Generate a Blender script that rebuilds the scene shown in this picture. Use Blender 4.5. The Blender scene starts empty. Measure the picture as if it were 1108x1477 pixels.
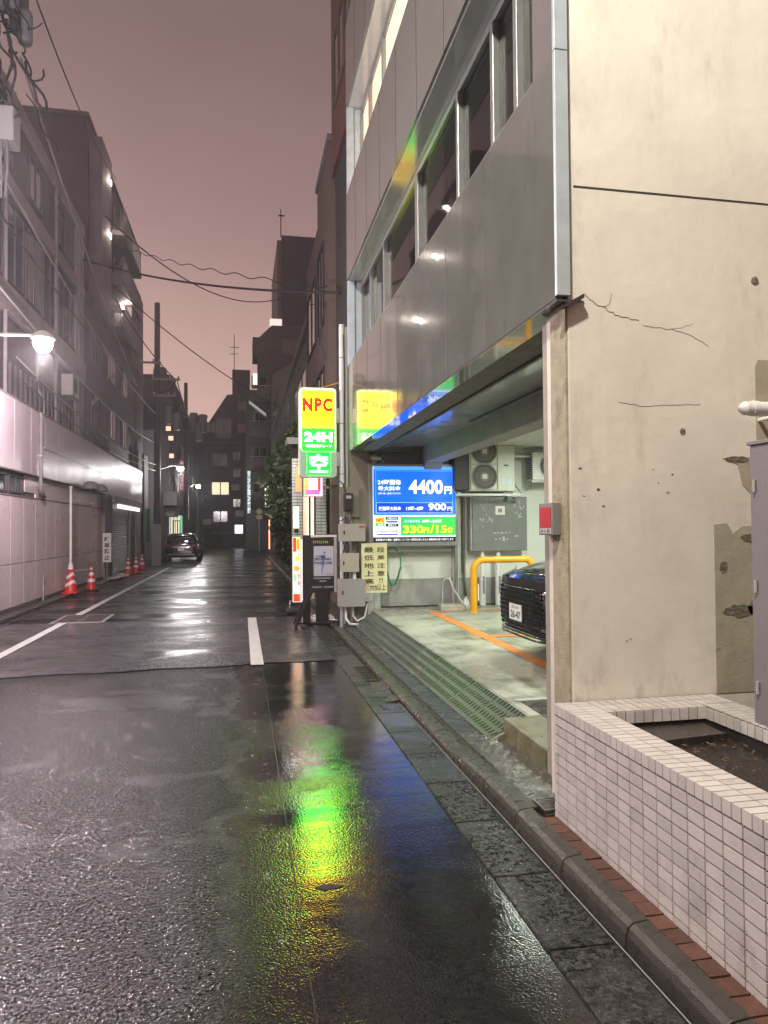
import bpy, bmesh, math, random
from mathutils import Vector, Matrix
R = math.radians
random.seed(7)
scene = bpy.context.scene
COL = scene.collection

# ------------------------------------------------------------------ camera
cam_d = bpy.data.cameras.new('camera')
cam = bpy.data.objects.new('camera', cam_d); COL.objects.link(cam)
FPX, YAW, PITCH, ROLL = 1040.0, R(11.184), R(1.3255), R(0.4)
cam_d.sensor_fit = 'VERTICAL'; cam_d.sensor_height = 24.0
cam_d.lens = 24.0 * FPX / 1477.0
cam_d.clip_start = 0.05; cam_d.clip_end = 600
fw = Vector((math.sin(YAW) * math.cos(PITCH), math.cos(YAW) * math.cos(PITCH), math.sin(PITCH)))
rt = Vector((math.cos(YAW), -math.sin(YAW), 0)); up = rt.cross(fw)
r2 = rt * math.cos(ROLL) - up * math.sin(ROLL); u2 = rt * math.sin(ROLL) + up * math.cos(ROLL)
m3 = Matrix((r2, u2, -fw)).transposed()
cam.matrix_world = Matrix.Translation((0, 0, 1.7)) @ m3.to_4x4()
scene.camera = cam

# ------------------------------------------------------------------ world: overcast night sky over a city
world = bpy.data.worlds.new('World'); scene.world = world; world.use_nodes = True
wn = world.node_tree; wn.nodes.clear()
wo = wn.nodes.new('ShaderNodeOutputWorld'); bg = wn.nodes.new('ShaderNodeBackground')
tc = wn.nodes.new('ShaderNodeTexCoord'); sx = wn.nodes.new('ShaderNodeSeparateXYZ')
mr = wn.nodes.new('ShaderNodeMapRange'); cr = wn.nodes.new('ShaderNodeValToRGB')
nz = wn.nodes.new('ShaderNodeTexNoise'); nz.inputs['Scale'].default_value = 1.6; nz.inputs['Detail'].default_value = 5
ad = wn.nodes.new('ShaderNodeMath'); ad.operation = 'MULTIPLY_ADD'; ad.inputs[1].default_value = 0.26; ad.inputs[2].default_value = -0.13
ad2 = wn.nodes.new('ShaderNodeMath'); ad2.operation = 'ADD'
wn.links.new(tc.outputs['Generated'], sx.inputs[0]); wn.links.new(tc.outputs['Generated'], nz.inputs['Vector'])
wn.links.new(nz.outputs['Fac'], ad.inputs[0]); wn.links.new(sx.outputs['Z'], ad2.inputs[0]); wn.links.new(ad.outputs[0], ad2.inputs[1])
wn.links.new(ad2.outputs[0], mr.inputs['Value']); mr.inputs['From Min'].default_value = 0.0; mr.inputs['From Max'].default_value = 1.0
wn.links.new(mr.outputs[0], cr.inputs['Fac'])
els = cr.color_ramp.elements
els[0].position = 0.0; els[0].color = (0.50, 0.325, 0.275, 1)
els[1].position = 1.0; els[1].color = (0.085, 0.055, 0.055, 1)
for p, c in ((0.13, (0.47, 0.305, 0.262, 1)), (0.28, (0.345, 0.220, 0.194, 1)), (0.42, (0.235, 0.148, 0.137, 1)), (0.60, (0.140, 0.090, 0.088, 1))):
    e = els.new(p); e.color = c
wn.links.new(cr.outputs[0], bg.inputs['Color']); bg.inputs['Strength'].default_value = 1.62
wn.links.new(bg.outputs[0], wo.inputs['Surface'])

vs = scene.view_settings
vs.view_transform = 'Standard'; vs.look = 'None'; vs.exposure = 0.0; vs.gamma = 1.0; vs.use_curve_mapping = False
scene.cycles.max_bounces = 7; scene.cycles.diffuse_bounces = 3; scene.cycles.glossy_bounces = 4
scene.cycles.sample_clamp_indirect = 4.0
scene.cycles.use_denoising = True

# ------------------------------------------------------------------ helpers
def setp(o, label=None, cat=None, group=None, kind=None):
    if label: o['label'] = label
    if cat: o['category'] = cat
    if group: o['group'] = group
    if kind: o['kind'] = kind
    return o

def thing(name, label, cat, loc=(0, 0, 0), group=None, rz=0.0):
    o = bpy.data.objects.new(name, None); COL.objects.link(o)
    o.location = loc; o.rotation_euler = (0, 0, rz); o.empty_display_size = 0.1
    return setp(o, label, cat, group)

class MB:
    def __init__(s): s.v = []; s.f = []; s.sm = []
    def add(s, vs_, fs, smooth=False):
        b = len(s.v); s.v += [tuple(p) for p in vs_]
        for f in fs: s.f.append(tuple(b + i for i in f)); s.sm.append(smooth)
        return s
    def box(s, x0, x1, y0, y1, z0, z1):
        return s.add([(x0, y0, z0), (x1, y0, z0), (x1, y1, z0), (x0, y1, z0), (x0, y0, z1), (x1, y0, z1), (x1, y1, z1), (x0, y1, z1)],
                     [(0, 3, 2, 1), (4, 5, 6, 7), (0, 1, 5, 4), (1, 2, 6, 5), (2, 3, 7, 6), (3, 0, 4, 7)])
    def quad(s, a, b, c, d): return s.add([a, b, c, d], [(0, 1, 2, 3)])
    def cyl(s, p0, p1, r0, r1=None, n=12, caps=True, smooth=True):
        r1 = r0 if r1 is None else r1
        p0, p1 = Vector(p0), Vector(p1); d = (p1 - p0).normalized()
        a = Vector((0, 0, 1)) if abs(d.z) < 0.9 else Vector((1, 0, 0))
        u = d.cross(a).normalized(); w = d.cross(u)
        vv = []
        for p, r in ((p0, r0), (p1, r1)):
            for i in range(n):
                t = 2 * math.pi * i / n; vv.append(p + u * math.cos(t) * r + w * math.sin(t) * r)
        s.add(vv, [(i, i + n, (i + 1) % n + n, (i + 1) % n) for i in range(n)], smooth)
        if caps: s.add(vv, [tuple(range(n)), tuple(range(2 * n - 1, n - 1, -1))])
        return s
    def tube(s, pts, r, n=8):
        pts = [Vector(p) for p in pts]; vv = []; ff = []
        u = None
        for k, p in enumerate(pts):
            d = (pts[min(k + 1, len(pts) - 1)] - pts[max(k - 1, 0)]).normalized()
            if u is None:
                a = Vector((0, 0, 1)) if abs(d.z) < 0.9 else Vector((1, 0, 0)); u = d.cross(a).normalized()
            u = (u - d * u.dot(d)).normalized(); w = d.cross(u)
            for i in range(n):
                t = 2 * math.pi * i / n; vv.append(p + u * math.cos(t) * r + w * math.sin(t) * r)
        for k in range(len(pts) - 1):
            for i in range(n): ff.append((k * n + i, (k + 1) * n + i, (k + 1) * n + (i + 1) % n, k * n + (i + 1) % n))
        s.add(vv, ff, True)
        m = (len(pts) - 1) * n
        return s.add(vv, [tuple(range(n)), tuple(range(m + n - 1, m - 1, -1))])
    def prism(s, poly, axis, a, b):
        # poly in the plane normal to axis ('x': (y,z), 'y': (x,z), 'z': (x,y)), extruded from a to b
        def P(q, t):
            return {'x': (t, q[0], q[1]), 'y': (q[0], t, q[1]), 'z': (q[0], q[1], t)}[axis]
        n = len(poly); vv = [P(q, a) for q in poly] + [P(q, b) for q in poly]
        return s.add(vv, [tuple(range(n - 1, -1, -1)), tuple(range(n, 2 * n))] + [(i, (i + 1) % n, (i + 1) % n + n, i + n) for i in range(n)])
    def lathe(s, prof, c=(0, 0, 0), n=20, smooth=True):
        vv = []
        for r, z in prof:
            for i in range(n):
                t = 2 * math.pi * i / n; vv.append((c[0] + r * math.cos(t), c[1] + r * math.sin(t), c[2] + z))
        ff = [(k * n + i, k * n + (i + 1) % n, (k + 1) * n + (i + 1) % n, (k + 1) * n + i) for k in range(len(prof) - 1) for i in range(n)]
        return s.add(vv, ff, smooth)

def build(name, mb, mat, parent=None, bev=0.0, seg=2, sub=0, label=None, off=None, recalc=True):
    o_ = Vector(off) if off is not None else Vector((0, 0, 0))
    if off is None and parent is not None:
        q = parent
        while q is not None:
            o_ = o_ + q.location; q = q.parent
    me = bpy.data.meshes.new(name)
    me.from_pydata([tuple(Vector(v) - o_) for v in mb.v], [], mb.f)
    me.polygons.foreach_set('use_smooth', mb.sm)
    me.update()
    if recalc:
        bm = bmesh.new(); bm.from_mesh(me); bmesh.ops.recalc_face_normals(bm, faces=bm.faces); bm.to_mesh(me); bm.free()
    if mat is not None: me.materials.append(mat)
    o = bpy.data.objects.new(name, me); COL.objects.link(o)
    if parent is not None: o.parent = parent
    if bev > 0:
        b = o.modifiers.new('b', 'BEVEL'); b.width = bev; b.segments = seg; b.limit_method = 'ANGLE'; b.angle_limit = R(40)
    if sub:
        b = o.modifiers.new('s', 'SUBSURF'); b.levels = sub; b.render_levels = sub
    if label: o['label'] = label
    return o

def piece(name, me, parent, loc, label=None, rot=None, scale=None):
    o = bpy.data.objects.new(name, me); COL.objects.link(o)
    o.parent = parent; o.location = loc
    if rot: o.rotation_euler = rot
    if scale: o.scale = scale
    if label: o['label'] = label
    return o

def mesh_of(mb, mat, name='piece'):
    me = bpy.data.meshes.new(name); me.from_pydata(mb.v, [], mb.f); me.polygons.foreach_set('use_smooth', mb.sm); me.update()
    bm = bmesh.new(); bm.from_mesh(me); bmesh.ops.recalc_face_normals(bm, faces=bm.faces); bm.to_mesh(me); bm.free()
    me.materials.append(mat); return me

def copy_tree(o, parent=None, loc=None, label=None):
    c = o.copy(); COL.objects.link(c); c.parent = parent
    if loc is not None: c.location = loc
    if label: c['label'] = label
    for ch in [k for k in COL.objects if k.parent == o]: copy_tree(ch, c)
    return c

def text(name, body, parent, box, plane, mat, bold=0.0, face='-y', shear=0.0, space=1.0):
    # box = (u0, u1, v0, v1) on the face; u runs to the right of somebody looking at it
    cu = bpy.data.curves.new(name, 'FONT'); cu.body = body; cu.size = 1; cu.offset = bold; cu.resolution_u = 3; cu.shear = shear
    cu.extrude = 0.0; cu.space_character = space
    t = bpy.data.objects.new(name, cu); COL.objects.link(t)
    dg = bpy.context.evaluated_depsgraph_get(); dg.update()
    me = bpy.data.meshes.new_from_object(t.evaluated_get(dg))
    bpy.data.objects.remove(t); bpy.data.curves.remove(cu)
    if not len(me.vertices): return None
    xs = [v.co.x for v in me.vertices]; ys = [v.co.y for v in me.vertices]
    x0, x1, y0, y1 = min(xs), max(xs), min(ys), max(ys)
    u0, u1, v0, v1 = box
    o_ = Vector((0, 0, 0)); q = parent
    while q is not None: o_ = o_ + q.location; q = q.parent
    for v in me.vertices:
        u = u0 + (v.co.x - x0) / max(1e-6, x1 - x0) * (u1 - u0); w = v0 + (v.co.y - y0) / max(1e-6, y1 - y0) * (v1 - v0)
        if face == '-y': p = Vector((u, plane, w))
        elif face == '+y': p = Vector((-u, plane, w))
        elif face == '-x': p = Vector((plane, -u, w))
        elif face == '+x': p = Vector((plane, u, w))
        else: p = Vector((u, w, plane))
        v.co = p - o_
    me.materials.clear(); me.materials.append(mat); me.name = name
    o = bpy.data.objects.new(name, me); COL.objects.link(o); o.parent = parent
    return o

# ------------------------------------------------------------------ materials
MATS = {}
def mat(name, col, rough=0.6, metal=0.0, spec=0.5, emis=None, estr=0.0, n_scale=0, n_amt=0.0, bump=0.0, b_scale=60, r_var=0.0, coat=0.0, rnd=0.0, stain=None, alpha=None, trans=0.0, ribs=None):
    if name in MATS: return MATS[name]
    m = bpy.data.materials.new(name); m.use_nodes = True; nt = m.node_tree; N = nt.nodes; Lk = nt.links
    b = N['Principled BSDF']
    b.inputs['Base Color'].default_value = (*col, 1); b.inputs['Roughness'].default_value = rough
    b.inputs['Metallic'].default_value = metal; b.inputs['Specular IOR Level'].default_value = spec
    b.inputs['Coat Weight'].default_value = coat; b.inputs['Transmission Weight'].default_value = trans
    if emis: b.inputs['Emission Color'].default_value = (*emis, 1); b.inputs['Emission Strength'].default_value = estr
    geo = None
    def coords():
        nonlocal geo
        if geo is None: geo = N.new('ShaderNodeNewGeometry')
        return geo.outputs['Position']
    csock = None
    if n_scale:
        n1 = N.new('ShaderNodeTexNoise'); n1.inputs['Scale'].default_value = n_scale; n1.inputs['Detail'].default_value = 6; n1.inputs['Roughness'].default_value = 0.65
        Lk.new(coords(), n1.inputs['Vector'])
        rp = N.new('ShaderNodeValToRGB')
        rp.color_ramp.elements[0].position = 0.3; rp.color_ramp.elements[1].position = 0.7
        rp.color_ramp.elements[0].color = (*[c * (1 - n_amt) for c in col], 1); rp.color_ramp.elements[1].color = (*[min(1, c * (1 + n_amt * 0.6)) for c in col], 1)
        Lk.new(n1.outputs['Fac'], rp.inputs['Fac']); csock = rp.outputs[0]
        if r_var:
            q = N.new('ShaderNodeMapRange'); q.inputs['From Min'].default_value = 0.3; q.inputs['From Max'].default_value = 0.7
            q.inputs['To Min'].default_value = max(0.02, rough - r_var); q.inputs['To Max'].default_value = min(1, rough + r_var)
            Lk.new(n1.outputs['Fac'], q.inputs['Value']); Lk.new(q.outputs[0], b.inputs['Roughness'])
    if stain:   # (colour, scale, threshold, stretch z)
        mp = N.new('ShaderNodeMapping'); mp.inputs['Scale'].default_value = (1, 1, stain[3]); Lk.new(coords(), mp.inputs['Vector'])
        n2 = N.new('ShaderNodeTexNoise'); n2.inputs['Scale'].default_value = stain[1]; n2.inputs['Detail'].default_value = 8; n2.inputs['Roughness'].default_value = 0.7
        Lk.new(mp.outputs[0], n2.inputs['Vector'])
        q = N.new('ShaderNodeMapRange'); q.inputs['From Min'].default_value = stain[2]; q.inputs['From Max'].default_value = stain[2] + 0.14
        Lk.new(n2.outputs['Fac'], q.inputs['Value'])
        mx = N.new('ShaderNodeMix'); mx.data_type = 'RGBA'
        Lk.new(q.outputs[0], mx.inputs['Factor'])
        if csock: Lk.new(csock, mx.inputs['A'])
        else: mx.inputs['A'].default_value = (*col, 1)
        mx.inputs['B'].default_value = (*stain[0], 1); csock = mx.outputs['Result']
    if rnd:
        oi = N.new('ShaderNodeObjectInfo'); q = N.new('ShaderNodeMapRange'); q.inputs['To Min'].default_value = 1 - rnd; q.inputs['To Max'].default_value = 1 + rnd * 0.5
        Lk.new(oi.outputs['Random'], q.inputs['Value'])
        hs = N.new('ShaderNodeHueSaturation'); Lk.new(q.outputs[0], hs.inputs['Value'])
        if csock: Lk.new(csock, hs.inputs['Color'])
        else: hs.inputs['Color'].default_value = (*col, 1)
        csock = hs.outputs[0]
    if csock: Lk.new(csock, b.inputs['Base Color'])
    hgt = None
    if bump:
        n3 = N.new('ShaderNodeTexNoise'); n3.inputs['Scale'].default_value = b_scale; n3.inputs['Detail'].default_value = 5
        Lk.new(coords(), n3.inputs['Vector'])
        bp = N.new('ShaderNodeBump'); bp.inputs['Strength'].default_value = bump; bp.inputs['Distance'].default_value = 0.01
        Lk.new(n3.outputs['Fac'], bp.inputs['Height']); Lk.new(bp.outputs[0], b.inputs['Normal']); hgt = bp
    if ribs:    # (axis, scale, strength) fine press ribs
        w = N.new('ShaderNodeTexWave'); w.wave_type = 'BANDS'; w.bands_direction = ribs[0]; w.inputs['Scale'].default_value = ribs[1]
        w.wave_profile = 'SIN'
        Lk.new(coords(), w.inputs['Vector'])
        bp2 = N.new('ShaderNodeBump'); bp2.inputs['Strength'].default_value = ribs[2]; bp2.inputs['Distance'].default_value = 0.01
        Lk.new(w.outputs['Fac'], bp2.inputs['Height'])
        if hgt: Lk.new(hgt.outputs[0], bp2.inputs['Normal'])
        Lk.new(bp2.outputs[0], b.inputs['Normal'])
    if alpha is not None: b.inputs['Alpha'].default_value = alpha
    MATS[name] = m; return m

def emit(name, col, s):
    if name in MATS: return MATS[name]
    return mat(name, tuple(min(0.8, c) for c in col), 0.35, emis=col, estr=s)

def asphalt(name, base, coarse, rough_lo, rough_hi, bump_lo, bump_hi, split=None, scale=110.0, worn=None, tint=None, fractal=5.0, speck=34):
    """wet asphalt: aggregate relief, film of water that smooths it in places"""
    m = bpy.data.materials.new(name); m.use_nodes = True; nt = m.node_tree; N = nt.nodes; Lk = nt.links
    b = N['Principled BSDF']; g = N.new('ShaderNodeNewGeometry'); P = g.outputs['Position']
    vo = N.new('ShaderNodeTexVoronoi'); vo.inputs['Scale'].default_value = scale; vo.feature = 'SMOOTH_F1'; vo.inputs['Smoothness'].default_value = 0.2
    nf = N.new('ShaderNodeTexNoise'); nf.inputs['Scale'].default_value = scale * 0.9; nf.inputs['Detail'].default_value = 3
    warp = N.new('ShaderNodeTexNoise'); warp.inputs['Scale'].default_value = scale * 0.35; warp.inputs['Detail'].default_value = 2
    Lk.new(P, nf.inputs['Vector']); Lk.new(P, warp.inputs['Vector'])
    vm = N.new('ShaderNodeVectorMath'); vm.operation = 'MULTIPLY_ADD'; vm.inputs[1].default_value = (0.012, 0.012, 0.0)
    Lk.new(warp.outputs['Color'], vm.inputs[0]); Lk.new(P, vm.inputs[2]); Lk.new(vm.outputs[0], vo.inputs['Vector'])
    hm = N.new('ShaderNodeMath'); hm.operation = 'MULTIPLY_ADD'; hm.inputs[1].default_value = -1.1
    Lk.new(vo.outputs['Distance'], hm.inputs[0]); Lk.new(nf.outputs['Fac'], hm.inputs[2])
    # self-similar relief: equal slopes at every size from a hand down to a grain
    cn = N.new('ShaderNodeTexNoise'); cn.inputs['Scale'].default_value = 22; cn.inputs['Detail'].default_value = 8; cn.inputs['Roughness'].default_value = 0.62; Lk.new(P, cn.inputs['Vector'])
    fs = N.new('ShaderNodeMath'); fs.operation = 'MULTIPLY'; fs.inputs[1].default_value = fractal; Lk.new(cn.outputs['Fac'], fs.inputs[0])
    hm2 = N.new('ShaderNodeMath'); hm2.operation = 'ADD'; Lk.new(fs.outputs[0], hm2.inputs[0]); Lk.new(hm.outputs[0], hm2.inputs[1]); hm = hm2
    # water: large patches, stretched across the road
    mp = N.new('ShaderNodeMapping'); mp.inputs['Scale'].default_value = (0.55, 1.0, 1.0); Lk.new(P, mp.inputs['Vector'])
    big = N.new('ShaderNodeTexNoise'); big.inputs['Scale'].default_value = 0.9; big.inputs['Detail'].default_value = 6; big.inputs['Roughness'].default_value = 0.6
    Lk.new(mp.outputs[0], big.inputs['Vector'])
    wet = N.new('ShaderNodeMapRange'); wet.inputs['From Min'].default_value = 0.40; wet.inputs['From Max'].default_value = 0.62
    Lk.new(big.outputs['Fac'], wet.inputs['Value'])
    fac = wet.outputs[0]
    sp = N.new('ShaderNodeSeparateXYZ'); Lk.new(P, sp.inputs[0])
    if split is not None:
        # right of x = split the surface is older, filled and smoother
        ng = N.new('ShaderNodeTexNoise'); ng.inputs['Scale'].default_value = 5; ng.inputs['Detail'].default_value = 4; Lk.new(P, ng.inputs['Vector'])
        a1 = N.new('ShaderNodeMath'); a1.operation = 'MULTIPLY_ADD'; a1.inputs[1].default_value = 0.25; Lk.new(ng.outputs['Fac'], a1.inputs[0]); Lk.new(sp.outputs['X'], a1.inputs[2])
        q = N.new('ShaderNodeMapRange'); q.inputs['From Min'].default_value = split - 0.25; q.inputs['From Max'].default_value = split + 0.22
        Lk.new(a1.outputs[0], q.inputs['Value'])
        mx_ = N.new('ShaderNodeMath'); mx_.operation = 'MULTIPLY_ADD'; mx_.inputs[1].default_value = 0.35; Lk.new(fac, mx_.inputs[0])
        t2 = N.new('ShaderNodeMath'); t2.operation = 'MULTIPLY'; t2.inputs[1].default_value = 0.75; Lk.new(q.outputs[0], t2.inputs[0]); Lk.new(t2.outputs[0], mx_.inputs[2])
        fac = mx_.outputs[0]
    rg = N.new('ShaderNodeMapRange'); rg.inputs['To Min'].default_value = rough_hi; rg.inputs['To Max'].default_value = rough_lo
    Lk.new(fac, rg.inputs['Value']); Lk.new(rg.outputs[0], b.inputs['Roughness'])
    bs = N.new('ShaderNodeMapRange'); bs.inputs['To Min'].default_value = bump_hi; bs.inputs['To Max'].default_value = bump_lo
    Lk.new(fac, bs.inputs['Value'])
    # grains far away are smaller than a pixel: the relief itself is unchanged
    bp = N.new('ShaderNodeBump'); bp.inputs['Distance'].default_value = coarse; Lk.new(bs.outputs[0], bp.inputs['Strength']); Lk.new(hm.outputs[0], bp.inputs['Height'])
    # gentle unevenness of the slab
    un = N.new('ShaderNodeTexNoise'); un.inputs['Scale'].default_value = 1.0; un.inputs['Detail'].default_value = 3
    mp2 = N.new('ShaderNodeMapping'); mp2.inputs['Scale'].default_value = (0.35, 2.2, 1.0); Lk.new(P, mp2.inputs['Vector']); Lk.new(mp2.outputs[0], un.inputs['Vector'])
    bp2 = N.new('ShaderNodeBump'); bp2.inputs['Distance'].default_value = 0.02; bp2.inputs['Strength'].default_value = 0.30
    Lk.new(un.outputs['Fac'], bp2.inputs['Height']); Lk.new(bp.outputs[0], bp2.inputs['Normal']); Lk.new(bp2.outputs[0], b.inputs['Normal'])
    # colour
    ce = N.new('ShaderNodeTexVoronoi'); ce.inputs['Scale'].default_value = scale * 0.8; Lk.new(P, ce.inputs['Vector'])
    rp = N.new('ShaderNodeValToRGB'); rp.color_ramp.elements[0].color = (*[c * 0.55 for c in base], 1); rp.color_ramp.elements[1].color = (*[c * 1.7 for c in base], 1)
    sc_ = N.new('ShaderNodeSeparateColor'); Lk.new(ce.outputs['Color'], sc_.inputs[0]); Lk.new(sc_.outputs[0], rp.inputs['Fac'])
    cs = rp.outputs[0]
    if worn:    # leftovers of a worn painted line: (x0, x1, threshold)
        wnz = N.new('ShaderNodeTexNoise'); wnz.inputs['Scale'].default_value = 7; wnz.inputs['Detail'].default_value = 9; wnz.inputs['Roughness'].default_value = 0.8
        Lk.new(P, wnz.inputs['Vector'])
        t = N.new('ShaderNodeMath'); t.operation = 'GREATER_THAN'; t.inputs[1].default_value = worn[2]; Lk.new(wnz.outputs['Fac'], t.inputs[0])
        gx = N.new('ShaderNodeMath'); gx.operation = 'GREATER_THAN'; gx.inputs[1].default_value = worn[0]; Lk.new(sp.outputs['X'], gx.inputs[0])
        lx = N.new('ShaderNodeMath'); lx.operation = 'LESS_THAN'; lx.inputs[1].default_value = worn[1]; Lk.new(sp.outputs['X'], lx.inputs[0])
        m1 = N.new('ShaderNodeMath'); m1.operation = 'MULTIPLY'; Lk.new(gx.outputs[0], m1.inputs[0]); Lk.new(lx.outputs[0], m1.inputs[1])
        m2 = N.new('ShaderNodeMath'); m2.operation = 'MULTIPLY'; Lk.new(m1.outputs[0], m2.inputs[0]); Lk.new(t.outputs[0], m2.inputs[1])
        mx = N.new('ShaderNodeMix'); mx.data_type = 'RGBA'; Lk.new(m2.outputs[0], mx.inputs['Factor']); Lk.new(cs, mx.inputs['A']); mx.inputs['B'].default_value = (0.30, 0.30, 0.29, 1)
        cs = mx.outputs['Result']
    Lk.new(cs, b.inputs['Base Color'])
    # wet pits mirror, bare stone tops do not: sparkle put into gloss and colour
    g1 = N.new('ShaderNodeTexNoise'); g1.inputs['Scale'].default_value = speck; g1.inputs['Detail'].default_value = 6; g1.inputs['Roughness'].default_value = 0.9; Lk.new(P, g1.inputs['Vector'])
    g2 = N.new('ShaderNodeMapRange'); g2.inputs['From Min'].default_value = 0.47; g2.inputs['From Max'].default_value = 0.56
    Lk.new(g1.outputs['Fac'], g2.inputs['Value'])
    g3 = N.new('ShaderNodeMapRange'); g3.inputs['To Min'].default_value = 0.0; g3.inputs['From Min'].default_value = 0.25; g3.inputs['From Max'].default_value = 0.8; g3.inputs['To Max'].default_value = 0.92; Lk.new(fac, g3.inputs['Value'])
    g4 = N.new('ShaderNodeMath'); g4.operation = 'MAXIMUM'; Lk.new(g2.outputs[0], g4.inputs[0]); Lk.new(g3.outputs[0], g4.inputs[1]); M_ = g4.outputs[0]
    sl = N.new('ShaderNodeMapRange'); sl.inputs['To Min'].default_value = 0.0; sl.inputs['To Max'].default_value = 0.85; Lk.new(M_, sl.inputs['Value']); Lk.new(sl.outputs[0], b.inputs['Specular IOR Level'])
    rr = N.new('ShaderNodeMix'); rr.data_type = 'FLOAT'; Lk.new(M_, rr.inputs['Factor']); rr.inputs['A'].default_value = 0.4; Lk.new(rg.outputs[0], rr.inputs['B']); Lk.new(rr.outputs['Result'], b.inputs['Roughness'])
    cm = N.new('ShaderNodeMix'); cm.data_type = 'RGBA'; cm.blend_type = 'MULTIPLY'; cm.inputs['Factor'].default_value = 1.0; Lk.new(cs, cm.inputs['A'])
    cg = N.new('ShaderNodeMapRange'); cg.inputs['To Min'].default_value = 0.5; cg.inputs['To Max'].default_value = 1.0; Lk.new(M_, cg.inputs['Value']); Lk.new(cg.outputs[0], cm.inputs['B']); Lk.new(cm.outputs['Result'], b.inputs['Base Color'])
    MATS[name] = m; return m

A_OLD = asphalt('wet_asphalt_old', (0.012, 0.0115, 0.012), 0.0029, 0.04, 0.085, 0.078, 1.0, split=0.18, scale=98, worn=(0.10, 0.23, 0.60), fractal=0.9, speck=60)
A_PATCH = asphalt('wet_asphalt_patch', (0.050, 0.050, 0.054), 0.0010, 0.12, 0.30, 0.25, 0.8, scale=170)
A_FAR = asphalt('wet_asphalt_far', (0.022, 0.022, 0.024), 0.0012, 0.13, 0.36, 0.2, 0.7, scale=130)
CONC_SLAB = asphalt('wet_gutter_slab', (0.036, 0.037, 0.035), 0.0020, 0.10, 0.26, 0.3, 0.9, scale=120)
CONC_WET = mat('wet_concrete', (0.042, 0.044, 0.041), 0.24, n_scale=5, n_amt=0.45, bump=0.45, b_scale=150, r_var=0.18, rnd=0.18)
CONC_DARK = mat('wet_dark_concrete', (0.055, 0.050, 0.042), 0.36, n_scale=7, n_amt=0.5, bump=0.5, b_scale=120, r_var=0.16, rnd=0.15)
KERB = mat('kerb_stone_wet', (0.044, 0.040, 0.033), 0.30, n_scale=14, n_amt=0.3, bump=0.45, b_scale=190, r_var=0.10, rnd=0.2)
BLACK_GAP = mat('gutter_dirt', (0.012, 0.011, 0.010), 0.3, bump=0.5, b_scale=90)
FLOOR_PARK = mat('parking_concrete', (0.30, 0.31, 0.25), 0.34, n_scale=1.3, n_amt=0.35, r_var=0.24, bump=0.06, b_scale=40, stain=((0.12, 0.125, 0.085), 1.7, 0.50, 1))
STEP_CONC = mat('mossy_step_concrete', (0.16, 0.155, 0.085), 0.40, n_scale=8, n_amt=0.5, bump=0.4, b_scale=80, r_var=0.15, stain=((0.05, 0.05, 0.025), 6, 0.5, 1))
MORTAR_RUB = mat('rough_wet_mortar', (0.075, 0.072, 0.055), 0.22, n_scale=10, n_amt=0.5, bump=1.0, b_scale=28, r_var=0.12)
WALL_CREAM = mat('cream_painted_wall', (0.66, 0.635, 0.55), 0.62, n_scale=0.9, n_amt=0.14, bump=0.28, b_scale=14, stain=((0.52, 0.485, 0.41), 3.0, 0.57, 0.35))
WALL_ROUGH = mat('rough_render', (0.40, 0.36, 0.25), 0.8, n_scale=12, n_amt=0.25, bump=1.0, b_scale=140, stain=((0.22, 0.20, 0.13), 5, 0.55, 0.6))
WALL_TAN = mat('tan_render', (0.30, 0.275, 0.22), 0.7, n_scale=6, n_amt=0.2, bump=0.3, b_scale=60)
PATCH = mat('grey_repair_mortar', (0.36, 0.335, 0.25), 0.6, n_scale=8, n_amt=0.18, bump=0.25, b_scale=60, stain=((0.15, 0.135, 0.10), 6, 0.62, 1.6))
SPALL = mat('dark_spalled_mortar', (0.16, 0.14, 0.10), 0.85, n_scale=30, n_amt=0.5, bump=1.0, b_scale=60)
CRACK = mat('crack_dark', (0.10, 0.085, 0.06), 0.9)  # even dark brown for crack strips and small lettering
TILE = mat('white_tile', (0.56, 0.53, 0.50), 0.28, rnd=0.13, n_scale=14, n_amt=0.05, stain=((0.34, 0.30, 0.25), 6, 0.60, 0.6))
GROUT = mat('dark_grout', (0.014, 0.010, 0.008), 0.9)
BRICK_RED = mat('red_brick_paver', (0.105, 0.045, 0.028), 0.5, n_scale=30, n_amt=0.4, bump=0.5, b_scale=120, rnd=0.3, stain=((0.06, 0.03, 0.02), 9, 0.55, 1))
SOIL = mat('wet_soil', (0.030, 0.024, 0.018), 0.45, n_scale=40, n_amt=0.6, bump=1.0, b_scale=60)
STEEL_DK = mat('dark_steel_plate', (0.060, 0.048, 0.042), 0.30, metal=0.3, n_scale=9, n_amt=0.4, r_var=0.12)
PANEL = mat('grey_enamel_panel', (0.128, 0.136, 0.120), 0.12, spec=0.5, n_scale=2, n_amt=0.12, r_var=0.05, rnd=0.08, coat=0.3, stain=((0.105, 0.108, 0.092), 4, 0.56, 0.2))
PANEL.node_tree.nodes['Principled BSDF'].inputs['Coat Roughness'].default_value = 0.03
PANEL_RET = mat('grey_enamel_return', (0.15, 0.15, 0.15), 0.10, spec=0.9, coat=0.7)
SOFFIT = mat('glossy_soffit_panel', (0.36, 0.38, 0.36), 0.12, metal=0.15, spec=0.9, n_scale=3, n_amt=0.12, r_var=0.05)
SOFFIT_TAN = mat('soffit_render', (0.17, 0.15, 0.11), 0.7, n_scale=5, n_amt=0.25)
BEAM = mat('painted_beam', (0.30, 0.305, 0.29), 0.6, n_scale=3, n_amt=0.15)
ALU_BLUE = mat('pale_blue_aluminium', (0.44, 0.52, 0.56), 0.38, metal=0.35, n_scale=6, n_amt=0.15)
ALU = mat('aluminium_frame', (0.30, 0.31, 0.30), 0.32, metal=0.6, n_scale=9, n_amt=0.15)
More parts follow.
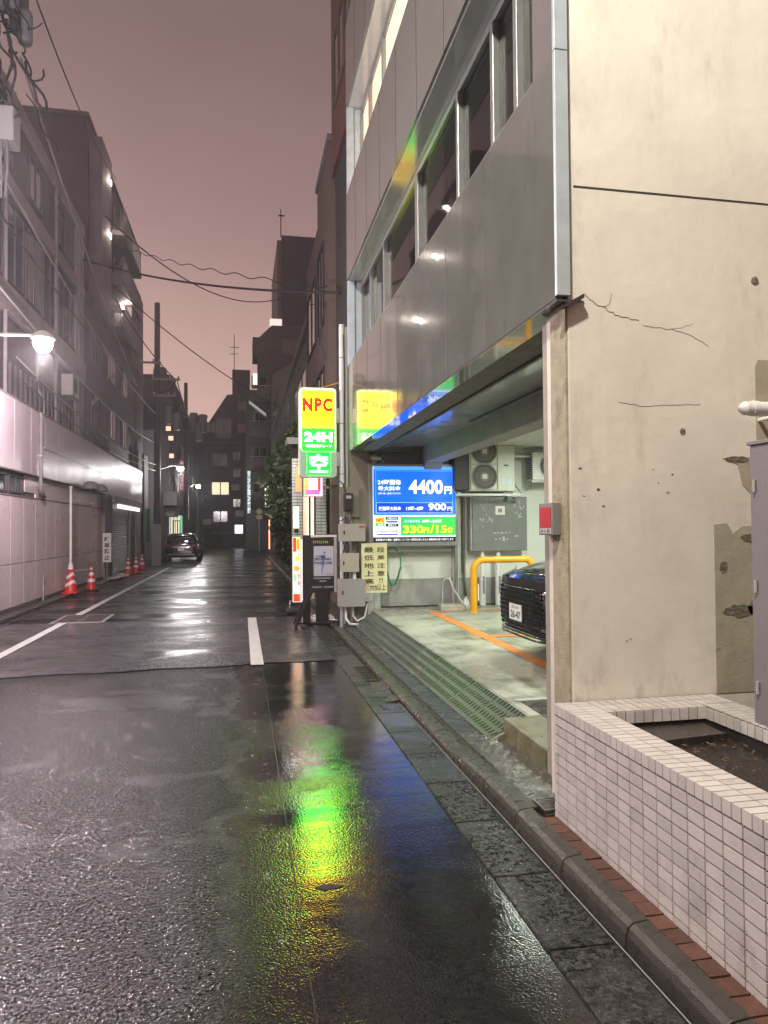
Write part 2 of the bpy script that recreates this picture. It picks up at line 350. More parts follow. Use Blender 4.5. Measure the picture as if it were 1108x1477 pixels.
ALU_DK = mat('dark_joint', (0.03, 0.03, 0.03), 0.6)
GLASS_DK = mat('dark_window_glass', (0.014, 0.013, 0.014), 0.04, spec=1.0, n_scale=0.7, n_amt=0.3)
GLASS_CLEAR = mat('tinted_clear_glass', (0.012, 0.012, 0.011), 0.03, spec=0.5, alpha=0.6)
BLIND = mat('window_blind', (0.24, 0.22, 0.18), 0.8)
WHITE_WALL = mat('garage_white_wall', (0.62, 0.64, 0.58), 0.55, n_scale=1.6, n_amt=0.10, bump=0.1, b_scale=30, stain=((0.40, 0.41, 0.36), 2.2, 0.60, 0.3))
GREY_BASE = mat('grey_painted_plinth', (0.27, 0.27, 0.25), 0.6, n_scale=4, n_amt=0.2)
COLUMN = mat('brown_grey_column', (0.17, 0.15, 0.115), 0.55, n_scale=4, n_amt=0.15)
WHITE_PL = mat('white_plastic', (0.66, 0.67, 0.64), 0.38, n_scale=10, n_amt=0.08)
GREY_MET = mat('grey_painted_metal', (0.36, 0.36, 0.33), 0.42, n_scale=7, n_amt=0.12, rnd=0.12)
GREY_DK_MET = mat('slate_painted_metal', (0.20, 0.20, 0.20), 0.42, n_scale=7, n_amt=0.12)
GALV = mat('galvanised_steel', (0.44, 0.45, 0.44), 0.38, metal=0.5, n_scale=16, n_amt=0.2)
BLACK_MET = mat('black_painted_metal', (0.012, 0.012, 0.013), 0.32, spec=0.6)
RUBBER = mat('black_rubber', (0.014, 0.014, 0.014), 0.65)
CABLE = mat('cable_black', (0.018, 0.017, 0.018), 0.5)
CABLE_GR = mat('cable_grey', (0.20, 0.19, 0.20), 0.5)
YELLOW_P = mat('yellow_guard_paint', (0.75, 0.36, 0.01), 0.35, n_scale=12, n_amt=0.15)
ORANGE_P = mat('orange_floor_paint', (0.62, 0.20, 0.03), 0.4, n_scale=7, n_amt=0.3, stain=((0.30, 0.20, 0.10), 6, 0.55, 1))
WHITE_P = mat('white_road_paint', (0.50, 0.50, 0.48), 0.42, n_scale=20, n_amt=0.25, bump=0.5, b_scale=120, stain=((0.14, 0.14, 0.14), 9, 0.60, 1))
GREEN_HOSE = mat('green_hose', (0.02, 0.19, 0.10), 0.4)
CONE_RED = mat('cone_red', (0.52, 0.020, 0.018), 0.42)
CONE_WHITE = mat('cone_white', (0.66, 0.62, 0.60), 0.35)
CAR_PAINT = mat('dark_car_paint', (0.006, 0.007, 0.012), 0.16, spec=0.8, coat=1.0)
CAR_PAINT.node_tree.nodes['Principled BSDF'].inputs['Coat Roughness'].default_value = 0.03
CAR_GLASS = mat('car_glass', (0.006, 0.007, 0.008), 0.03, spec=1.0)
CHROME = mat('chrome', (0.55, 0.55, 0.56), 0.12, metal=1.0)
PLATE_W = mat('number_plate_white', (0.66, 0.68, 0.64), 0.4)
PLATE_G = mat('number_plate_green', (0.02, 0.09, 0.05), 0.5)
TAIL = mat('tail_lamp_red', (0.10, 0.004, 0.006), 0.1, spec=0.9)
HEADL = mat('headlamp_lens', (0.10, 0.11, 0.13), 0.05, spec=1.0)
LEFT_BAND = mat('pale_sheet_cladding', (0.62, 0.53, 0.57), 0.34, metal=0.1, n_scale=1.5, n_amt=0.05, r_var=0.06, rnd=0.05, ribs=('Y', 9.0, 0.18), stain=((0.52, 0.45, 0.48), 1.2, 0.60, 0.25))
LEFT_LOW = mat('pale_site_hoarding', (0.76, 0.63, 0.66), 0.32, metal=0.05, n_scale=1.5, n_amt=0.05, r_var=0.08, rnd=0.03, ribs=('Y', 7.0, 0.10), stain=((0.60, 0.51, 0.52), 1.0, 0.60, 0.4))
LEFT_CONC = mat('old_grey_concrete', (0.105, 0.096, 0.100), 0.8, n_scale=1.6, n_amt=0.3, bump=0.3, b_scale=20, stain=((0.09, 0.08, 0.085), 1.1, 0.55, 0.35))
LEFT_LIGHT = mat('pale_concrete_band', (0.23, 0.205, 0.21), 0.75, n_scale=2, n_amt=0.2, stain=((0.16, 0.14, 0.15), 1.3, 0.55, 0.3))
LEFT_DARK = mat('dark_metal_facade', (0.060, 0.055, 0.060), 0.6, n_scale=2, n_amt=0.3, ribs=('Y', 4.0, 0.3))
BROWN_T = mat('dark_brown_tower', (0.085, 0.060, 0.068), 0.75, n_scale=0.6, n_amt=0.2, stain=((0.06, 0.045, 0.05), 0.7, 0.55, 0.3))
TOWER_SIDE = mat('grey_violet_tower', (0.15, 0.125, 0.14), 0.7, n_scale=0.8, n_amt=0.2)
WIN_BLUE = mat('blue_grey_glass', (0.050, 0.065, 0.085), 0.12, spec=0.9, rnd=0.5)
WIN_PALE = mat('curtained_window', (0.22, 0.20, 0.20), 0.3, rnd=0.3)
NAVY = mat('navy_tower', (0.035, 0.038, 0.062), 0.7, n_scale=0.3, n_amt=0.12)
BROWN_B = mat('brown_plaster', (0.105, 0.078, 0.068), 0.8, n_scale=1.2, n_amt=0.18, bump=0.2, b_scale=15)
RED_TILE = mat('dark_red_tile', (0.085, 0.030, 0.026), 0.5, n_scale=8, n_amt=0.3)
BLACKISH = mat('blackish_wall', (0.022, 0.021, 0.020), 0.85)  # one even blackish tone for walls, core, frames and garage door
OLIVE_B = mat('olive_plaster', (0.10, 0.097, 0.082), 0.8, n_scale=1.5, n_amt=0.2)
GREY_B = mat('grey_plaster', (0.13, 0.13, 0.128), 0.8, n_scale=1.0, n_amt=0.25)
DARK_B = mat('charcoal_plaster', (0.080, 0.080, 0.082), 0.8, n_scale=1.0, n_amt=0.25)
LEAF = mat('leaf_green', (0.050, 0.085, 0.030), 0.45, rnd=0.3, n_scale=3, n_amt=0.5)
BARK = mat('bark', (0.06, 0.045, 0.035), 0.85, bump=0.6, b_scale=40)
SIGN_CASE = mat('sign_case_white', (0.60, 0.62, 0.58), 0.4)
WARM_WIN = emit('lit_window_warm', (1.0, 0.80, 0.52), 1.15)
WARM_WIN2 = emit('lit_window_cream', (1.0, 0.72, 0.50), 0.62)
LAMP_W = emit('lamp_white', (1.0, 0.95, 0.92), 60)
LAMP_WARM = emit('lamp_warm', (1.0, 0.86, 0.66), 30)

WALL_P = 1150
def wear(m, col, sc, thr, width, amt, box=None):
    """adds a layer of dirt: noise scaled by sc (x, y, z); box = (axis, full, none) fades it along a world axis"""
    nt = m.node_tree; N = nt.nodes; Lk = nt.links; b = N['Principled BSDF']; src = b.inputs['Base Color']
    g = N.new('ShaderNodeNewGeometry'); mp = N.new('ShaderNodeMapping'); mp.inputs['Scale'].default_value = sc; Lk.new(g.outputs['Position'], mp.inputs['Vector'])
    n = N.new('ShaderNodeTexNoise'); n.inputs['Scale'].default_value = 1; n.inputs['Detail'].default_value = 9; n.inputs['Roughness'].default_value = 0.72; Lk.new(mp.outputs[0], n.inputs['Vector'])
    q = N.new('ShaderNodeMapRange'); q.inputs['From Min'].default_value = thr; q.inputs['From Max'].default_value = thr + width; q.inputs['To Max'].default_value = amt; Lk.new(n.outputs['Fac'], q.inputs['Value'])
    f = q.outputs[0]
    if box:
        sp = N.new('ShaderNodeSeparateXYZ'); Lk.new(g.outputs['Position'], sp.inputs[0]); r = N.new('ShaderNodeMapRange')
        r.inputs['From Min'].default_value = box[1]; r.inputs['From Max'].default_value = box[2]; r.inputs['To Min'].default_value = 1; r.inputs['To Max'].default_value = 0
        Lk.new(sp.outputs[box[0]], r.inputs['Value']); mu = N.new('ShaderNodeMath'); mu.operation = 'MULTIPLY'; Lk.new(f, mu.inputs[0]); Lk.new(r.outputs[0], mu.inputs[1]); f = mu.outputs[0]
    mx = N.new('ShaderNodeMix'); mx.data_type = 'RGBA'; Lk.new(f, mx.inputs['Factor'])
    if src.links: Lk.new(src.links[0].from_socket, mx.inputs['A'])
    else: mx.inputs['A'].default_value = src.default_value
    mx.inputs['B'].default_value = (*col, 1); Lk.new(mx.outputs['Result'], src)
wear(WALL_CREAM, (0.46, 0.42, 0.34), (5, 5, 0.6), 0.54, 0.25, 0.35)
wear(WALL_CREAM, (0.27, 0.24, 0.185), (5, 5, 2.5), 0.48, 0.25, 0.45, ('X', 1.85, 2.2))
wear(WALL_CREAM, (0.24, 0.215, 0.17), (7, 7, 4), 0.47, 0.2, 0.5, ('Z', 0.7, 1.2))
wear(WALL_CREAM, (0.30, 0.27, 0.21), (40, 40, 40), 0.66, 0.05, 0.6)
wear(TILE, (0.16, 0.135, 0.10), (3, 3, 3), 0.56, 0.16, 0.45)
wear(TILE, (0.12, 0.10, 0.075), (16, 16, 16), 0.62, 0.08, 0.6, ('Z', 0.1, 0.45))
wear(PANEL, (0.07, 0.07, 0.06), (10, 10, 0.4), 0.58, 0.18, 0.3)
wear(LEFT_LOW, (0.34, 0.28, 0.28), (6, 6, 1.0), 0.50, 0.25, 0.5, ('Z', 0.15, 1.1))
wear(LEFT_CONC, (0.05, 0.045, 0.048), (3, 3, 0.35), 0.52, 0.14, 0.6)

# ------------------------------------------------------------------ lights of the place
def point(name, loc, power, col, rad=0.1):
    l = bpy.data.lights.new(name, 'POINT'); l.energy = power; l.color = col; l.shadow_soft_size = rad
    o = bpy.data.objects.new(name, l); COL.objects.link(o); o.location = loc; return o
def area(name, loc, sx_, sy_, power, col, rot=(0, 0, 0)):
    l = bpy.data.lights.new(name, 'AREA'); l.shape = 'RECTANGLE'; l.size = sx_; l.size_y = sy_; l.energy = power; l.color = col
    o = bpy.data.objects.new(name, l); COL.objects.link(o); o.location = loc; o.rotation_euler = rot; return o

# ================================================================== SETTING
m = MB(); m.quad((-300, -40, -0.02), (300, -40, -0.02), (300, 400, -0.02), (-300, 400, -0.02))
setp(build('ground', m, CONC_DARK), kind='structure')
m = MB()
ys = [-6, 9.35, 9.42]
def road_sheet(name, x0, x1, y0, y1, z, mt, jag=None):
    m = MB()
    if jag is None: m.quad((x0, y0, z), (x1, y0, z), (x1, y1, z), (x0, y1, z))
    else:
        n = 40; vv = []
        for i in range(n + 1):
            x = x0 + (x1 - x0) * i / n
            vv.append((x, y0 + jag(x), z))
        for i in range(n + 1):
            x = x0 + (x1 - x0) * i / n
            vv.append((x, y1, z))
        m.add(vv, [(i, i + 1, n + 2 + i, n + 1 + i) for i in range(n)])
    return setp(build(name, m, mt), kind='structure')
road_sheet('road', -4.7, 1.62, -6, 74, 0.0, A_OLD)
road_sheet('road_far_stretch', -4.7, 1.60, 14.1, 74, 0.004, A_FAR, jag=lambda x: 0.35 * math.sin(x * 1.3) + (1.6 if x < -0.4 else 0) * 0.3)
road_sheet('road_repair_patch', -4.3, 1.19, 9.2, 14.2, 0.008, A_PATCH, jag=lambda x: 0.07 * (x + 1) + 0.03 * math.sin(x * 5) + 0.015 * math.sin(x * 23))
# cross street at the end
m = MB(); m.quad((-30, 68, 0.006), (30, 68, 0.006), (30, 75, 0.006), (-30, 75, 0.006)); setp(build('cross_street', m, A_FAR), kind='structure')
# groove between the two lanes of asphalt
m = MB(); m.box(0.248, 0.253, 1.0, 9.2, -0.01, 0.002); setp(build('road_seam', m, BLACK_GAP), kind='structure')

def paint(name, label, x0, x1, y0, y1, z, mt=WHITE_P, n=1):
    m = MB(); m.box(x0, x1, y0, y1, z - 0.003, z)
    o = build(name, m, mt); return setp(o, kind='structure', label=label)
paint('lane_line', None, -3.28, -3.14, 8.0, 34.0, 0.016)
paint('edge_mark', None, 0.11, 0.27, 9.18, 14.1, 0.016)
m = MB()
for a in range(2):
    pass
# faint stop marking far down the lane
paint('far_lane_mark', None, -1.9, -1.78, 20.5, 26.0, 0.012, A_PATCH)
paint('far_lane_mark', None, -1.35, -1.23, 20.5, 26.0, 0.012, A_PATCH)

# gutter slabs along the right side (concrete L gutter), one object each
root = thing('gutter', None, None, (1.36, 2, 0)); root['kind'] = 'structure'
slab_ys = [0.8, 1.45, 2.1, 2.74, 3.36, 4.02, 4.67, 5.30, 5.9, 6.52, 7.15, 7.75, 8.38, 9.0, 9.65, 10.3, 10.95, 11.6, 12.2]
for a, b_ in zip(slab_ys[:-1], slab_ys[1:]):
    if a in (7.15,): pass
    xl = 1.20
    m = MB(); m.prism([(xl, -0.03), (1.485, -0.03), (1.485, 0.008), (xl, 0.012)], 'y', a + 0.006, b_ - 0.006)
    build('gutter_slab', m, CONC_SLAB, root, bev=0.004)
y = 12.2
while y < 40:
    m = MB(); m.prism([(1.22, -0.03), (1.46, -0.03), (1.46, 0.008), (1.22, 0.013)], 'y', y + 0.006, y + 1.194); build('gutter_slab', m, CONC_SLAB, root, bev=0.004); y += 1.2
m = MB(); m.box(1.4855, 1.504, 0.5, 8.6, -0.015, 0.003); setp(build('gutter_gap', m, BLACK_GAP), kind='structure')
m = MB(); m.tube([(1.497, 0.5, 0.006), (1.497, 8.0, 0.006)], 0.0035, 6); o = build('steel_edge_strip', m, GREY_DK_MET); setp(o, kind='structure')

# kerb stones
root = thing('kerb', None, None, (1.58, 3, 0)); root['kind'] = 'structure'
def kerb_stone(y0, y1, h0=0.1, h1=None, x0=1.505, x1=1.655):
    if y1 < 4.0: x1 = 1.618
    h1 = h0 if h1 is None else h1
    m = MB(); vv = []
    for yy, h in ((y0 + 0.004, h0), (y1 - 0.004, h1)):
        vv += [(x0, yy, -0.05), (x0 + 0.012, yy, h * 0.55), (x0 + 0.022, yy, h * 0.82), (x0 + 0.045, yy, h * 0.97), (x0 + 0.07, yy, h), (x1, yy, h + 0.004), (x1, yy, -0.05)]
    n = 7
    m.add(vv, [(i, i + 1, i + 1 + n, i + n) for i in range(n - 1)] + [tuple(range(n)), tuple(range(2 * n - 1, n - 1, -1))])
    return build('kerb_stone', m, KERB, root, bev=0.004)
ky = [0.9, 1.5, 2.1, 2.7, 3.3, 3.9, 4.45]
for a, b_ in zip(ky[:-1], ky[1:]): kerb_stone(a, b_, 0.105)
kerb_stone(4.45, 5.1, 0.105, 0.07)
yy = 5.1
while yy < 12.3:
    kerb_stone(yy, yy + 0.6, 0.06); yy += 0.6
while yy < 48:
    kerb_stone(yy, yy + 1.2, 0.11); yy += 1.2
# pavement slabs between kerb and ramp
root = thing('pavement', None, None, (1.8, 6, 0)); root['kind'] = 'structure'
yy = 4.9; k = 0
while yy < 12.2:
    m = MB(); m.box(1.66, 1.845 , yy + 0.003, yy + 0.597, -0.05, 0.094 + 0.003 * math.sin(k * 3.1)); build('paving_slab', m, CONC_WET, root, bev=0.003); yy += 0.6; k += 1
# rough mortar strip in front of the step
m = MB(); nx, ny = 10, 46; vv = []
for j in range(ny + 1):
    for i in range(nx + 1):
        x = 1.66 + 0.28 * i / nx; y_ = 3.80 + 1.55 * j / ny
        rip = 0.010 * math.sin(y_ * 46 + 3 * math.sin(x * 18)) * min(1, i / 3) + random.uniform(-0.004, 0.004)
        vv.append((x, y_, 0.096 + 0.02 * i / nx + rip))
m.add(vv, [(j * (nx + 1) + i, j * (nx + 1) + i + 1, (j + 1) * (nx + 1) + i + 1, (j + 1) * (nx + 1) + i) for j in range(ny) for i in range(nx)], True)
setp(build('mortar_strip', m, MORTAR_RUB), kind='structure')
m = MB(); m.box(1.64, 1.97, 3.8, 12.3, -0.05, 0.075); setp(build('pavement_bed', m, CONC_DARK), kind='structure')
# far pavement on the right
m = MB(); m.box(1.66, 2.2, 12.3, 60, -0.05, 0.10); setp(build('far_pavement', m, CONC_DARK), kind='structure')

def fz(y): return 0.262 + (y - 4.4) * 0.0105     # parking floor height
# parking floor
m = MB(); vv = [(1.92, 3.9, -0.05), (9, 3.9, -0.05), (9, 12.3, -0.05), (1.92, 12.3, -0.05),
                (1.92, 3.9, fz(3.9)), (9, 3.9, fz(3.9)), (9, 12.3, fz(12.3)), (1.92, 12.3, fz(12.3))]
m.add([(1.935, 3.9, 0), (9, 3.9, 0), (9, 5.20, 0), (1.935, 5.20, 0), (1.935, 3.9, fz(3.9)), (9, 3.9, fz(3.9)), (9, 5.20, fz(5.2)), (1.935, 5.20, fz(5.2))],
      [(0, 3, 2, 1), (4, 5, 6, 7), (0, 1, 5, 4), (1, 2, 6, 5), (2, 3, 7, 6), (3, 0, 4, 7)])
setp(build('parking_step', m, STEP_CONC, bev=0.012, seg=3), kind='structure')
m = MB()
m.add([(2.13, 5.2, 0), (9, 5.2, 0), (9, 12.3, 0), (2.13, 12.3, 0), (2.13, 5.2, fz(5.2)), (9, 5.2, fz(5.2)), (9, 12.3, fz(12.3)), (2.13, 12.3, fz(12.3))],
      [(0, 3, 2, 1), (4, 5, 6, 7), (0, 1, 5, 4), (1, 2, 6, 5), (2, 3, 7, 6), (3, 0, 4, 7)])
setp(build('parking_floor', m, FLOOR_PARK), kind='structure')
def floor_line(x0, y0, x1, y1, w=0.075):
    d = Vector((x1 - x0, y1 - y0, 0)); n = Vector((-d.y, d.x, 0)).normalized() * w
    q = []
    for a, s in (((x0, y0), 1), ((x1, y1), 1), ((x1, y1), -1), ((x0, y0), -1)):
        p = Vector((a[0], a[1], 0)) + n * s; q.append((p.x, p.y, fz(p.y) + 0.004))
    m = MB(); m.quad(*q); setp(build('bay_line', m, ORANGE_P), kind='structure')
floor_line(3.06, 5.4, 3.06, 11.5)
floor_line(3.14, 8.85, 6.5, 8.85)
floor_line(3.14, 11.42, 6.5, 11.42, 0.06)

# rubber / cast ramp between pavement and parking floor
ramp = thing('kerb_ramp', 'green tinged grey kerb ramp mat with raised oval studs leading up to the parking floor', 'ramp', (1.98, 8.6, 0.1))
RAMP = mat('ramp_rubber', (0.062, 0.080, 0.064), 0.40, n_scale=2.5, n_amt=0.4, r_var=0.15, bump=0.2, b_scale=90, stain=((0.15, 0.145, 0.115), 1.6, 0.56, 1))
STUD = mat('ramp_stud', (0.040, 0.050, 0.042), 0.35)
studs = MB(); yy = 5.22; nplate = 11; L_ = (11.9 - 5.22) / nplate
XL, XH, ZL = 1.83, 2.15, 0.10
for k in range(nplate):
    y0, y1 = 5.22 + k * L_ + 0.003, 5.22 + (k + 1) * L_ - 0.003
    zh0, zh1 = fz(y0) + 0.004, fz(y1) + 0.004
    m = MB(); m.add([(XL, y0, ZL - 0.02), (XH, y0, ZL - 0.02), (XH, y1, ZL - 0.02), (XL, y1, ZL - 0.02), (XL, y0, ZL + 0.008), (XH, y0, zh0), (XH, y1, zh1), (XL, y1, ZL + 0.008)],
          [(0, 3, 2, 1), (4, 5, 6, 7), (0, 1, 5, 4), (1, 2, 6, 5), (2, 3, 7, 6), (3, 0, 4, 7)])
    build('ramp_plate', m, RAMP, ramp, bev=0.004)
    for r_ in range(4):
        for c_ in range(9):
            x = XL + 0.048 + r_ * 0.076; y_ = y0 + 0.035 + c_ * (L_ - 0.06) / 8.6
            z = ZL + 0.008 + (fz(y_) + 0.004 - ZL - 0.008) * (x - XL) / (XH - XL)
            a = 8; ang = 0.5 if r_ % 2 else -0.5; ring = []
            for sc, dz in ((1, 0.0), (0.75, 0.011)):
                for i in range(a):
                    t = 2 * math.pi * i / a; u, v = 0.015 * math.cos(t) * sc, 0.029 * math.sin(t) * sc
                    # raised ovals lie across the slope
                    px = x + v * math.cos(ang) - u * math.sin(ang); py = y_ + v * math.sin(ang) + u * math.cos(ang)
                    ring.append((px, py, z + dz + (fz(y_) - 0.1) * (px - x) / (XH - XL)))
            studs.add(ring, [(i, (i + 1) % a, (i + 1) % a + a, i + a) for i in range(a)] + [tuple(range(a, 2 * a))])
o = build('studs', studs, STUD, ramp); o['kind'] = 'stuff'
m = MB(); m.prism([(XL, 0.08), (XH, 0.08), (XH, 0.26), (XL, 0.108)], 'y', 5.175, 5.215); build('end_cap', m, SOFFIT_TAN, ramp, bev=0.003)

# broken gutter grates
def grate(name, label, x0, x1, y0, y1, z, n=8, tilt=0):
    t = thing(name, label, 'drain grate', ((x0 + x1) / 2, (y0 + y1) / 2, z), None)
    m = MB(); w = 0.012
    m.box(x0, x1, y0, y0 + w, z - 0.03, z); m.box(x0, x1, y1 - w, y1, z - 0.03, z); m.box(x0, x0 + w, y0 + w, y1 - w, z - 0.03, z); m.box(x1 - w, x1, y0 + w, y1 - w, z - 0.03, z)
    build('frame', m, STEEL_DK, t)
    for i in range(n):
        yy = y0 + w + (y1 - y0 - 2 * w) * (i + 0.5) / n
        m = MB(); m.box(x0 + w, x1 - w, yy - 0.008, yy + 0.008, z - 0.026, z - 0.002); build('bar', m, STEEL_DK, t)
    t.rotation_euler = (tilt, 0, 0)
    return t
grate('drain_grate', 'dark iron drain grate in the gutter just in front of the sunken broken kerb', 1.33, 1.52, 7.9, 8.75, 0.018, 9)
grate('drain_grate', 'dark iron drain grate in the gutter beside the foot of the black signboard', 1.36, 1.53, 10.4, 11.4, 0.018, 9)
grate('drain_grate', 'small steel grate with wet leaves at the corner of the white tiled planter', 1.66, 1.80, 3.82, 4.0, 0.118, 6)
# sunken broken gutter pieces
bk = thing('broken_gutter_cover', 'broken and tilted dark gutter cover pieces lying beside the drain grate', 'drain cover', (1.45, 7.2, 0))
for (x0, x1, y0, y1, tx, ty, zz) in ((1.36, 1.51, 7.25, 7.80, 0.05, 0.10, 0.018), (1.38, 1.52, 6.9, 7.2, -0.06, 0.12, 0.016), (1.30, 1.50, 6.62, 6.86, 0.04, -0.08, 0.012)):
    m = MB(); cx, cy = (x0 + x1) / 2, (y0 + y1) / 2
    pts = [(x0, y0 + 0.05), (cx, y0), (x1, y0 + 0.03), (x1, y1), (cx - 0.02, y1 - 0.05), (x0, y1)]
    vv = [(px, py, zz + (px - cx) * ty + (py - cy) * tx) for px, py in pts]; vv2 = [(a, b_, c - 0.02) for a, b_, c in vv]
    m.add(vv + vv2, [tuple(range(6)), tuple(range(11, 5, -1))] + [(i, (i + 1) % 6, (i + 1) % 6 + 6, i + 6) for i in range(6)]); build('cover_piece', m, STEEL_DK, bk)
# floor pit in the parking area by the column
pit = thing('floor_hatch', 'dark floor hatch with a pale metal edge beside the column of the parking space', 'hatch', (2.5, 5.4, fz(5.4)))
m = MB(); m.box(2.24, 3.2, 5.1, 5.62, fz(5.4) - 0.004, fz(5.4) + 0.006); build('cover', m, STEEL_DK, pit)
m = MB(); m.box(2.20, 3.2, 5.62, 5.68, fz(5.4) - 0.002, fz(5.4) + 0.012); build('metal_edge', m, GALV, pit, bev=0.003)
# manhole in left lane
mh = thing('utility_cover', 'rectangular dark manhole cover with a pale frame across the left lane line', 'manhole', (-2.95, 14.7, 0.018))
m = MB(); m.box(-3.45, -2.5, 14.1, 15.4, 0.005, 0.017); build('frame', m, GREY_DK_MET, mh, bev=0.004)
m = MB(); m.box(-3.38, -2.99, 14.2, 15.3, 0.015, 0.021); build('cover', m, STEEL_DK, mh)
m = MB(); m.box(-2.96, -2.57, 14.2, 15.3, 0.015, 0.021); build('cover', m, STEEL_DK, mh)
m = MB(); random.seed(6); m.prism([(0.40 + 0.075 * math.cos(k * 0.45) * random.uniform(0.5, 1.1), 3.45 + 0.028 * math.sin(k * 0.45) * random.uniform(0.5, 1.1)) for k in range(14)], 'z', 0.0, 0.003)
setp(build('pothole', m, RUBBER), kind='structure')

# ================================================================== MAIN BUILDING (right)
B = thing('office_building', 'grey panelled office building with cream end wall standing over the open parking bay', 'building', (1.75, 8, 0))
XF, Y0, Y1 = 1.75, 3.79, 11.95
# facade panel courses: each enamel panel its own part
def facade_course(z0, z1, near=Y0):
    edges = [near] + [k + 0.0 for k in range(4, 12)] + [Y1]
    if edges[1] - edges[0] < 0.25: edges[1:2] = []
    for a, b_ in zip(edges[:-1], edges[1:]):
        a2 = a if a == near else a
        m = MB(); m.box(XF, XF + 0.045, a2 + 0.008, b_ - 0.008, z0, z1); build('facade_panel', m, PANEL, B, bev=0.0)
    for e in edges[1:-1]:
        m = MB(); m.box(XF - 0.002, XF + 0.044, e - 0.0075, e + 0.0075, z0 + 0.002, z1 - 0.002); build('joint_gasket', m, ALU_DK, B)
    m = MB(); m.box(XF + 0.02, XF + 0.28, near + 0.02, Y1 - 0.02, z0 + 0.02, z1 - 0.02); build('wall_core', m, ALU_DK, B)
    # pale blue metal end cap facing the street corner
    m = MB(); m.box(XF - 0.004, XF + 0.078, near - 0.028, near + 0.002, z0 + 0.01, z1 + 0.004); build('end_cap', m, ALU_BLUE, B, bev=0.003)
facade_course(3.0, 4.41); facade_course(5.88, 7.32); facade_course(8.82, 10.2)
# folded return under the lowest panels, render strip, glossy recessed soffit, beam
edges = [Y0] + list(range(5, 12)) + [Y1]
for a, b_ in zip(edges[:-1], edges[1:]):
    m = MB(); m.box(XF + 0.002, 1.925, a + 0.003, b_ - 0.003, 2.985, 2.997); build('panel_return', m, PANEL_RET, B)
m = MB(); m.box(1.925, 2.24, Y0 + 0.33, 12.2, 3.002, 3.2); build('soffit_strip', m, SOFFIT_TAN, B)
m = MB(); m.box(2.243, 2.275, 4.1, 12.2, 3.055, 3.10); build('soffit_trim', m, ALU, B, bev=0.004)
m = MB(); m.box(2.205, 2.24, 4.1, 12.2, 2.985, 3.0); build('drip_edge', m, ALU_DK, B)
sp_e = [4.1, 6.2, 8.2, 10.2, 12.2]
for a, b_ in zip(sp_e[:-1], sp_e[1:]):
    m = MB(); m.box(2.28, 3.05, a + 0.006, b_ - 0.006, 3.09, 3.11); build('soffit_panel', m, SOFFIT, B, bev=0.003)
m = MB(); m.box(2.24, 3.05, 4.1, 12.2, 3.115, 3.2); build('soffit_backing', m, ALU_DK, B)
m = MB(); m.tube([(2.9, 6.6, 3.07), (2.9, 8.9, 3.07)], 0.012, 6); build('soffit_rail', m, ALU_DK, B)
m = MB(); m.box(3.05, 3.35, 4.1, 12.2, 2.82, 3.3); build('beam', m, BEAM, B, bev=0.01)
m = MB(); m.prism([(12.2, 2.815), (12.2, 2.45), (11.75, 2.815)], 'x', 3.05, 3.35); build('beam_haunch', m, BEAM, B)
m = MB(); m.box(3.35, 9.0, 4.1, 12.2, 3.12, 3.3); build('ceiling', m, WHITE_WALL, B)
m = MB(); m.tube([(3.5, 11.9, 2.95), (5.5, 11.9, 2.95)], 0.02, 8); build('ceiling_pipe', m, WHITE_PL, B)
# window bands
m = MB(); m.box(2.34, 3.0, Y0 + 0.3, Y1 + 0.2, 4.3, 16.5); build('core', m, BLACKISH, B)
for (zb, zt) in ((4.41, 5.88), (7.32, 8.82)):
    m = MB(); m.box(XF + 0.01, 2.12, Y0 + 0.315, Y1 - 0.02, zb + 0.002, zb + 0.022); build('sill', m, ALU, B)
    m = MB(); m.box(XF + 0.03, 2.12, Y0 + 0.31, Y1 - 0.02, zt - 0.022, zt - 0.002)
    build('window_soffit', m, SOFFIT, B)
    ws = build('window_frame', MB().box(2.0, 2.08, Y0 + 0.31, Y1 - 0.02, zt - 0.10, zt - 0.03), ALU, B, bev=0.005)
    m = MB(); m.box(2.0, 2.08, Y0 + 0.31, Y1 - 0.02, zb + 0.022, zb + 0.07); build('window_frame', m, ALU, B, bev=0.005)
    mull = [4.12, 4.95, 5.45, 6.4, 8.0, 9.97, 11.05, 11.9]
    for k, yy in enumerate(mull):
        w = 0.035 if yy != 8.0 else 0.07
        m = MB(); m.box(1.985, 2.09, yy - w, yy + w, zb + 0.07, zt - 0.10); build('mullion', m, ALU, B, bev=0.004)
    for k, (a, b_) in enumerate(zip(mull[:-1], mull[1:])):
        m = MB(); m.box(2.04, 2.05, a + 0.03, b_ - 0.03, zb + 0.07, zt - 0.10); pn = build('window_pane', m, GLASS_CLEAR if zb < 7 else WARM_WIN2, B)
        if k in (0, 1, 3, 5) and zb < 7:
            m = MB(); m.box(2.055, 2.065, a + (0.10 if k != 3 else 0.7), b_ - 0.12, zb + 0.08, zt - 0.12); build('blind', m, BLIND, B)
    # pale blue jamb at the far end
    m = MB(); m.box(XF + 0.003, XF + 0.12, Y1 - 0.10, Y1 - 0.004, zb + 0.022, zt - 0.024); build('jamb', m, ALU_BLUE, B, bev=0.004)
    m = MB(); m.box(XF + 0.135, 2.04, Y1 - 0.06, Y1 - 0.006, zb + 0.022, zt - 0.024); build('jamb', m, ALU_BLUE, B, bev=0.004)
    m = MB(); m.box(XF - 0.004, XF + 0.078, Y0 - 0.028, Y0 + 0.002, zb + 0.01, zt + 0.004); build('end_cap', m, ALU_BLUE, B, bev=0.003)
    m = MB(); m.box(XF + 0.01, 1.826, Y0 + 0.004, Y0 + 0.31, zb + 0.003, zt - 0.003); build('pier', m, PANEL_RET, B)
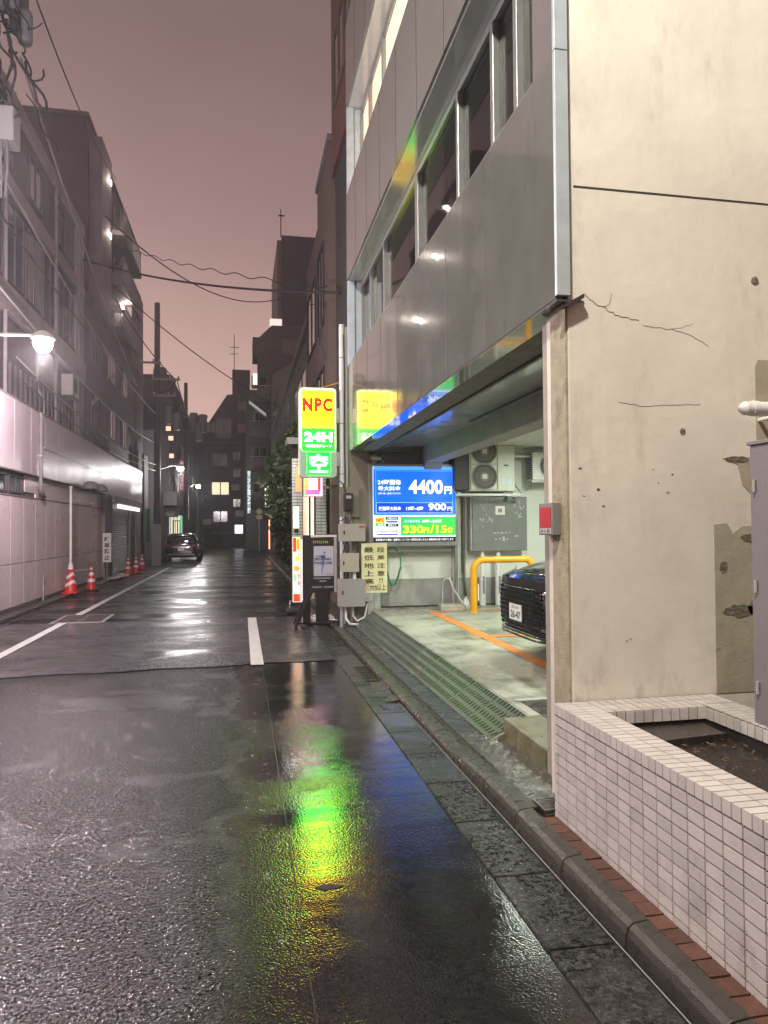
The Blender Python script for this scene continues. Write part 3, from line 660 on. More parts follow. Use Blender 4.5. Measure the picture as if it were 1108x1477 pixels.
m = MB(); m.box(1.80, 3.0, Y1, Y1 + 0.22, 3.0, 14); build('end_pier', m, OLIVE_B, B)

# cream end wall facing the camera, with its column edge
m = MB(); m.box(1.828, 7.5, 3.80, 4.10, 0.0, 13.5); build('end_wall', m, WALL_CREAM, B, bev=0.006)
m = MB(); m.box(1.815, 1.827, 3.812, 4.015, 0.0, 2.975); build('rough_column_edge', m, WALL_ROUGH, B)
m = MB(); m.box(1.832, 2.1, 4.102, 4.17, 0.2, 2.96); build('column_return', m, WALL_TAN, B, bev=0.004)
# horizontal groove, cracks, repair patches
def on_wall(pts, th, name, mt, dz=0.0):
    m = MB()
    for (x0, z0), (x1, z1) in zip(pts[:-1], pts[1:]):
        d = Vector((x1 - x0, z1 - z0)); n = Vector((-d.y, d.x)).normalized() * th
        m.add([(x0 + n.x, 3.7985, z0 + n.y), (x1 + n.x, 3.7985, z1 + n.y), (x1 - n.x, 3.7985, z1 - n.y), (x0 - n.x, 3.7985, z0 - n.y)], [(0, 1, 2, 3)])
    return build(name, m, mt, B)
on_wall([(1.87, 3.655), (3.4, 3.652)], 0.006, 'groove', ALU_DK)
def jag(pts, n=6, a=0.012):
    random.seed(len(pts) * 13 + n); out = []
    for (x0, z0), (x1, z1) in zip(pts[:-1], pts[1:]):
        for i in range(n):
            t = i / n; out.append((x0 + (x1 - x0) * t + random.uniform(-a, a) * 0.6, z0 + (z1 - z0) * t + random.uniform(-a, a)))
    return out + [pts[-1]]
on_wall(jag([(1.83, 2.965), (1.93, 3.03), (2.05, 2.96), (2.16, 2.92), (2.27, 2.90)]), 0.0019, 'crack', CRACK)
on_wall(jag([(2.05, 2.96), (2.09, 2.99), (2.10, 3.05)], 4, 0.006), 0.0012, 'crack', CRACK)
on_wall(jag([(2.48, 2.86), (2.55, 2.87), (2.62, 2.90)], 4, 0.005), 0.0010, 'crack', CRACK)
on_wall(jag([(2.30, 2.87), (2.48, 2.86), (2.62, 2.82), (2.72, 2.77)], 5, 0.008), 0.0013, 'crack', CRACK)
on_wall(jag([(2.14, 2.42), (2.30, 2.40), (2.46, 2.41), (2.66, 2.42)], 5, 0.006), 0.0012, 'crack', CRACK)
on_wall(jag([(1.87, 4.75), (1.95, 4.80), (2.05, 4.79), (2.2, 4.83)], 5, 0.008), 0.002, 'crack', CRACK)
def wall_patch(poly, name, mt, th=0.004):
    m = MB(); m.prism(poly, 'y', 3.80 - th, 3.8005); return build(name, m, mt, B)
def blob(cx, cz, rx, rz, n=18, s=1):
    random.seed(s); return [(cx + rx * math.cos(2 * math.pi * i / n) * random.uniform(0.65, 1.1), cz + rz * math.sin(2 * math.pi * i / n) * random.uniform(0.6, 1.1)) for i in range(n)]
wall_patch([(2.735, 0.72), (3.3, 0.72), (3.3, 1.72), (2.92, 1.70), (2.86, 1.66), (2.82, 1.72), (2.735, 1.71)], 'repair_patch', PATCH)
wall_patch([(3.03, 1.9), (3.35, 1.9), (3.35, 2.70), (3.05, 2.70), (3.03, 2.66)], 'repair_patch', PATCH)
wall_patch([(2.80, 2.105), (3.2, 2.12), (3.2, 1.80), (3.02, 1.86), (2.93, 1.95), (2.90, 2.07)], 'repair_patch', PATCH)
for i, (cx, cz, rx, rz) in enumerate(((2.90, 2.10, 0.09, 0.02), (3.0, 1.63, 0.09, 0.035), (2.79, 1.46, 0.03, 0.04), (3.04, 1.42, 0.05, 0.06), (2.90, 1.20, 0.12, 0.045), (3.02, 1.22, 0.09, 0.06), (3.04, 3.18, 0.028, 0.028), (2.54, 2.26, 0.018, 0.018))):
    wall_patch(blob(cx, cz, rx, rz, s=i + 3), 'spall', SPALL, 0.0065)
random.seed(5)
for i in range(11):
    cx, cz = random.choice(((2.2, 1.15), (1.95, 1.9), (2.45, 2.06), (1.9, 1.5))); cx += random.gauss(0, 0.10); cz += random.gauss(0, 0.09)
    if cx < 1.86: continue
    wall_patch(blob(cx, cz, random.uniform(0.004, 0.014), random.uniform(0.003, 0.009), 8, i), 'paint_chip', SPALL if i % 3 else PATCH, 0.0018)
# rust at the lower panel corner
m = MB(); m.prism([(1.742, 2.93), (1.90, 3.02), (1.90, 2.995), (1.80, 2.94)], 'y', 3.74, 3.80); build('rusty_flashing', m, STEEL_DK, B)

# parking interior
WG = B
m = MB(); m.box(1.95, 9.0, 12.2, 12.4, 0.0, 3.3); build('back_wall', m, WHITE_WALL, B)
m = MB(); m.box(2.35, 9.0, 12.185, 12.199, 0.3, 0.83); build('plinth', m, GREY_BASE, B)
m = MB(); m.box(2.35, 9.0, 12.16, 12.184, 0.3, 0.37); build('skirting', m, STEEL_DK, B)
m = MB(); m.box(8.8, 9.0, 4.1, 12.2, 0.0, 3.3); build('side_wall', m, WHITE_WALL, B)
m = MB(); m.box(1.80, 2.10, 11.95, 12.19, 0.0, 3.0); build('corner_column', m, COLUMN, B, bev=0.006)
m = MB(); m.box(2.3, 4.0, 12.15, 12.198, 2.62, 3.1); build('upper_dark_wall', m, GREY_DK_MET, B)
m = MB(); m.box(3.62, 3.70, 12.06, 12.18, 0.35, 2.9); build('pilaster', m, WHITE_WALL, B, bev=0.004)

# planter -------------------------------------------------------------
P = thing('planter', 'low planter box clad in white rectangular tiles against the cream wall', 'planter', (2.2, 2.8, 0.1))
PX0, PX1, PY0, PY1, PZ0, PZ1 = 1.716, 2.71, 0.5, 3.795, 0.08, 0.712
m = MB()
m.box(PX0, 1.905, PY0, PY1, PZ0, PZ1); m.box(1.905, 2.49, 3.555, PY1, PZ0, PZ1); m.box(2.49, PX1, PY0, PY1, PZ0, PZ1)
build('masonry_core', m, GROUT, P)
tw, thh, jg = 0.0985, 0.0448, 0.0082       # tile face, joint
cw, ch = tw + jg, thh + jg
tm = mesh_of(MB().box(-0.005, 0.005, -tw / 2, tw / 2, -thh / 2, thh / 2), TILE)
zc0 = 0.662
ncol = 0; yb = 3.79
cols = []
yy = 3.79
m_half = mesh_of(MB().box(-0.005, 0.005, -0.0225, 0.0225, -thh / 2, thh / 2), TILE)
rows = 11
for j in range(rows):
    zc = zc0 - (j + 0.5) * ch - 0.002
    piece('tile', m_half, P, Vector((PX0 - 0.004, 3.79 - 0.0245, zc)) - P.location)
    for i in range(18):
        yc = 3.79 - 0.052 - (i + 0.5) * cw + 0.0
        if yc - tw / 2 < 1.75: break
        dx = random.uniform(-0.0007, 0.0007)
        piece('tile', tm, P, Vector((PX0 - 0.004 + dx, yc, zc)) - P.location, rot=(0, random.uniform(-.004, .004), random.uniform(-.006, .006)))
# the tiles below/nearer than the picture as one stuff part
m = MB()
for j in range(rows):
    zc = zc0 - (j + 0.5) * ch - 0.002; yc = 1.75 - 0.04
    while yc > PY0 + 0.05:
        m.box(PX0 - 0.009, PX0 + 0.001, yc - tw / 2, yc + tw / 2, zc - thh / 2, zc + thh / 2); yc -= cw
o = build('near_tiles', m, TILE, P); o['kind'] = 'stuff'
# cap: L shaped nosing tiles across the rim, 50 mm wide, front face + top
capw = 0.0462
nose = MB(); nose.box(-0.012, -0.0, -capw / 2, capw / 2, -0.050, 0.004); nose.box(0.0, 0.083, -capw / 2, capw / 2, -0.004, 0.004)
nose_me = mesh_of(nose, TILE)
flat_me = mesh_of(MB().box(0, 0.095, -capw / 2, capw / 2, -0.004, 0.004), TILE)
inn_me = mesh_of(MB().box(-0.004, 0.004, -capw / 2, capw / 2, -0.03, 0.03), TILE)
yc = 3.79 - 0.026; 
while yc > 1.75:
    piece('cap_tile', nose_me, P, Vector((PX0, yc, PZ1 + 0.003)) - P.location)
    piece('cap_tile', flat_me, P, Vector((PX0 + 0.0885, yc, PZ1 + 0.003)) - P.location)
    if yc < 3.54: piece('inner_tile', inn_me, P, Vector((1.908, yc, PZ1 - 0.03)) - P.location)
    yc -= capw + 0.0071
xc = 1.93
back_me = mesh_of(MB().box(-capw / 2, capw / 2, -0.094, 0, -0.004, 0.004), TILE)
inn2 = mesh_of(MB().box(-capw / 2, capw / 2, -0.004, 0.004, -0.03, 0.03), TILE)
while xc < 2.70:
    piece('cap_tile', back_me, P, Vector((xc, 3.79, PZ1 + 0.003)) - P.location)
    piece('cap_tile', back_me, P, Vector((xc, 3.69, PZ1 + 0.003)) - P.location)
    if xc < 2.48: piece('inner_tile', inn2, P, Vector((xc, 3.552, PZ1 - 0.03)) - P.location)
    xc += capw + 0.0071
back3 = mesh_of(MB().box(-capw / 2, capw / 2, -0.042, 0, -0.004, 0.004), TILE)
xc = 1.93
while xc < 2.48:
    piece('cap_tile', back3, P, Vector((xc, 3.592, PZ1 + 0.003)) - P.location); xc += capw + 0.0071
yc = 3.56
while yc > 3.0:
    piece('cap_tile', flat_me, P, Vector((2.50, yc, PZ1 + 0.003)) - P.location)
    piece('cap_tile', flat_me, P, Vector((2.60, yc, PZ1 + 0.003)) - P.location)
    piece('inner_tile', inn_me, P, Vector((2.487, yc, PZ1 - 0.03)) - P.location)
    yc -= capw + 0.0071
m = MB(); nx, ny = 14, 40; vv = []
for j in range(ny + 1):
    for i in range(nx + 1):
        vv.append((1.90 + 0.6 * i / nx, 0.6 + 2.96 * j / ny, 0.60 + random.uniform(-0.010, 0.012) - 0.03 * (1 - j / ny)))
m.add(vv, [(j * (nx + 1) + i, j * (nx + 1) + i + 1, (j + 1) * (nx + 1) + i + 1, (j + 1) * (nx + 1) + i) for j in range(ny) for i in range(nx)], True)
o = build('soil', m, SOIL, P); o['kind'] = 'stuff'
hp = thing('steel_plate', 'rusty dark steel plate lying on the soil inside the white tiled planter', 'metal plate', (2.2, 3.4, 0.63))
m = MB(); m.prism([(1.98, 3.53), (2.46, 3.53), (2.44, 3.33), (2.06, 3.28)], 'z', 0.628, 0.634); build('plate', m, STEEL_DK, hp)
m = MB(); m.prism([(2.06, 3.265), (2.44, 3.315), (2.44, 3.325), (2.06, 3.275)], 'z', 0.60, 0.640); build('rim', m, STEEL_DK, hp)
lf = MB(); random.seed(3)
for i in range(260):
    x, y_ = random.uniform(1.93, 2.46), random.uniform(2.2, 3.3); a = random.uniform(0, 6.28); s_ = random.uniform(0.006, 0.018)
    z = 0.612 + random.uniform(0, 0.008)
    lf.add([(x + s_ * math.cos(a), y_ + s_ * math.sin(a), z), (x + 0.5 * s_ * math.cos(a + 1.6), y_ + 0.5 * s_ * math.sin(a + 1.6), z + 0.006), (x - s_ * math.cos(a), y_ - s_ * math.sin(a), z + 0.003), (x + 0.5 * s_ * math.cos(a - 1.6), y_ + 0.5 * s_ * math.sin(a - 1.6), z)], [(0, 1, 2, 3)])
o = build('leaf_litter', lf, mat('wet_dead_leaf', (0.075, 0.045, 0.022), 0.3), None, recalc=False); setp(o, label='scattered wet brown leaves on the planter soil', cat='leaves', kind='stuff')

# grey cabinet in the planter and the white pipe in front of the wall
cb = thing('utility_cabinet', 'tall plain grey violet metal cabinet rising out of the tiled planter at the right edge', 'cabinet', (2.75, 3.1, 0.6))
CAB = mat('grey_violet_cabinet', (0.19, 0.175, 0.185), 0.5, n_scale=2, n_amt=0.06, bump=0.15, b_scale=90)
m = MB(); m.box(2.515, 3.3, 2.7, 3.205, 0.66, 2.105); build('body', m, CAB, cb, bev=0.008)
m = MB(); m.box(2.505, 3.31, 2.69, 3.215, 2.105, 2.125); build('top', m, CAB, cb, bev=0.004)
m = MB(); m.box(2.512, 2.5145, 2.76, 3.15, 0.74, 2.05); build('door_leaf', m, CAB, cb)
for z in (0.9, 1.4, 1.9):
    m = MB(); m.cyl((2.506, 3.165, z - 0.03), (2.506, 3.165, z + 0.03), 0.008, n=8); m.cyl((2.54, 3.199, z), (2.54, 3.209, z), 0.006, n=8); build('hinge', m, GREY_MET, cb)
m = MB(); m.box(2.54, 3.28, 2.73, 3.18, 0.58, 0.66); build('plinth', m, STEEL_DK, cb)
pp = thing('vent_pipe', 'short white plastic pipe end with a collar above the grey cabinet', 'pipe', (2.9, 3.5, 2.2))
m = MB(); m.cyl((2.66, 3.42, 2.335), (3.4, 3.42, 2.335), 0.038, n=18); build('pipe', m, WHITE_PL, pp)
m = MB(); m.lathe([(0, -0.03), (0.025, -0.022), (0.037, 0)], n=18); 
for i, v in enumerate(m.v): m.v[i] = (2.66 + v[2], 3.42 + v[0], 2.335 + v[1])
build('end_cap', m, WHITE_PL, pp)
m = MB(); m.cyl((2.70, 3.42, 2.335), (2.735, 3.42, 2.335), 0.042, n=18); build('collar', m, WHITE_PL, pp)
m = MB(); m.tube([(3.05, 3.42, 2.335), (3.05, 3.8, 2.335)], 0.014); build('bracket', m, WHITE_PL, pp)

# red brick strip between kerb and planter
BR = thing('brick_strip', None, None, (1.68, 2.5, 0.1)); BR['kind'] = 'structure'
bm_ = mesh_of(MB().box(-0.044, 0.044, -0.0475, 0.0475, -0.03, 0.0), BRICK_RED)
m = MB(); m.box(1.619, 1.72, 0.6, 3.80, 0.0, 0.086); build('mortar_bed', m, MORTAR_RUB, BR)
random.seed(11)
yy = 3.72
while yy > 1.2:
    piece('brick', bm_, BR, Vector((1.666, yy, 0.103 + random.uniform(-0.002, 0.002))) - BR.location, rot=(random.uniform(-.02, .02), random.uniform(-.02, .02), random.uniform(-.01, .01)))
    yy -= 0.104

# ================================================================== THINGS IN THE PARKING BAY
def fan_grille(mb_mat, parent, cx, y, cz, r, nsp=44, swirl=0.5):
    m = MB(); 
    for rr, t in ((r, 0.008), (r * 0.66, 0.003), (r * 0.33, 0.004)):
        ring = [(cx + rr * math.cos(2 * math.pi * i / 32), y, cz + rr * math.sin(2 * math.pi * i / 32)) for i in range(33)]
        m.tube(ring, t, 5)
    for i in range(nsp):
        a = 2 * math.pi * i / nsp
        pts = [(cx + q * r * math.cos(a + swirl * q), y - 0.004, cz + q * r * math.sin(a + swirl * q)) for q in (0.2, 0.5, 0.8, 1.0)]
        m.tube(pts, 0.0028, 4)
    return build('fan_guard', m, mb_mat, parent)
AC_BEIGE = mat('ac_beige', (0.56, 0.57, 0.49), 0.45, n_scale=3, n_amt=0.12)
FAN_DK = mat('fan_dark', (0.055, 0.052, 0.045), 0.6)
FAN_G = mat('fan_guard_grey', (0.36, 0.35, 0.31), 0.5)
ac = thing('air_conditioner', 'large beige twin fan air conditioning unit on a wall shelf above the slate metal cabinet', 'air conditioner', (4.3, 11.9, 2.2))
AX0, AX1, AY0, AZ0, AZ1 = 3.80, 4.62, 11.72, 2.33, 3.10
m = MB(); m.box(AX0, AX1, AY0, AY0 + 0.34, AZ0, 3.115); build('casing', m, AC_BEIGE, ac, bev=0.012)
for cz in (2.575, 3.01):
    m = MB(); m.lathe([(0.0, 0), (0.21, 0), (0.225, 0.012)], n=32)
    for i, v in enumerate(m.v): m.v[i] = (4.065 + v[0], AY0 - 0.002 - v[2] * 0.3, cz + v[1])
    build('fan_opening', m, FAN_DK, ac)
    fan_grille(FAN_G, ac, 4.065, AY0 - 0.022, cz, 0.222)
    m = MB(); m.box(4.02, 4.11, AY0 - 0.032, AY0 - 0.02, cz - 0.042, cz + 0.042); build('fan_hub', m, AC_BEIGE, ac, bev=0.01)
    m = MB()
    for (x0, x1, z0, z1) in ((3.82, 4.31, cz - 0.222, cz - 0.214), (3.82, 4.31, cz + 0.205, cz + 0.213), (3.82, 3.83, cz - 0.213, cz + 0.204), (4.30, 4.31, cz - 0.213, cz + 0.204)): m.box(x0, x1, AY0 - 0.018, AY0 - 0.001, z0, z1)
    build('grille_frame', m, FAN_G, ac)
m = MB(); m.box(4.42, 4.50, AY0 - 0.004, AY0 - 0.001, 2.76, 2.785); build('badge', m, FAN_DK, ac)
m = MB(); m.box(4.36, 4.46, AY0 - 0.003, AY0 - 0.001, 2.46, 2.58); build('sticker', m, mat('pale_blue_sticker', (0.50, 0.60, 0.70), 0.5), ac)
m = MB(); m.box(4.48, 4.56, AY0 - 0.003, AY0 - 0.001, 2.45, 2.57); build('sticker', m, MATS['pale_blue_sticker'], ac)
m = MB(); m.box(3.55, 3.79, 11.75, 12.1, 2.35, 2.95); build('side_coil', m, FAN_DK, ac, bev=0.01)
sh = MB(); sh.box(3.55, 4.78, 11.68, 11.72, 2.25, 2.285); sh.box(3.55, 4.78, 12.05, 12.09, 2.25, 2.285); sh.box(3.60, 3.64, 11.72, 12.19, 2.285, 2.31); sh.box(4.58, 4.62, 11.72, 12.19, 2.285, 2.31)
sh.tube([(3.58, 11.70, 2.27), (3.50, 12.18, 2.55)], 0.012, 6); sh.tube([(4.74, 11.70, 2.27), (4.66, 12.18, 2.62)], 0.012, 6)
s_ = build('wall_shelf', sh, GALV, None); s_['label'] = 'galvanised angle iron shelf carrying the twin fan air conditioning unit'; s_['category'] = 'shelf'

ac2 = thing('air_conditioner', 'smaller white single fan air conditioning unit beside the column, half hidden', 'air conditioner', (5.3, 11.9, 2.7))
m = MB(); m.box(4.98, 5.75, 11.80, 12.10, 2.53, 3.02); build('casing', m, WHITE_PL, ac2, bev=0.012)
m = MB(); m.lathe([(0.0, 0), (0.19, 0), (0.205, 0.01)], n=32)
for i, v in enumerate(m.v): m.v[i] = (5.31 + v[0], 11.797 - v[2] * 0.3, 2.775 + v[1])
build('fan_opening', m, FAN_DK, ac2)
fan_grille(FAN_G, ac2, 5.31, 11.784, 2.775, 0.2, 30, 0.3)
m = MB(); m.cyl((5.31, 11.765, 2.775), (5.31, 11.78, 2.775), 0.045, n=20); build('fan_hub', m, WHITE_PL, ac2)
m = MB()
for i in range(12): m.box(4.96, 4.979, 11.83, 12.07, 2.56 + i * 0.037, 2.58 + i * 0.037)
o = build('side_fins', m, FAN_DK, ac2)
s2 = MB(); s2.box(4.96, 5.75, 11.80, 11.83, 2.49, 2.528); s2.box(5.0, 5.03, 11.83, 12.19, 2.49, 2.52); s2.tube([(5.015, 11.84, 2.50), (5.015, 12.18, 2.36)], 0.012, 6)
s_ = build('wall_bracket', s2, GALV, None); s_['label'] = 'galvanised wall bracket under the smaller white air conditioning unit'; s_['category'] = 'bracket'

# slate metal wall cabinet with peeled paint
wc = thing('wall_cabinet', 'big square slate grey metal wall cabinet with peeling white paint marks', 'cabinet', (4.4, 12.0, 1.8))
CAB2 = mat('peeling_slate_paint', (0.155, 0.165, 0.155), 0.48, n_scale=6, n_amt=0.15, stain=((0.42, 0.42, 0.36), 9, 0.66, 0.8))
m = MB(); m.box(3.90, 4.93, 11.99, 12.19, 1.30, 2.245); build('body', m, GREY_MET, wc, bev=0.006)
m = MB(); m.box(3.93, 4.93, 11.965, 11.988, 1.30, 2.245); build('door', m, CAB2, wc, bev=0.006)
m = MB(); m.box(4.35, 4.52, 11.961, 11.9645, 1.93, 2.08); build('sticker', m, CONE_WHITE, wc)
m = MB(); m.box(4.395, 4.47, 11.957, 11.9605, 1.97, 2.04); build('sticker_print', m, GREY_DK_MET, wc)
random.seed(21); 
for i in range(60):
    cx = 4.18 + random.gauss(0, 0.075) if i % 2 else 4.75 + random.gauss(0, 0.06); cz = random.uniform(1.72, 2.2) if i % 2 else random.uniform(1.85, 2.21)
    r_ = random.uniform(0.006, 0.022); random.seed(i * 7 + 1)
    pts = [(min(4.92, cx + r_ * math.cos(k * math.pi / 4) * random.uniform(.4, 1.2)), cz + 1.3 * r_ * math.sin(k * math.pi / 4) * random.uniform(.4, 1.2)) for k in range(8)]
    if i == 0: pm = MB()
    pm.prism(pts, 'y', 11.963, 11.9652)
    random.seed(i * 31 + 5)
build('peeled_paint', pm, mat('peeled_primer', (0.40, 0.40, 0.34), 0.7), wc)
pm = MB()
for x0, w_, z in ((4.30, 0.05, 1.60), (4.37, 0.03, 1.605), (4.43, 0.06, 1.60), (4.52, 0.04, 1.60), (4.60, 0.015, 1.61), (4.33, 0.04, 1.49), (4.41, 0.03, 1.50), (4.54, 0.04, 1.49), (4.70, 0.07, 1.545)): pm.box(x0, x0 + w_, 11.9625, 11.9645, z, z + 0.022)
pm.box(4.475, 4.515, 11.9625, 11.9645, 1.47, 1.55)
build('worn_marking', pm, MATS['peeled_primer'], wc)

# conduit pipes below the cabinet
for k, (x, lab) in enumerate(((4.13, 'left'), (4.42, 'right'))):
    t = thing('conduit_pipe', ('white conduit pipe rising to the slate cabinet, nearer the yellow guard post' if k == 0 else 'white conduit pipe rising to the slate cabinet, right beside the dark car'), 'pipe', (x, 12.05, 0.36))
    m = MB(); m.cyl((x, 12.05, 0.80), (x, 12.05, 1.30), 0.036, n=14); build('upper_pipe', m, WHITE_PL, t)
    m = MB(); m.cyl((x, 12.05, 0.35), (x, 12.05, 0.92), 0.056, n=14); build('pipe_sleeve', m, WHITE_PL, t)
    m = MB(); m.box(x - 0.012, x + 0.02, 11.985, 11.996, 0.56, 0.86); build('sticker', m, GREY_DK_MET, t)
t = thing('downpipe', 'thin dark brown pipe running down the wall left of the slate cabinet', 'pipe', (3.83, 12.15, 0.5))
m = MB(); m.tube([(3.83, 12.15, 2.24), (3.83, 12.15, 0.86), (3.87, 12.15, 0.5)], 0.022, 8); build('pipe', m, COLUMN, t)
m = MB(); m.tube([(3.79, 12.15, 2.24), (3.79, 12.15, 0.9)], 0.008, 6); build('pipe', m, ALU_DK, t)

# yellow guard bar
g = thing('guard_bar', 'bent yellow steel guard bar standing in front of the parking bay wall', 'guard bar', (4.2, 11.3, 0.33))
def arc(cx, cz, r, a0, a1, n=8): return [(cx + r * math.cos(a0 + (a1 - a0) * i / n), cz + r * math.sin(a0 + (a1 - a0) * i / n)) for i in range(n + 1)]
pts = [(3.72, 11.3, fz(11.3)), (3.72, 11.3, 0.95)] + [(x, 11.3, z) for x, z in arc(3.90, 1.00, 0.18, math.pi, math.pi / 2)] + [(4.55, 11.3, 1.18)] + [(x, 11.3, z) for x, z in arc(4.62, 1.08, 0.10, math.pi / 2, 0)] + [(4.72, 11.3, fz(11.3))]
m = MB(); m.tube(pts, 0.055, 14); build('bar', m, YELLOW_P, g)
m = MB(); m.cyl((3.72, 11.3, fz(11.3)), (3.72, 11.3, fz(11.3) + 0.012), 0.085, n=16); m.cyl((4.72, 11.3, fz(11.3)), (4.72, 11.3, fz(11.3) + 0.012), 0.085, n=16); build('base_plate', m, YELLOW_P, g)
m = MB(); m.box(3.775, 3.80, 11.26, 11.32, 0.52, 0.78); build('tape', m, WHITE_PL, g)

# red sign box on the column
rs = thing('fire_box', 'small grey box with a red plate fixed to the column edge beside the car', 'sign box', (1.8, 3.97, 1.75))
m = MB(); m.box(1.765, 1.814, 3.90, 4.10, 1.655, 1.845); build('box', m, GREY_DK_MET, rs, bev=0.004)
m = MB(); m.box(1.7615, 1.7645, 3.925, 4.075, 1.70, 1.82); build('red_plate', m, mat('sign_red', (0.48, 0.015, 0.03), 0.3), rs)
m = MB(); m.box(1.762, 1.7645, 3.925, 4.075, 1.665, 1.695); build('label', m, CONE_WHITE, rs)
text('lettering', '消火器', rs, (-4.07, -3.93, 1.668, 1.692), 1.7605, CRACK, face='-x', bold=0.01)

# price board
pb = thing('price_board', 'large lit blue and green parking price board reading 4400 yen, 900 yen and 330 yen', 'price board', (2.85, 12.0, 2.1))
BLUE = emit('board_blue', (0.0, 0.072, 0.62), 2.3); BLUE2 = emit('board_deep_blue', (0.0, 0.035, 0.36), 1.9); SKYB = emit('board_sky_blue', (0.06, 0.30, 0.95), 1.3)
GRN = emit('board_green', (0.03, 0.42, 0.06), 1.1); WHT = emit('board_white', (0.90, 0.95, 1.0), 1.25); YEL = emit('board_pale_yellow', (1.0, 0.98, 0.42), 1.5)
BOARD_OFF = emit('board_offwhite', (0.70, 0.76, 0.86), 0.8); BLK = mat('board_black', (0.015, 0.015, 0.02), 0.4); ORG = emit('board_orange', (0.95, 0.55, 0.02), 1.0); TEXTBLUE = emit('board_text_blue', (0.05, 0.10, 0.55), 0.7); REDL = emit('board_red', (0.85, 0.02, 0.01), 1.0)
m = MB(); m.box(2.09, 3.655, 11.90, 12.10, 1.40, 2.795); build('case', m, ALU, pb, bev=0.006)
bx0, bx1, bz0, bz1, by = 2.165, 3.60, 1.475, 2.75, 11.894
def bw(u): return bx0 + (bx1 - bx0) * u
def bh(v): return bz1 - (bz1 - bz0) * v
def bpan(name, u0, u1, v0, v1, mt, d): 
    m = MB(); m.box(bw(u0), bw(u1), by - d, by - d + 0.003, bh(v1), bh(v0)); return build(name, m, mt, pb)
bpan('backlight', 0, 1, 0, 1, WHT, -0.001)
bpan('blue_panel', 0.005, 1, 0.0, 0.645, BLUE, 0.003)
bpan('top_glow', 0.005, 1, 0.0, 0.045, SKYB, 0.006)
def outline(u0, u1, v0, v1, w, mt, d):
    for a in ((u0, u1, v0, v0 + w * 1.1), (u0, u1, v1 - w * 1.1, v1), (u0, u0 + w, v0 + w * 1.1, v1 - w * 1.1), (u1 - w, u1, v0 + w * 1.1, v1 - w * 1.1)): bpan('border', *a, mt, d)
outline(0.03, 0.97, 0.055, 0.625, 0.007, SKYB, 0.007)
bpan('night_panel', 0.04, 0.96, 0.49, 0.61, BLUE2, 0.006)
outline(0.035, 0.965, 0.475, 0.62, 0.006, emit('board_light_line', (0.25, 0.42, 1.0), 1.2), 0.009)
bpan('info_panel', 0.0, 0.325, 0.66, 0.93, BOARD_OFF, 0.003)
bpan('green_panel', 0.33, 1, 0.665, 0.915, GRN, 0.003)
bpan('footer', 0.0, 1, 0.935, 1.0, BLK, 0.003)
def btxt(s, u0, u1, v0, v1, mt, bold=0.02, d=0.0105): return text('lettering', s, pb, (bw(u0), bw(u1), bh(v1), bh(v0)), by - d, mt, bold)
btxt('24時間毎', 0.055, 0.335, 0.175, 0.245, WHT); btxt('最大料金', 0.060, 0.33, 0.260, 0.325, WHT); btxt('(繰り返し適用されます)', 0.06, 0.33, 0.345, 0.375, WHT, 0.005)
btxt('4400', 0.43, 0.845, 0.175, 0.365, YEL, 0.03); btxt('円', 0.865, 0.955, 0.26, 0.365, YEL, 0.03)
btxt('夜間最大料金', 0.065, 0.335, 0.53, 0.585, WHT); btxt('19時~8時', 0.395, 0.605, 0.53, 0.585, WHT); btxt('900', 0.665, 0.885, 0.49, 0.585, WHT, 0.03); btxt('円', 0.90, 0.955, 0.535, 0.59, WHT, 0.01)
bpan('time_tag', 0.365, 0.57, 0.70, 0.75, emit('board_teal', (0.04, 0.45, 0.30), 1.0), 0.006); btxt('オールタイム', 0.375, 0.56, 0.71, 0.742, WHT, 0.01); btxt('0時~24時', 0.59, 0.83, 0.705, 0.75, WHT, 0.01)
YG = emit('board_yellow', (0.95, 1.0, 0.02), 1.5)
btxt('330', 0.36, 0.60, 0.785, 0.885, YG, 0.02); btxt('円', 0.605, 0.67, 0.81, 0.885, YG, 0.02); btxt('/', 0.685, 0.735, 0.775, 0.885, YG, 0.01); btxt('15', 0.76, 0.89, 0.785, 0.885, YG, 0.02); btxt('分', 0.90, 0.965, 0.805, 0.885, YG, 0.02)
bpan('logo_top', 0.03, 0.135, 0.675, 0.745, ORG, 0.006); bpan('logo_bottom', 0.03, 0.135, 0.745, 0.79, GRN, 0.006)
btxt('NPC', 0.035, 0.13, 0.685, 0.735, REDL, 0.03); btxt('24H', 0.055, 0.115, 0.755, 0.783, WHT, 0.02)
bpan('tag', 0.15, 0.30, 0.672, 0.705, BLK, 0.006); bpan('tag', 0.15, 0.30, 0.76, 0.795, BLK, 0.006)
btxt('お問合せ先', 0.165, 0.285, 0.678, 0.70, WHT, 0.01); btxt('管理番号', 0.175, 0.275, 0.766, 0.789, WHT, 0.01); bpan('fine_print', 0.16, 0.29, 0.722, 0.742, TEXTBLUE, 0.006)
btxt('株式会社', 0.04, 0.12, 0.815, 0.835, TEXTBLUE, 0.0); btxt('駐車場の管理', 0.04, 0.29, 0.845, 0.87, TEXTBLUE, 0.0); bpan('fine_print', 0.04, 0.29, 0.892, 0.908, TEXTBLUE, 0.006)
btxt('駐車場内での事故・盗難等については一切責任を負いません 無断駐車は固くお断りします', 0.03, 0.97, 0.955, 0.985, WHT, 0.0)
m = MB(); m.box(3.60, 3.655, 11.94, 12.0, 0.35, 1.399); build('post', m, ALU, pb, bev=0.003)
m = MB(); m.box(2.20, 3.58, 12.02, 12.05, 1.30, 1.34); build('rail', m, ALU, pb)
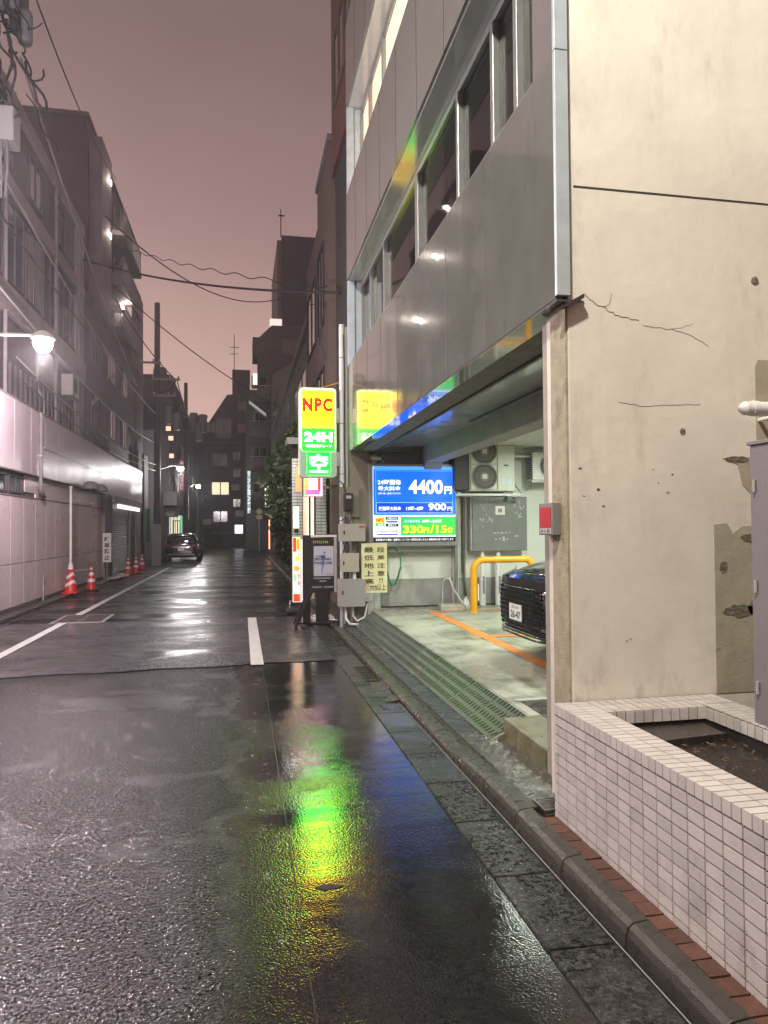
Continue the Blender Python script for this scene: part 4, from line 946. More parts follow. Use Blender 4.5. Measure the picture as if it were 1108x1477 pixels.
# little camera bracket on top of the board
cbk = thing('security_camera', 'small metal security camera bracket on top of the blue price board', 'camera', (2.24, 12.0, 2.8))
m = MB(); m.cyl((2.20, 11.95, 2.797), (2.20, 11.95, 2.93), 0.015, n=8); m.tube([(2.20, 11.95, 2.90), (2.30, 11.93, 2.86), (2.36, 11.9, 2.82)], 0.012, 6); build('bracket', m, GALV, cbk)
m = MB(); m.cyl((2.13, 11.9, 2.90), (2.30, 11.86, 2.88), 0.032, n=12); build('body', m, FAN_G, cbk)

# coiled green hose
h = thing('garden_hose', 'green hose hung in a long loop on the wall below the price board', 'hose', (2.55, 12.0, 1.1))
m = MB(); L1 = []
for i in range(49):
    a = 2 * math.pi * i / 24; s_ = 1 + 0.10 * (i // 24)
    L1.append((2.52 + 0.115 * s_ * math.cos(a) + 0.02 * math.sin(2 * a), 12.0 - 0.0006 * i, 1.05 + 0.30 * s_ * math.sin(a)))
m.tube([(2.44, 12.02, 1.40)] + L1[12:] , 0.011, 8); build('hose', m, GREEN_HOSE, h)
m = MB(); m.cyl((2.52, 12.0, 1.365), (2.52, 12.19, 1.365), 0.010, n=8); build('hook', m, GALV, h)

# folding sign weight with wire loop by the wall
sw = thing('sign_weight', 'low concrete block with an upright wire loop standing by the wall under the price board', 'concrete block', (3.42, 11.6, 0.33))
m = MB(); m.prism([(3.20, 11.45), (3.62, 11.40), (3.66, 11.75), (3.25, 11.80)], 'z', fz(11.6), fz(11.6) + 0.10); build('block', m, mat('pale_concrete', (0.38, 0.37, 0.32), 0.7, n_scale=9, n_amt=0.25), sw, bev=0.012)
m = MB(); m.tube([(3.27, 11.6, 0.42), (3.28, 11.6, 0.78)] + [(x, 11.6, z) for x, z in arc(3.36, 0.78, 0.08, math.pi, 0)] + [(3.46, 11.6, 0.42)], 0.010, 6); build('wire_loop', m, GALV, sw)
m = MB(); m.tube([(3.40, 11.6, 0.87), (3.46, 11.6, 0.70), (3.62, 11.62, 0.46)], 0.016, 6); build('strap', m, WHITE_PL, sw)
tg = thing('plastic_bag', 'crumpled white plastic bundle lying at the wall beside the concrete block', 'bag', (3.72, 11.7, 0.33))
m = MB(); vv = []; random.seed(9)
for j in range(5):
    for i in range(8):
        a = 2 * math.pi * i / 8; r_ = (0.09, 0.10, 0.08, 0.05, 0.01)[j] * random.uniform(0.6, 1.2); vv.append((3.72 + r_ * math.cos(a), 11.72 + r_ * math.sin(a), fz(11.7) + (0, 0.05, 0.10, 0.16, 0.21)[j]))
m.add(vv, [(j * 8 + i, j * 8 + (i + 1) % 8, (j + 1) * 8 + (i + 1) % 8, (j + 1) * 8 + i) for j in range(4) for i in range(8)]); build('bag', m, WHITE_PL, tg, sub=1)

# ceiling lamps inside the bay (lit, seen through what they light)
GL = (0.90, 1.0, 0.84)
for (x, y_, p) in ((3.47, 8.6, 95), (5.1, 9.8, 105), (5.4, 6.4, 90)):
    t = thing('ceiling_lamp', 'lit fluorescent batten on the parking bay ceiling, ' + {(3.47, 8.6): 'close behind the beam', (5.1, 9.8): 'above the wall cabinet', (5.4, 6.4): 'above the parked car'}[(x, y_)], 'lamp', (x, y_, 3.1), 'fluorescent battens on the parking bay ceiling')
    m = MB(); m.box(x - 0.07, x + 0.07, y_ - 0.62, y_ + 0.62, 3.075, 3.118); build('housing', m, WHITE_PL, t)
    m = MB(); m.cyl((x, y_ - 0.6, 3.05), (x, y_ + 0.6, 3.05), 0.016, n=10); build('tube', m, emit('tube_light', (0.9, 1.0, 0.86), 12), t)
    area('bay_light', (x, y_, 3.02), 0.10, 1.2, p, GL)

# poster sign (yellow, vertical) -----------------------------------------------
ys_ = thing('warning_sign', 'yellowish vertical notice with black characters and 150mm on its last line', 'sign', (2.17, 11.8, 1.05))
SGY = mat('faded_yellow_sign', (0.60, 0.60, 0.33), 0.5, n_scale=6, n_amt=0.12, stain=((0.66, 0.66, 0.52), 3, 0.5, 1))
SGK = mat('sign_black_ink', (0.03, 0.03, 0.02), 0.6); SGR = mat('sign_faded_red_ink', (0.52, 0.26, 0.18), 0.6)
m = MB(); m.box(1.945, 2.375, 11.78, 11.79, 0.64, 1.46); build('board', m, SGY, ys_)
for i, c in enumerate('段差注意'): text('character', c, ys_, (2.205, 2.335, 1.305 - i * 0.13, 1.395 - i * 0.13), 11.777, SGK, 0.015)
text('character', '!!', ys_, (2.24, 2.30, 0.80, 0.885), 11.777, SGK, 0.01)
for i, c in enumerate('最低地上高'): text('character', c, ys_, (1.985, 2.15, 1.305 - i * 0.13, 1.395 - i * 0.13), 11.777, SGK, 0.015)
text('character', '150', ys_, (1.97, 2.075, 0.675, 0.79), 11.777, SGR, 0.01)
text('character', 'mm', ys_, (2.085, 2.20, 0.675, 0.76), 11.777, SGK, 0.01)
text('character', '以上', ys_, (2.205, 2.35, 0.675, 0.79), 11.777, SGK, 0.01)
m = MB(); m.box(2.05, 2.13, 11.80, 11.84, 0.12, 1.40); build('post', m, GALV, ys_)
m = MB(); m.box(1.95, 2.13, 11.775, 11.79, 0.50, 0.635); build('lower_plate', m, GALV, ys_)

# meter boxes stacked on the corner
def mbox(label, x0, x1, z0, z1, y0, y1, mt, lock=None, name='junction_box'):
    t = thing(name, label, 'electric box', ((x0 + x1) / 2, (y0 + y1) / 2, z0))
    m = MB(); m.box(x0, x1, y0 + 0.012, y1, z0, z1); build('body', m, mt, t, bev=0.004)
    m = MB(); m.box(x0 - 0.004, x1 + 0.004, y0, y0 + 0.0115, z0 - 0.004, z1 + 0.004); build('door', m, mt, t, bev=0.003)
    if lock:
        m = MB(); m.box(lock[0] - 0.01, lock[0] + 0.01, y0 - 0.012, y0 - 0.0005, lock[1] - 0.03, lock[1] + 0.03); build('lock', m, BLACK_MET, t, bev=0.003)
    return t
BX = mat('box_beige_grey', (0.30, 0.29, 0.255), 0.5, n_scale=6, n_amt=0.1)
mbox('top grey electric box of the stack on the building corner, with a small red mark', 1.58, 2.0, 1.50, 1.78, 11.72, 11.92, BX, (1.65, 1.64))
m = MB(); m.box(1.90, 1.98, 11.714, 11.718, 1.72, 1.75); o = build('red_mark', m, REDL if 0 else mat('red_mark', (0.35, 0.05, 0.05), 0.5), bpy.data.objects['junction_box'])
mbox('middle small beige electric box of the stack on the building corner, with a black lock', 1.60, 1.89, 1.00, 1.30, 11.72, 11.9, mat('box_beige', (0.34, 0.325, 0.26), 0.5), (1.64, 1.14))
mbox('lowest and largest grey electric box of the stack on the building corner', 1.56, 1.985, 0.43, 0.875, 11.70, 11.93, mat('box_grey', (0.26, 0.255, 0.25), 0.5), (1.62, 0.66))
mt_ = thing('electric_meter', 'small black electric meter above the stacked grey boxes', 'meter', (1.73, 11.8, 2.0))
m = MB(); m.box(1.655, 1.81, 11.76, 11.86, 2.0, 2.29); build('body', m, BLACK_MET, mt_, bev=0.015)
m = MB(); m.box(1.69, 1.775, 11.752, 11.759, 2.20, 2.25); build('display', m, GREY_MET, mt_)
m = MB(); m.box(1.60, 1.93, 11.865, 11.93, 1.90, 2.40); build('mounting_board', m, COLUMN, mt_, bev=0.004)
cb_ = MB()
cb_.tube([(1.70, 11.80, 2.0), (1.68, 11.79, 1.90), (1.62, 11.80, 1.84), (1.57, 11.85, 1.83)], 0.010, 6)
cb_.tube([(1.76, 11.80, 2.0), (1.79, 11.78, 1.92), (1.76, 11.8, 1.84), (1.70, 11.85, 1.78)], 0.010, 6)
cb_.tube([(1.69, 11.85, 2.29), (1.66, 11.83, 2.42), (1.60, 11.83, 2.50)], 0.012, 6)
for x in (1.64, 1.70, 1.86): cb_.tube([(x, 11.82, 1.50), (x + 0.03, 11.80, 1.40), (x, 11.82, 1.30)], 0.012, 6)
for x in (1.66, 1.72): cb_.tube([(x, 11.82, 1.0), (x, 11.82, 0.875)], 0.014, 6)
o = build('meter_cables', cb_, CABLE, None); setp(o, 'short black cables looping between the meter and the stacked boxes', 'cable')
co = MB()
co.tube([(1.68, 11.82, 0.43), (1.68, 11.80, 0.22), (1.74, 11.72, 0.14), (1.9, 11.70, 0.13), (2.05, 11.78, 0.22)], 0.028, 8)
co.tube([(1.80, 11.82, 0.43), (1.80, 11.80, 0.26), (1.86, 11.76, 0.18), (2.0, 11.80, 0.24), (2.06, 11.86, 0.50)], 0.024, 8)
co.tube([(1.62, 11.84, 0.43), (1.62, 11.84, 0.08)], 0.03, 8)
o = build('conduit_bundle', co, GALV, None); setp(o, 'bundle of grey conduits curving from the lowest box to the ground', 'conduit')
wcy = MB(); wcy.cyl((1.83, 11.82, 0.876), (1.83, 11.82, 0.998), 0.03, n=10); o = build('white_conduit', wcy, WHITE_PL, None); setp(o, 'short white conduit between the middle and lowest electric boxes', 'conduit')

# ------------------------------------------------------------------ NPC sign on its pole
pl = thing('sign_pole', 'tall pale steel pole at the building corner carrying the lit yellow and green sign', 'pole', (1.68, 12.1, 0.1))
m = MB(); m.cyl((1.68, 12.12, 0.1), (1.68, 12.12, 5.18), 0.048, n=16); build('shaft', m, mat('pale_pole_paint', (0.52, 0.54, 0.52), 0.4), pl)
m = MB(); m.cyl((1.76, 12.16, 2.2), (1.76, 12.16, 5.15), 0.030, n=12); build('side_pipe', m, mat('pale_pipe_paint', (0.44, 0.46, 0.42), 0.45), pl)
for z in (2.62, 3.48, 4.6):
    m = MB(); m.cyl((1.68, 12.12, z), (1.68, 12.12, z + 0.018), 0.053, n=16); build('band', m, GREY_DK_MET, pl)
m = MB(); m.tube([(1.70, 12.06, 5.0), (1.715, 12.055, 4.3), (1.705, 12.055, 3.2), (1.715, 12.055, 2.5), (1.66, 12.0, 2.38)], 0.009, 6); build('cable', m, CABLE, pl)
ns = thing('parking_sign', 'tall lit projecting parking sign, NPC on yellow above 24H on green', 'sign', (1.26, 12.1, 3.3))
SX0, SX1, SZ0, SZ1 = 0.945, 1.575, 2.565, 4.075
def rrect(x0, x1, z0, z1, r, n=6):
    p = []
    for cx, cz, a in ((x1 - r, z0 + r, -math.pi / 2), (x1 - r, z1 - r, 0), (x0 + r, z1 - r, math.pi / 2), (x0 + r, z0 + r, math.pi)):
        for i in range(n + 1): t = a + math.pi / 2 * i / n; p.append((cx + r * math.cos(t), cz + r * math.sin(t)))
    return p
m = MB(); m.prism(rrect(SX0, SX1, SZ0, SZ1, 0.07), 'y', 12.02, 12.24); build('case', m, mat('sign_case_grey', (0.45, 0.50, 0.44), 0.4, emis=(0.25, 0.9, 0.25), estr=0.06), ns, bev=0.008)  # faint green glow of the lit faces put into the case
LIT = emit('sign_rim_glow', (0.80, 1.0, 0.55), 1.0)
def lit_grad():
    m = bpy.data.materials.new('sign_face_gradient'); m.use_nodes = True; nt = m.node_tree; N = nt.nodes; Lk = nt.links; b = N['Principled BSDF']
    g = N.new('ShaderNodeNewGeometry'); s_ = N.new('ShaderNodeSeparateXYZ'); Lk.new(g.outputs['Position'], s_.inputs[0])
    # printed halftone between yellow and green
    mr_ = N.new('ShaderNodeMapRange'); mr_.inputs['From Min'].default_value = 3.36; mr_.inputs['From Max'].default_value = 3.55; Lk.new(s_.outputs['Z'], mr_.inputs['Value'])
    w1 = N.new('ShaderNodeMath'); w1.operation = 'SINE'; k1 = N.new('ShaderNodeMath'); k1.operation = 'MULTIPLY'; k1.inputs[1].default_value = 2 * math.pi / 0.022; Lk.new(s_.outputs['X'], k1.inputs[0]); Lk.new(k1.outputs[0], w1.inputs[0])
    w2 = N.new('ShaderNodeMath'); w2.operation = 'SINE'; k2 = N.new('ShaderNodeMath'); k2.operation = 'MULTIPLY'; k2.inputs[1].default_value = 2 * math.pi / 0.022; Lk.new(s_.outputs['Z'], k2.inputs[0]); Lk.new(k2.outputs[0], w2.inputs[0])
    ml = N.new('ShaderNodeMath'); ml.operation = 'MULTIPLY'; Lk.new(w1.outputs[0], ml.inputs[0]); Lk.new(w2.outputs[0], ml.inputs[1])
    ma = N.new('ShaderNodeMath'); ma.operation = 'MULTIPLY_ADD'; ma.inputs[1].default_value = 0.28; Lk.new(ml.outputs[0], ma.inputs[0]); Lk.new(mr_.outputs[0], ma.inputs[2])
    rp = N.new('ShaderNodeValToRGB'); e = rp.color_ramp.elements; e[0].position = 0.25; e[0].color = (0.0, 0.85, 0.003, 1); e[1].position = 0.75; e[1].color = (0.72, 0.50, 0.0, 1)
    Lk.new(ma.outputs[0], rp.inputs['Fac']); Lk.new(rp.outputs[0], b.inputs['Base Color']); Lk.new(rp.outputs[0], b.inputs['Emission Color']); b.inputs['Emission Strength'].default_value = SIGN_STR
    return m
SIGN_STR = 21.0
GRAD = lit_grad()
NRED = emit('sign_letter_red', (0.85, 0.002, 0.0), 5.0); NWH = emit('sign_letter_white', (0.95, 1.0, 0.95), 2.6); LEDG = emit('led_green', (0.0, 0.85, 0.004), 24.0); LEDW = emit('led_mint', (0.42, 1.0, 0.58), 2.2)
for sgn, face, yb_ in ((-1, '-y', 12.02), (1, '+y', 12.24)):
    def pr(poly, d0, d1): 
        m = MB(); a, b_ = sorted((yb_ + sgn * d0, yb_ + sgn * d1)); m.prism(poly, 'y', a, b_); return m
    build('lit_rim', pr(rrect(SX0 + 0.012, SX1 - 0.012, 3.02, SZ1 - 0.012, 0.06), 0.001, 0.004), LIT, ns)
    build('face', pr(rrect(SX0 + 0.045, SX1 - 0.035, 3.01, SZ1 - 0.05, 0.03), 0.005, 0.008), GRAD, ns)
    build('lower_face', pr(rrect(SX0 + 0.025, SX1 - 0.025, SZ0 + 0.03, 3.0, 0.05), 0.001, 0.004), mat('sign_lower_face', (0.24, 0.33, 0.26), 0.4, emis=(0.2, 0.6, 0.3), estr=0.25), ns)
    build('led_panel', pr(rrect(1.08, 1.46, SZ0 + 0.045, 2.985, 0.01), 0.005, 0.008), LEDG, ns)
    f = 1 if sgn < 0 else -1
    def bx(u0, u1): return (u0, u1) if sgn < 0 else (-u1, -u0)
    text('lettering', 'NPC', ns, (*bx(1.00, 1.51), 3.66, 3.905), yb_ + sgn * 0.011, NRED, 0.075, face, 0.0, 1.22)
    text('lettering', '24H', ns, (*bx(1.03, 1.50), 3.16, 3.325), yb_ + sgn * 0.011, NWH, 0.055, face, 0.0, 1.1)
    text('lettering', '東京建物グループ', ns, (*bx(1.05, 1.49), 3.065, 3.115), yb_ + sgn * 0.011, NWH, 0.01, face)
    text('lettering', '空', ns, (*bx(1.11, 1.43), 2.64, 2.96), yb_ + sgn * 0.011, LEDW, 0.03, face)
for z in (3.62, 2.88):
    m = MB(); m.box(1.576, 1.632, 12.08, 12.17, z - 0.12, z + 0.12); build('bracket', m, GALV, ns, bev=0.004)
m = MB(); m.tube([(1.25, 12.13, 4.07), (1.64, 12.12, 4.19)], 0.007, 6); build('stay', m, YELLOW_P, ns)

# ------------------------------------------------------------------ black signboard on the pavement, banner stand, shop corner
bs = thing('signboard', 'black wheeled signboard with a white poster, on a slanted leg at the kerb', 'signboard', (1.2, 12.4, 0))
m = MB(); m.box(1.02, 1.15, 12.30, 12.36, 0.10, 1.60); build('left_upright', m, BLACK_MET, bs, bev=0.006)
m = MB(); m.box(1.155, 1.56, 12.30, 12.36, 0.62, 1.56); build('panel', m, BLACK_MET, bs, bev=0.006)
m = MB(); m.box(1.553, 1.60, 12.292, 12.36, 0.62, 1.60); build('frame_edge', m, GREY_MET, bs, bev=0.004)
m = MB(); m.box(1.16, 1.60, 12.285, 12.36, 1.562, 1.60); build('top_edge', m, CONE_WHITE, bs, bev=0.004)
m = MB(); m.box(1.205, 1.545, 12.292, 12.297, 0.90, 1.41); build('poster', m, mat('poster_lilac', (0.42, 0.43, 0.50), 0.5), bs)
text('lettering', 'FITGYM', bs, (1.20, 1.45, 1.455, 1.50), 12.298, mat('poster_gold', (0.45, 0.44, 0.08), 0.5), 0.01)
INK = mat('poster_navy_ink', (0.03, 0.03, 0.14), 0.5); INK2 = mat('poster_pale_ink', (0.20, 0.22, 0.42), 0.5)
# faint figure silhouette on the poster
m = MB()
for poly in ([(1.36, 1.30), (1.39, 1.33), (1.41, 1.30), (1.39, 1.27)], [(1.24, 1.25), (1.40, 1.27), (1.41, 1.22), (1.25, 1.22)], [(1.33, 1.24), (1.40, 1.24), (1.38, 1.06), (1.34, 1.06)], [(1.34, 1.06), (1.37, 1.06), (1.35, 0.93), (1.33, 0.93)]): m.prism(poly, 'y', 12.2895, 12.2915)
build('printed_figure', m, INK2, bs)
text('lettering', 'BOXING', bs, (1.22, 1.50, 1.165, 1.215), 12.288, INK, 0.03); text('lettering', 'FITNESS GYM', bs, (1.215, 1.51, 1.095, 1.145), 12.288, INK, 0.03)

GINK = mat('poster_grey_ink', (0.20, 0.21, 0.23), 0.5)
pm = MB()
for x0, x1, z in ((1.20, 1.50, 0.85), (1.30, 1.42, 0.80), (1.18, 1.34, 0.70), (1.38, 1.54, 0.70), (1.43, 1.53, 0.925)): pm.box(x0, x1, 12.2885 if z > 0.9 else 12.297, 12.2905 if z > 0.9 else 12.299, z, z + (0.012 if z > 0.9 else 0.026))
build('faint_print', pm, GINK, bs)
m = MB(); m.prism([(1.14, 0.70), (1.20, 0.66), (0.93, 0.06), (0.86, 0.06)], 'y', 12.22, 12.29); build('slanted_leg', m, BLACK_MET, bs, bev=0.006)
m = MB(); m.prism([(1.14, 0.70), (1.20, 0.66), (0.93, 0.06), (0.86, 0.06)], 'y', 12.55, 12.60); build('slanted_leg', m, BLACK_MET, bs, bev=0.006)
m = MB(); m.box(1.24, 1.46, 12.31, 12.35, 0.12, 0.61); build('centre_column', m, BLACK_MET, bs, bev=0.004)
m = MB(); m.box(0.90, 1.70, 12.30, 12.42, 0.085, 0.12); build('base_bar', m, BLACK_MET, bs, bev=0.006)
m = MB(); m.box(1.02, 1.10, 12.30, 13.2, 0.085, 0.12); build('base_bar', m, BLACK_MET, bs, bev=0.006)
m = MB(); m.tube([(0.98, 13.15, 0.10), (1.65, 12.62, 0.10)], 0.018, 6); m.tube([(1.10, 12.55, 0.42), (1.25, 13.0, 0.12)], 0.018, 6); build('brace', m, GALV, bs)
for x in (0.90, 1.62):
    m = MB(); m.cyl((x - 0.02, 12.26, 0.055), (x + 0.02, 12.26, 0.055), 0.045, n=14); build('castor', m, RUBBER, bs)
wb = thing('weight_block', 'white concrete weight block behind the black signboard', 'weight', (1.2, 13.1, 0.1))
m = MB(); m.prism([(1.12, 12.75), (1.62, 12.75), (1.62, 13.2), (1.12, 13.2)], 'z', 0.02, 0.14); build('block', m, CONE_WHITE, wb, bev=0.02)

bn = thing('banner_stand', 'narrow lit red, yellow and white menu banner stand by the kerb', 'banner', (1.05, 14.6, 0))
m = MB(); m.box(1.00, 1.24, 14.6, 14.68, 0.22, 1.56); build('case', m, GREY_MET, bn, bev=0.008)
MW = emit('menu_white', (0.85, 0.78, 0.74), 0.85); MR = emit('menu_red', (0.95, 0.05, 0.02), 1.1); MY = emit('menu_yellow', (1.0, 0.75, 0.05), 1.1); MG = emit('menu_green', (0.25, 0.75, 0.30), 0.9); MO = emit('menu_orange', (1.0, 0.32, 0.05), 1.1)
def slab(name, x0, x1, z0, z1, mt, y=14.596, p=bn): 
    m = MB(); m.box(x0, x1, y - 0.003, y, z0, z1); return build(name, m, mt, p)
slab('face', 1.01, 1.16, 0.24, 1.54, MW); slab('red_block', 1.015, 1.085, 1.25, 1.53, MR, 14.592); slab('yellow_block', 1.09, 1.155, 1.28, 1.53, MY, 14.592)
slab('red_block', 1.10, 1.13, 1.30, 1.50, MR, 14.588); slab('orange_block', 1.03, 1.12, 0.86, 0.96, MO, 14.592); slab('green_block', 1.02, 1.08, 0.66, 0.80, MG, 14.592); slab('red_block', 1.02, 1.15, 0.25, 0.40, MR, 14.592); slab('orange_block', 1.06, 1.14, 1.06, 1.16, MY, 14.592)
for k, c in enumerate('ランチ営業'): text('lettering', c, bn, (1.10, 1.15, 1.14 - k * 0.14, 1.22 - k * 0.14), 14.587, NRED, 0.01)
slab('white_side', 1.17, 1.235, 0.24, 1.50, emit('banner_side', (0.9, 0.8, 0.85), 0.5))
m = MB(); m.box(0.88, 1.34, 14.5, 14.9, 0.02, 0.12); build('base', m, RUBBER, bn, bev=0.03)
m = MB(); m.tube([(0.95, 14.6, 0.12), (0.95, 14.6, 0.26), (1.01, 14.62, 0.26)], 0.012, 6); build('handle', m, GALV, bn)

# shop corner beyond the main building: white brick pier, panelled door, projecting signs
sh_ = thing('corner_shop', 'lit white brick shop corner with a pink door panel behind the parking sign', 'shop', (1.7, 15, 0))
WBR = mat('white_brick', (0.40, 0.42, 0.40), 0.5, rnd=0.12, emis=(0.9, 1.0, 0.98), estr=0.0)
m = MB(); m.box(1.12, 1.36, 16.42, 16.7, 0.1, 3.6); m.box(1.63, 1.86, 16.12, 16.5, 0.1, 3.6); build('pier_core', m, GROUT, sh_)
bme = mesh_of(MB().box(-0.055, 0.055, -0.006, 0.006, -0.03, 0.03), WBR)
for (x0, x1, y_) in ((1.12, 1.36, 16.41), (1.63, 1.86, 16.11)):
    for j in range(34):
        for i in range(2):
            piece('brick', bme, sh_, Vector((x0 + 0.06 + i * 0.118 + (0.0), y_, 0.9 + j * 0.072)) - sh_.location)
m = MB(); m.box(1.36, 1.63, 16.5, 16.6, 0.1, 2.9); build('door_wall', m, mat('shop_inside', (0.35, 0.28, 0.22), 0.6), sh_)
m = MB(); m.box(1.38, 1.47, 16.46, 16.49, 0.7, 2.45); build('pink_panel', m, emit('pink_glow', (0.95, 0.55, 0.42), 0.75), sh_)
m = MB(); m.box(1.475, 1.50, 16.45, 16.49, 0.5, 2.6); build('door_frame', m, emit('frame_glow', (1.0, 0.92, 0.80), 1.0), sh_)
m = MB(); m.box(1.55, 1.62, 16.45, 16.49, 0.5, 2.55); build('lit_panel', m, emit('cream_glow', (0.85, 0.85, 0.62), 0.7), sh_)
m = MB(); m.box(1.505, 1.545, 16.45, 16.49, 0.5, 2.5); build('door_glass', m, mat('olive_glass', (0.06, 0.07, 0.02), 0.2), sh_)
m = MB(); m.box(1.0, 1.9, 16.1, 16.75, 3.6, 3.75); build('canopy', m, GREY_DK_MET, sh_)
area('shop_light', (1.3, 15.8, 3.4), 0.6, 0.1, 14, (1.0, 0.93, 0.85))
ss = thing('shop_sign', 'lit projecting shop sign in orange, pink and white just under the parking sign', 'sign', (1.4, 15.0, 2.9))
m = MB(); m.box(1.27, 1.66, 15.0, 15.14, 2.38, 3.30); build('case', m, GREY_DK_MET, ss, bev=0.008)
slab('face', 1.275, 1.655, 2.39, 3.29, emit('pink_face', (0.95, 0.35, 0.50), 3.5), 14.996, ss); slab('orange_stripe', 1.28, 1.37, 2.40, 3.28, MO, 14.992, ss); slab('yellow_block', 1.30, 1.37, 2.62, 3.20, MY, 14.988, ss)
slab('white_block', 1.42, 1.53, 2.55, 3.28, emit('white_lilac', (0.80, 0.84, 1.0), 4.0), 14.992, ss); slab('red_stripe', 1.56, 1.62, 2.48, 3.28, MR, 14.992, ss); slab('magenta_block', 1.31, 1.60, 2.42, 2.52, emit('magenta', (0.85, 0.10, 0.45), 1.0), 14.988, ss)
for k, c in enumerate('居酒屋'): text('lettering', c, ss, (1.43, 1.52, 3.05 - k * 0.18, 3.18 - k * 0.18), 14.985, TEXTBLUE, 0.01)
m = MB(); m.box(1.66, 1.80, 15.03, 15.08, 3.0, 3.06); m.box(1.66, 1.80, 15.03, 15.08, 2.55, 2.61); build('bracket', m, GREY_DK_MET, ss)
os_ = thing('small_orange_sign', 'small lit salmon orange box sign left of the pink shop sign', 'sign', (1.2, 15.6, 2.8))
m = MB(); m.box(1.14, 1.27, 15.6, 15.72, 2.50, 3.06); build('case', m, GREY_DK_MET, os_, bev=0.006)
m = MB(); m.box(1.145, 1.265, 15.594, 15.599, 2.51, 3.05); build('face', m, emit('salmon', (1.0, 0.26, 0.12), 1.05), os_)
m = MB(); m.box(1.27, 1.63, 15.64, 15.67, 2.8, 2.84); build('bracket', m, GREY_DK_MET, os_)
ln = thing('shop_lantern', 'small glowing cream lantern hanging beside the white brick pier', 'lantern', (1.18, 16.1, 1.8))
m = MB(); m.box(1.13, 1.25, 16.0, 16.1, 1.72, 2.20); build('shade', m, emit('lantern_glow', (1.0, 0.92, 0.55), 1.1), ln, bev=0.01)
m = MB(); m.cyl((1.19, 16.05, 1.62), (1.19, 16.05, 1.72), 0.05, n=12); build('base', m, BLACK_MET, ln)
m = MB(); m.box(1.17, 1.21, 16.1, 16.42, 2.1, 2.14); build('arm', m, BLACK_MET, ln)

# ================================================================== LEFT SIDE
def win(parent, axis, a0, a1, z0, z1, plane, mt, out=1, fr=0.05, fm=None, muls=0):
    """window with a frame and panes; axis 'x': wall faces +-x at x=plane and a runs along y; axis 'y': faces -y"""
    fm = fm or GREY_DK_MET
    m = MB()
    def bx(m, p0, p1, q0, q1, d0, d1):
        if axis == 'x':
            xx = sorted((plane + out * d0, plane + out * d1)); m.box(xx[0], xx[1], p0, p1, q0, q1)
        else:
            m.box(p0, p1, plane - d1, plane - d0, q0, q1)
    bx(m, a0, a1, z0, z0 + fr, 0.0, 0.04); bx(m, a0, a1, z1 - fr, z1, 0.0, 0.04); bx(m, a0, a0 + fr, z0 + fr, z1 - fr, 0.0, 0.04); bx(m, a1 - fr, a1, z0 + fr, z1 - fr, 0.0, 0.04)
    for k in range(muls):
        c = a0 + (a1 - a0) * (k + 1) / (muls + 1); bx(m, c - fr / 2, c + fr / 2, z0 + fr, z1 - fr, 0.0, 0.035)
    f = build('window', m, fm, parent)
    m = MB(); bx(m, a0 + fr, a1 - fr, z0 + fr, z1 - fr, 0.004, 0.012); build('pane', m, mt, f)
    return f

L1 = thing('factory_building', 'grey concrete building with a ribbon window above the pale sheet metal wall on the left', 'building', (-6, 15, 0))
m = MB(); m.box(-12, -4.95, 5.5, 24.0, 0.0, 11.0); build('wall', m, LEFT_CONC, L1)
m = MB(); m.box(-12.0, -4.85, 5.4, 24.1, 11.0, 11.35); build('parapet', m, LEFT_LIGHT, L1, bev=0.03)
m = MB(); m.box(-4.95, -4.80, 5.5, 24.0, 6.35, 6.95); build('light_band', m, LEFT_LIGHT, L1, bev=0.02)
m = MB(); m.box(-4.95, -4.84, 5.5, 24.0, 9.0, 9.35); build('light_band', m, LEFT_LIGHT, L1, bev=0.02)
m = MB(); m.box(-4.95, -4.86, 23.0, 24.0, 0.2, 10.9); build('end_pilaster', m, LEFT_LIGHT, L1, bev=0.02)
yy = 6.0
while yy < 22.6:
    win(L1, 'x', yy, yy + 1.35, 7.1, 8.9, -4.95, random.choice([WIN_BLUE, WIN_BLUE, WIN_PALE]), 1, 0.06, LEFT_CONC, 1)
    yy += 1.5
yy = 6.2
while yy < 22.6:
    win(L1, 'x', yy, yy + 1.2, 9.6, 10.7, -4.95, WIN_BLUE, 1, 0.06, LEFT_CONC, 1); yy += 2.4
for k in range(44):
    m = MB(); y_ = 6.0 + k * 0.385; m.box(-4.95, -4.88, y_, y_ + 0.20, 4.55, 5.35); build('louvre', m, LEFT_DARK, L1)
for y_ in (9.3, 13.4, 16.3, 20.5, 23.2):
    m = MB(); m.cyl((-4.86, y_, 4.4), (-4.86, y_, 10.9), 0.045, n=8); build('rain_pipe', m, LEFT_LIGHT, L1)

L0 = thing('sheet_metal_annex', 'low building front of pale ribbed metal sheets with a projecting upper band, left', 'building', (-4.8, 15, 0))
m = MB(); m.box(-4.94, -4.62, 5.0, 34.5, 0.0, 4.40); build('core', m, LEFT_CONC, L0)
yy = 5.0
while yy < 34:
    m = MB(); m.box(-4.56, -4.53, yy + 0.004, yy + 1.196, 2.96, 4.40); build('band_panel', m, LEFT_BAND, L0, bev=0.004); yy += 1.2
m = MB(); m.box(-4.62, -4.56, 5.0, 34.3, 2.97, 4.38); build('band_core', m, LEFT_DARK, L0)
m = MB(); m.box(-4.64, -4.515, 5.0, 34.4, 4.401, 4.44); build('coping', m, LEFT_LIGHT, L0, bev=0.008)
m = MB(); m.box(-4.56, -4.52, 5.0, 34.4, 2.925, 2.957); build('drip_rail', m, LEFT_LIGHT, L0, bev=0.006)
m = MB(); m.box(-4.529, -4.515, 18.0, 34.4, 3.62, 3.66); build('rib_rail', m, LEFT_BAND, L0)
yy = 5.0
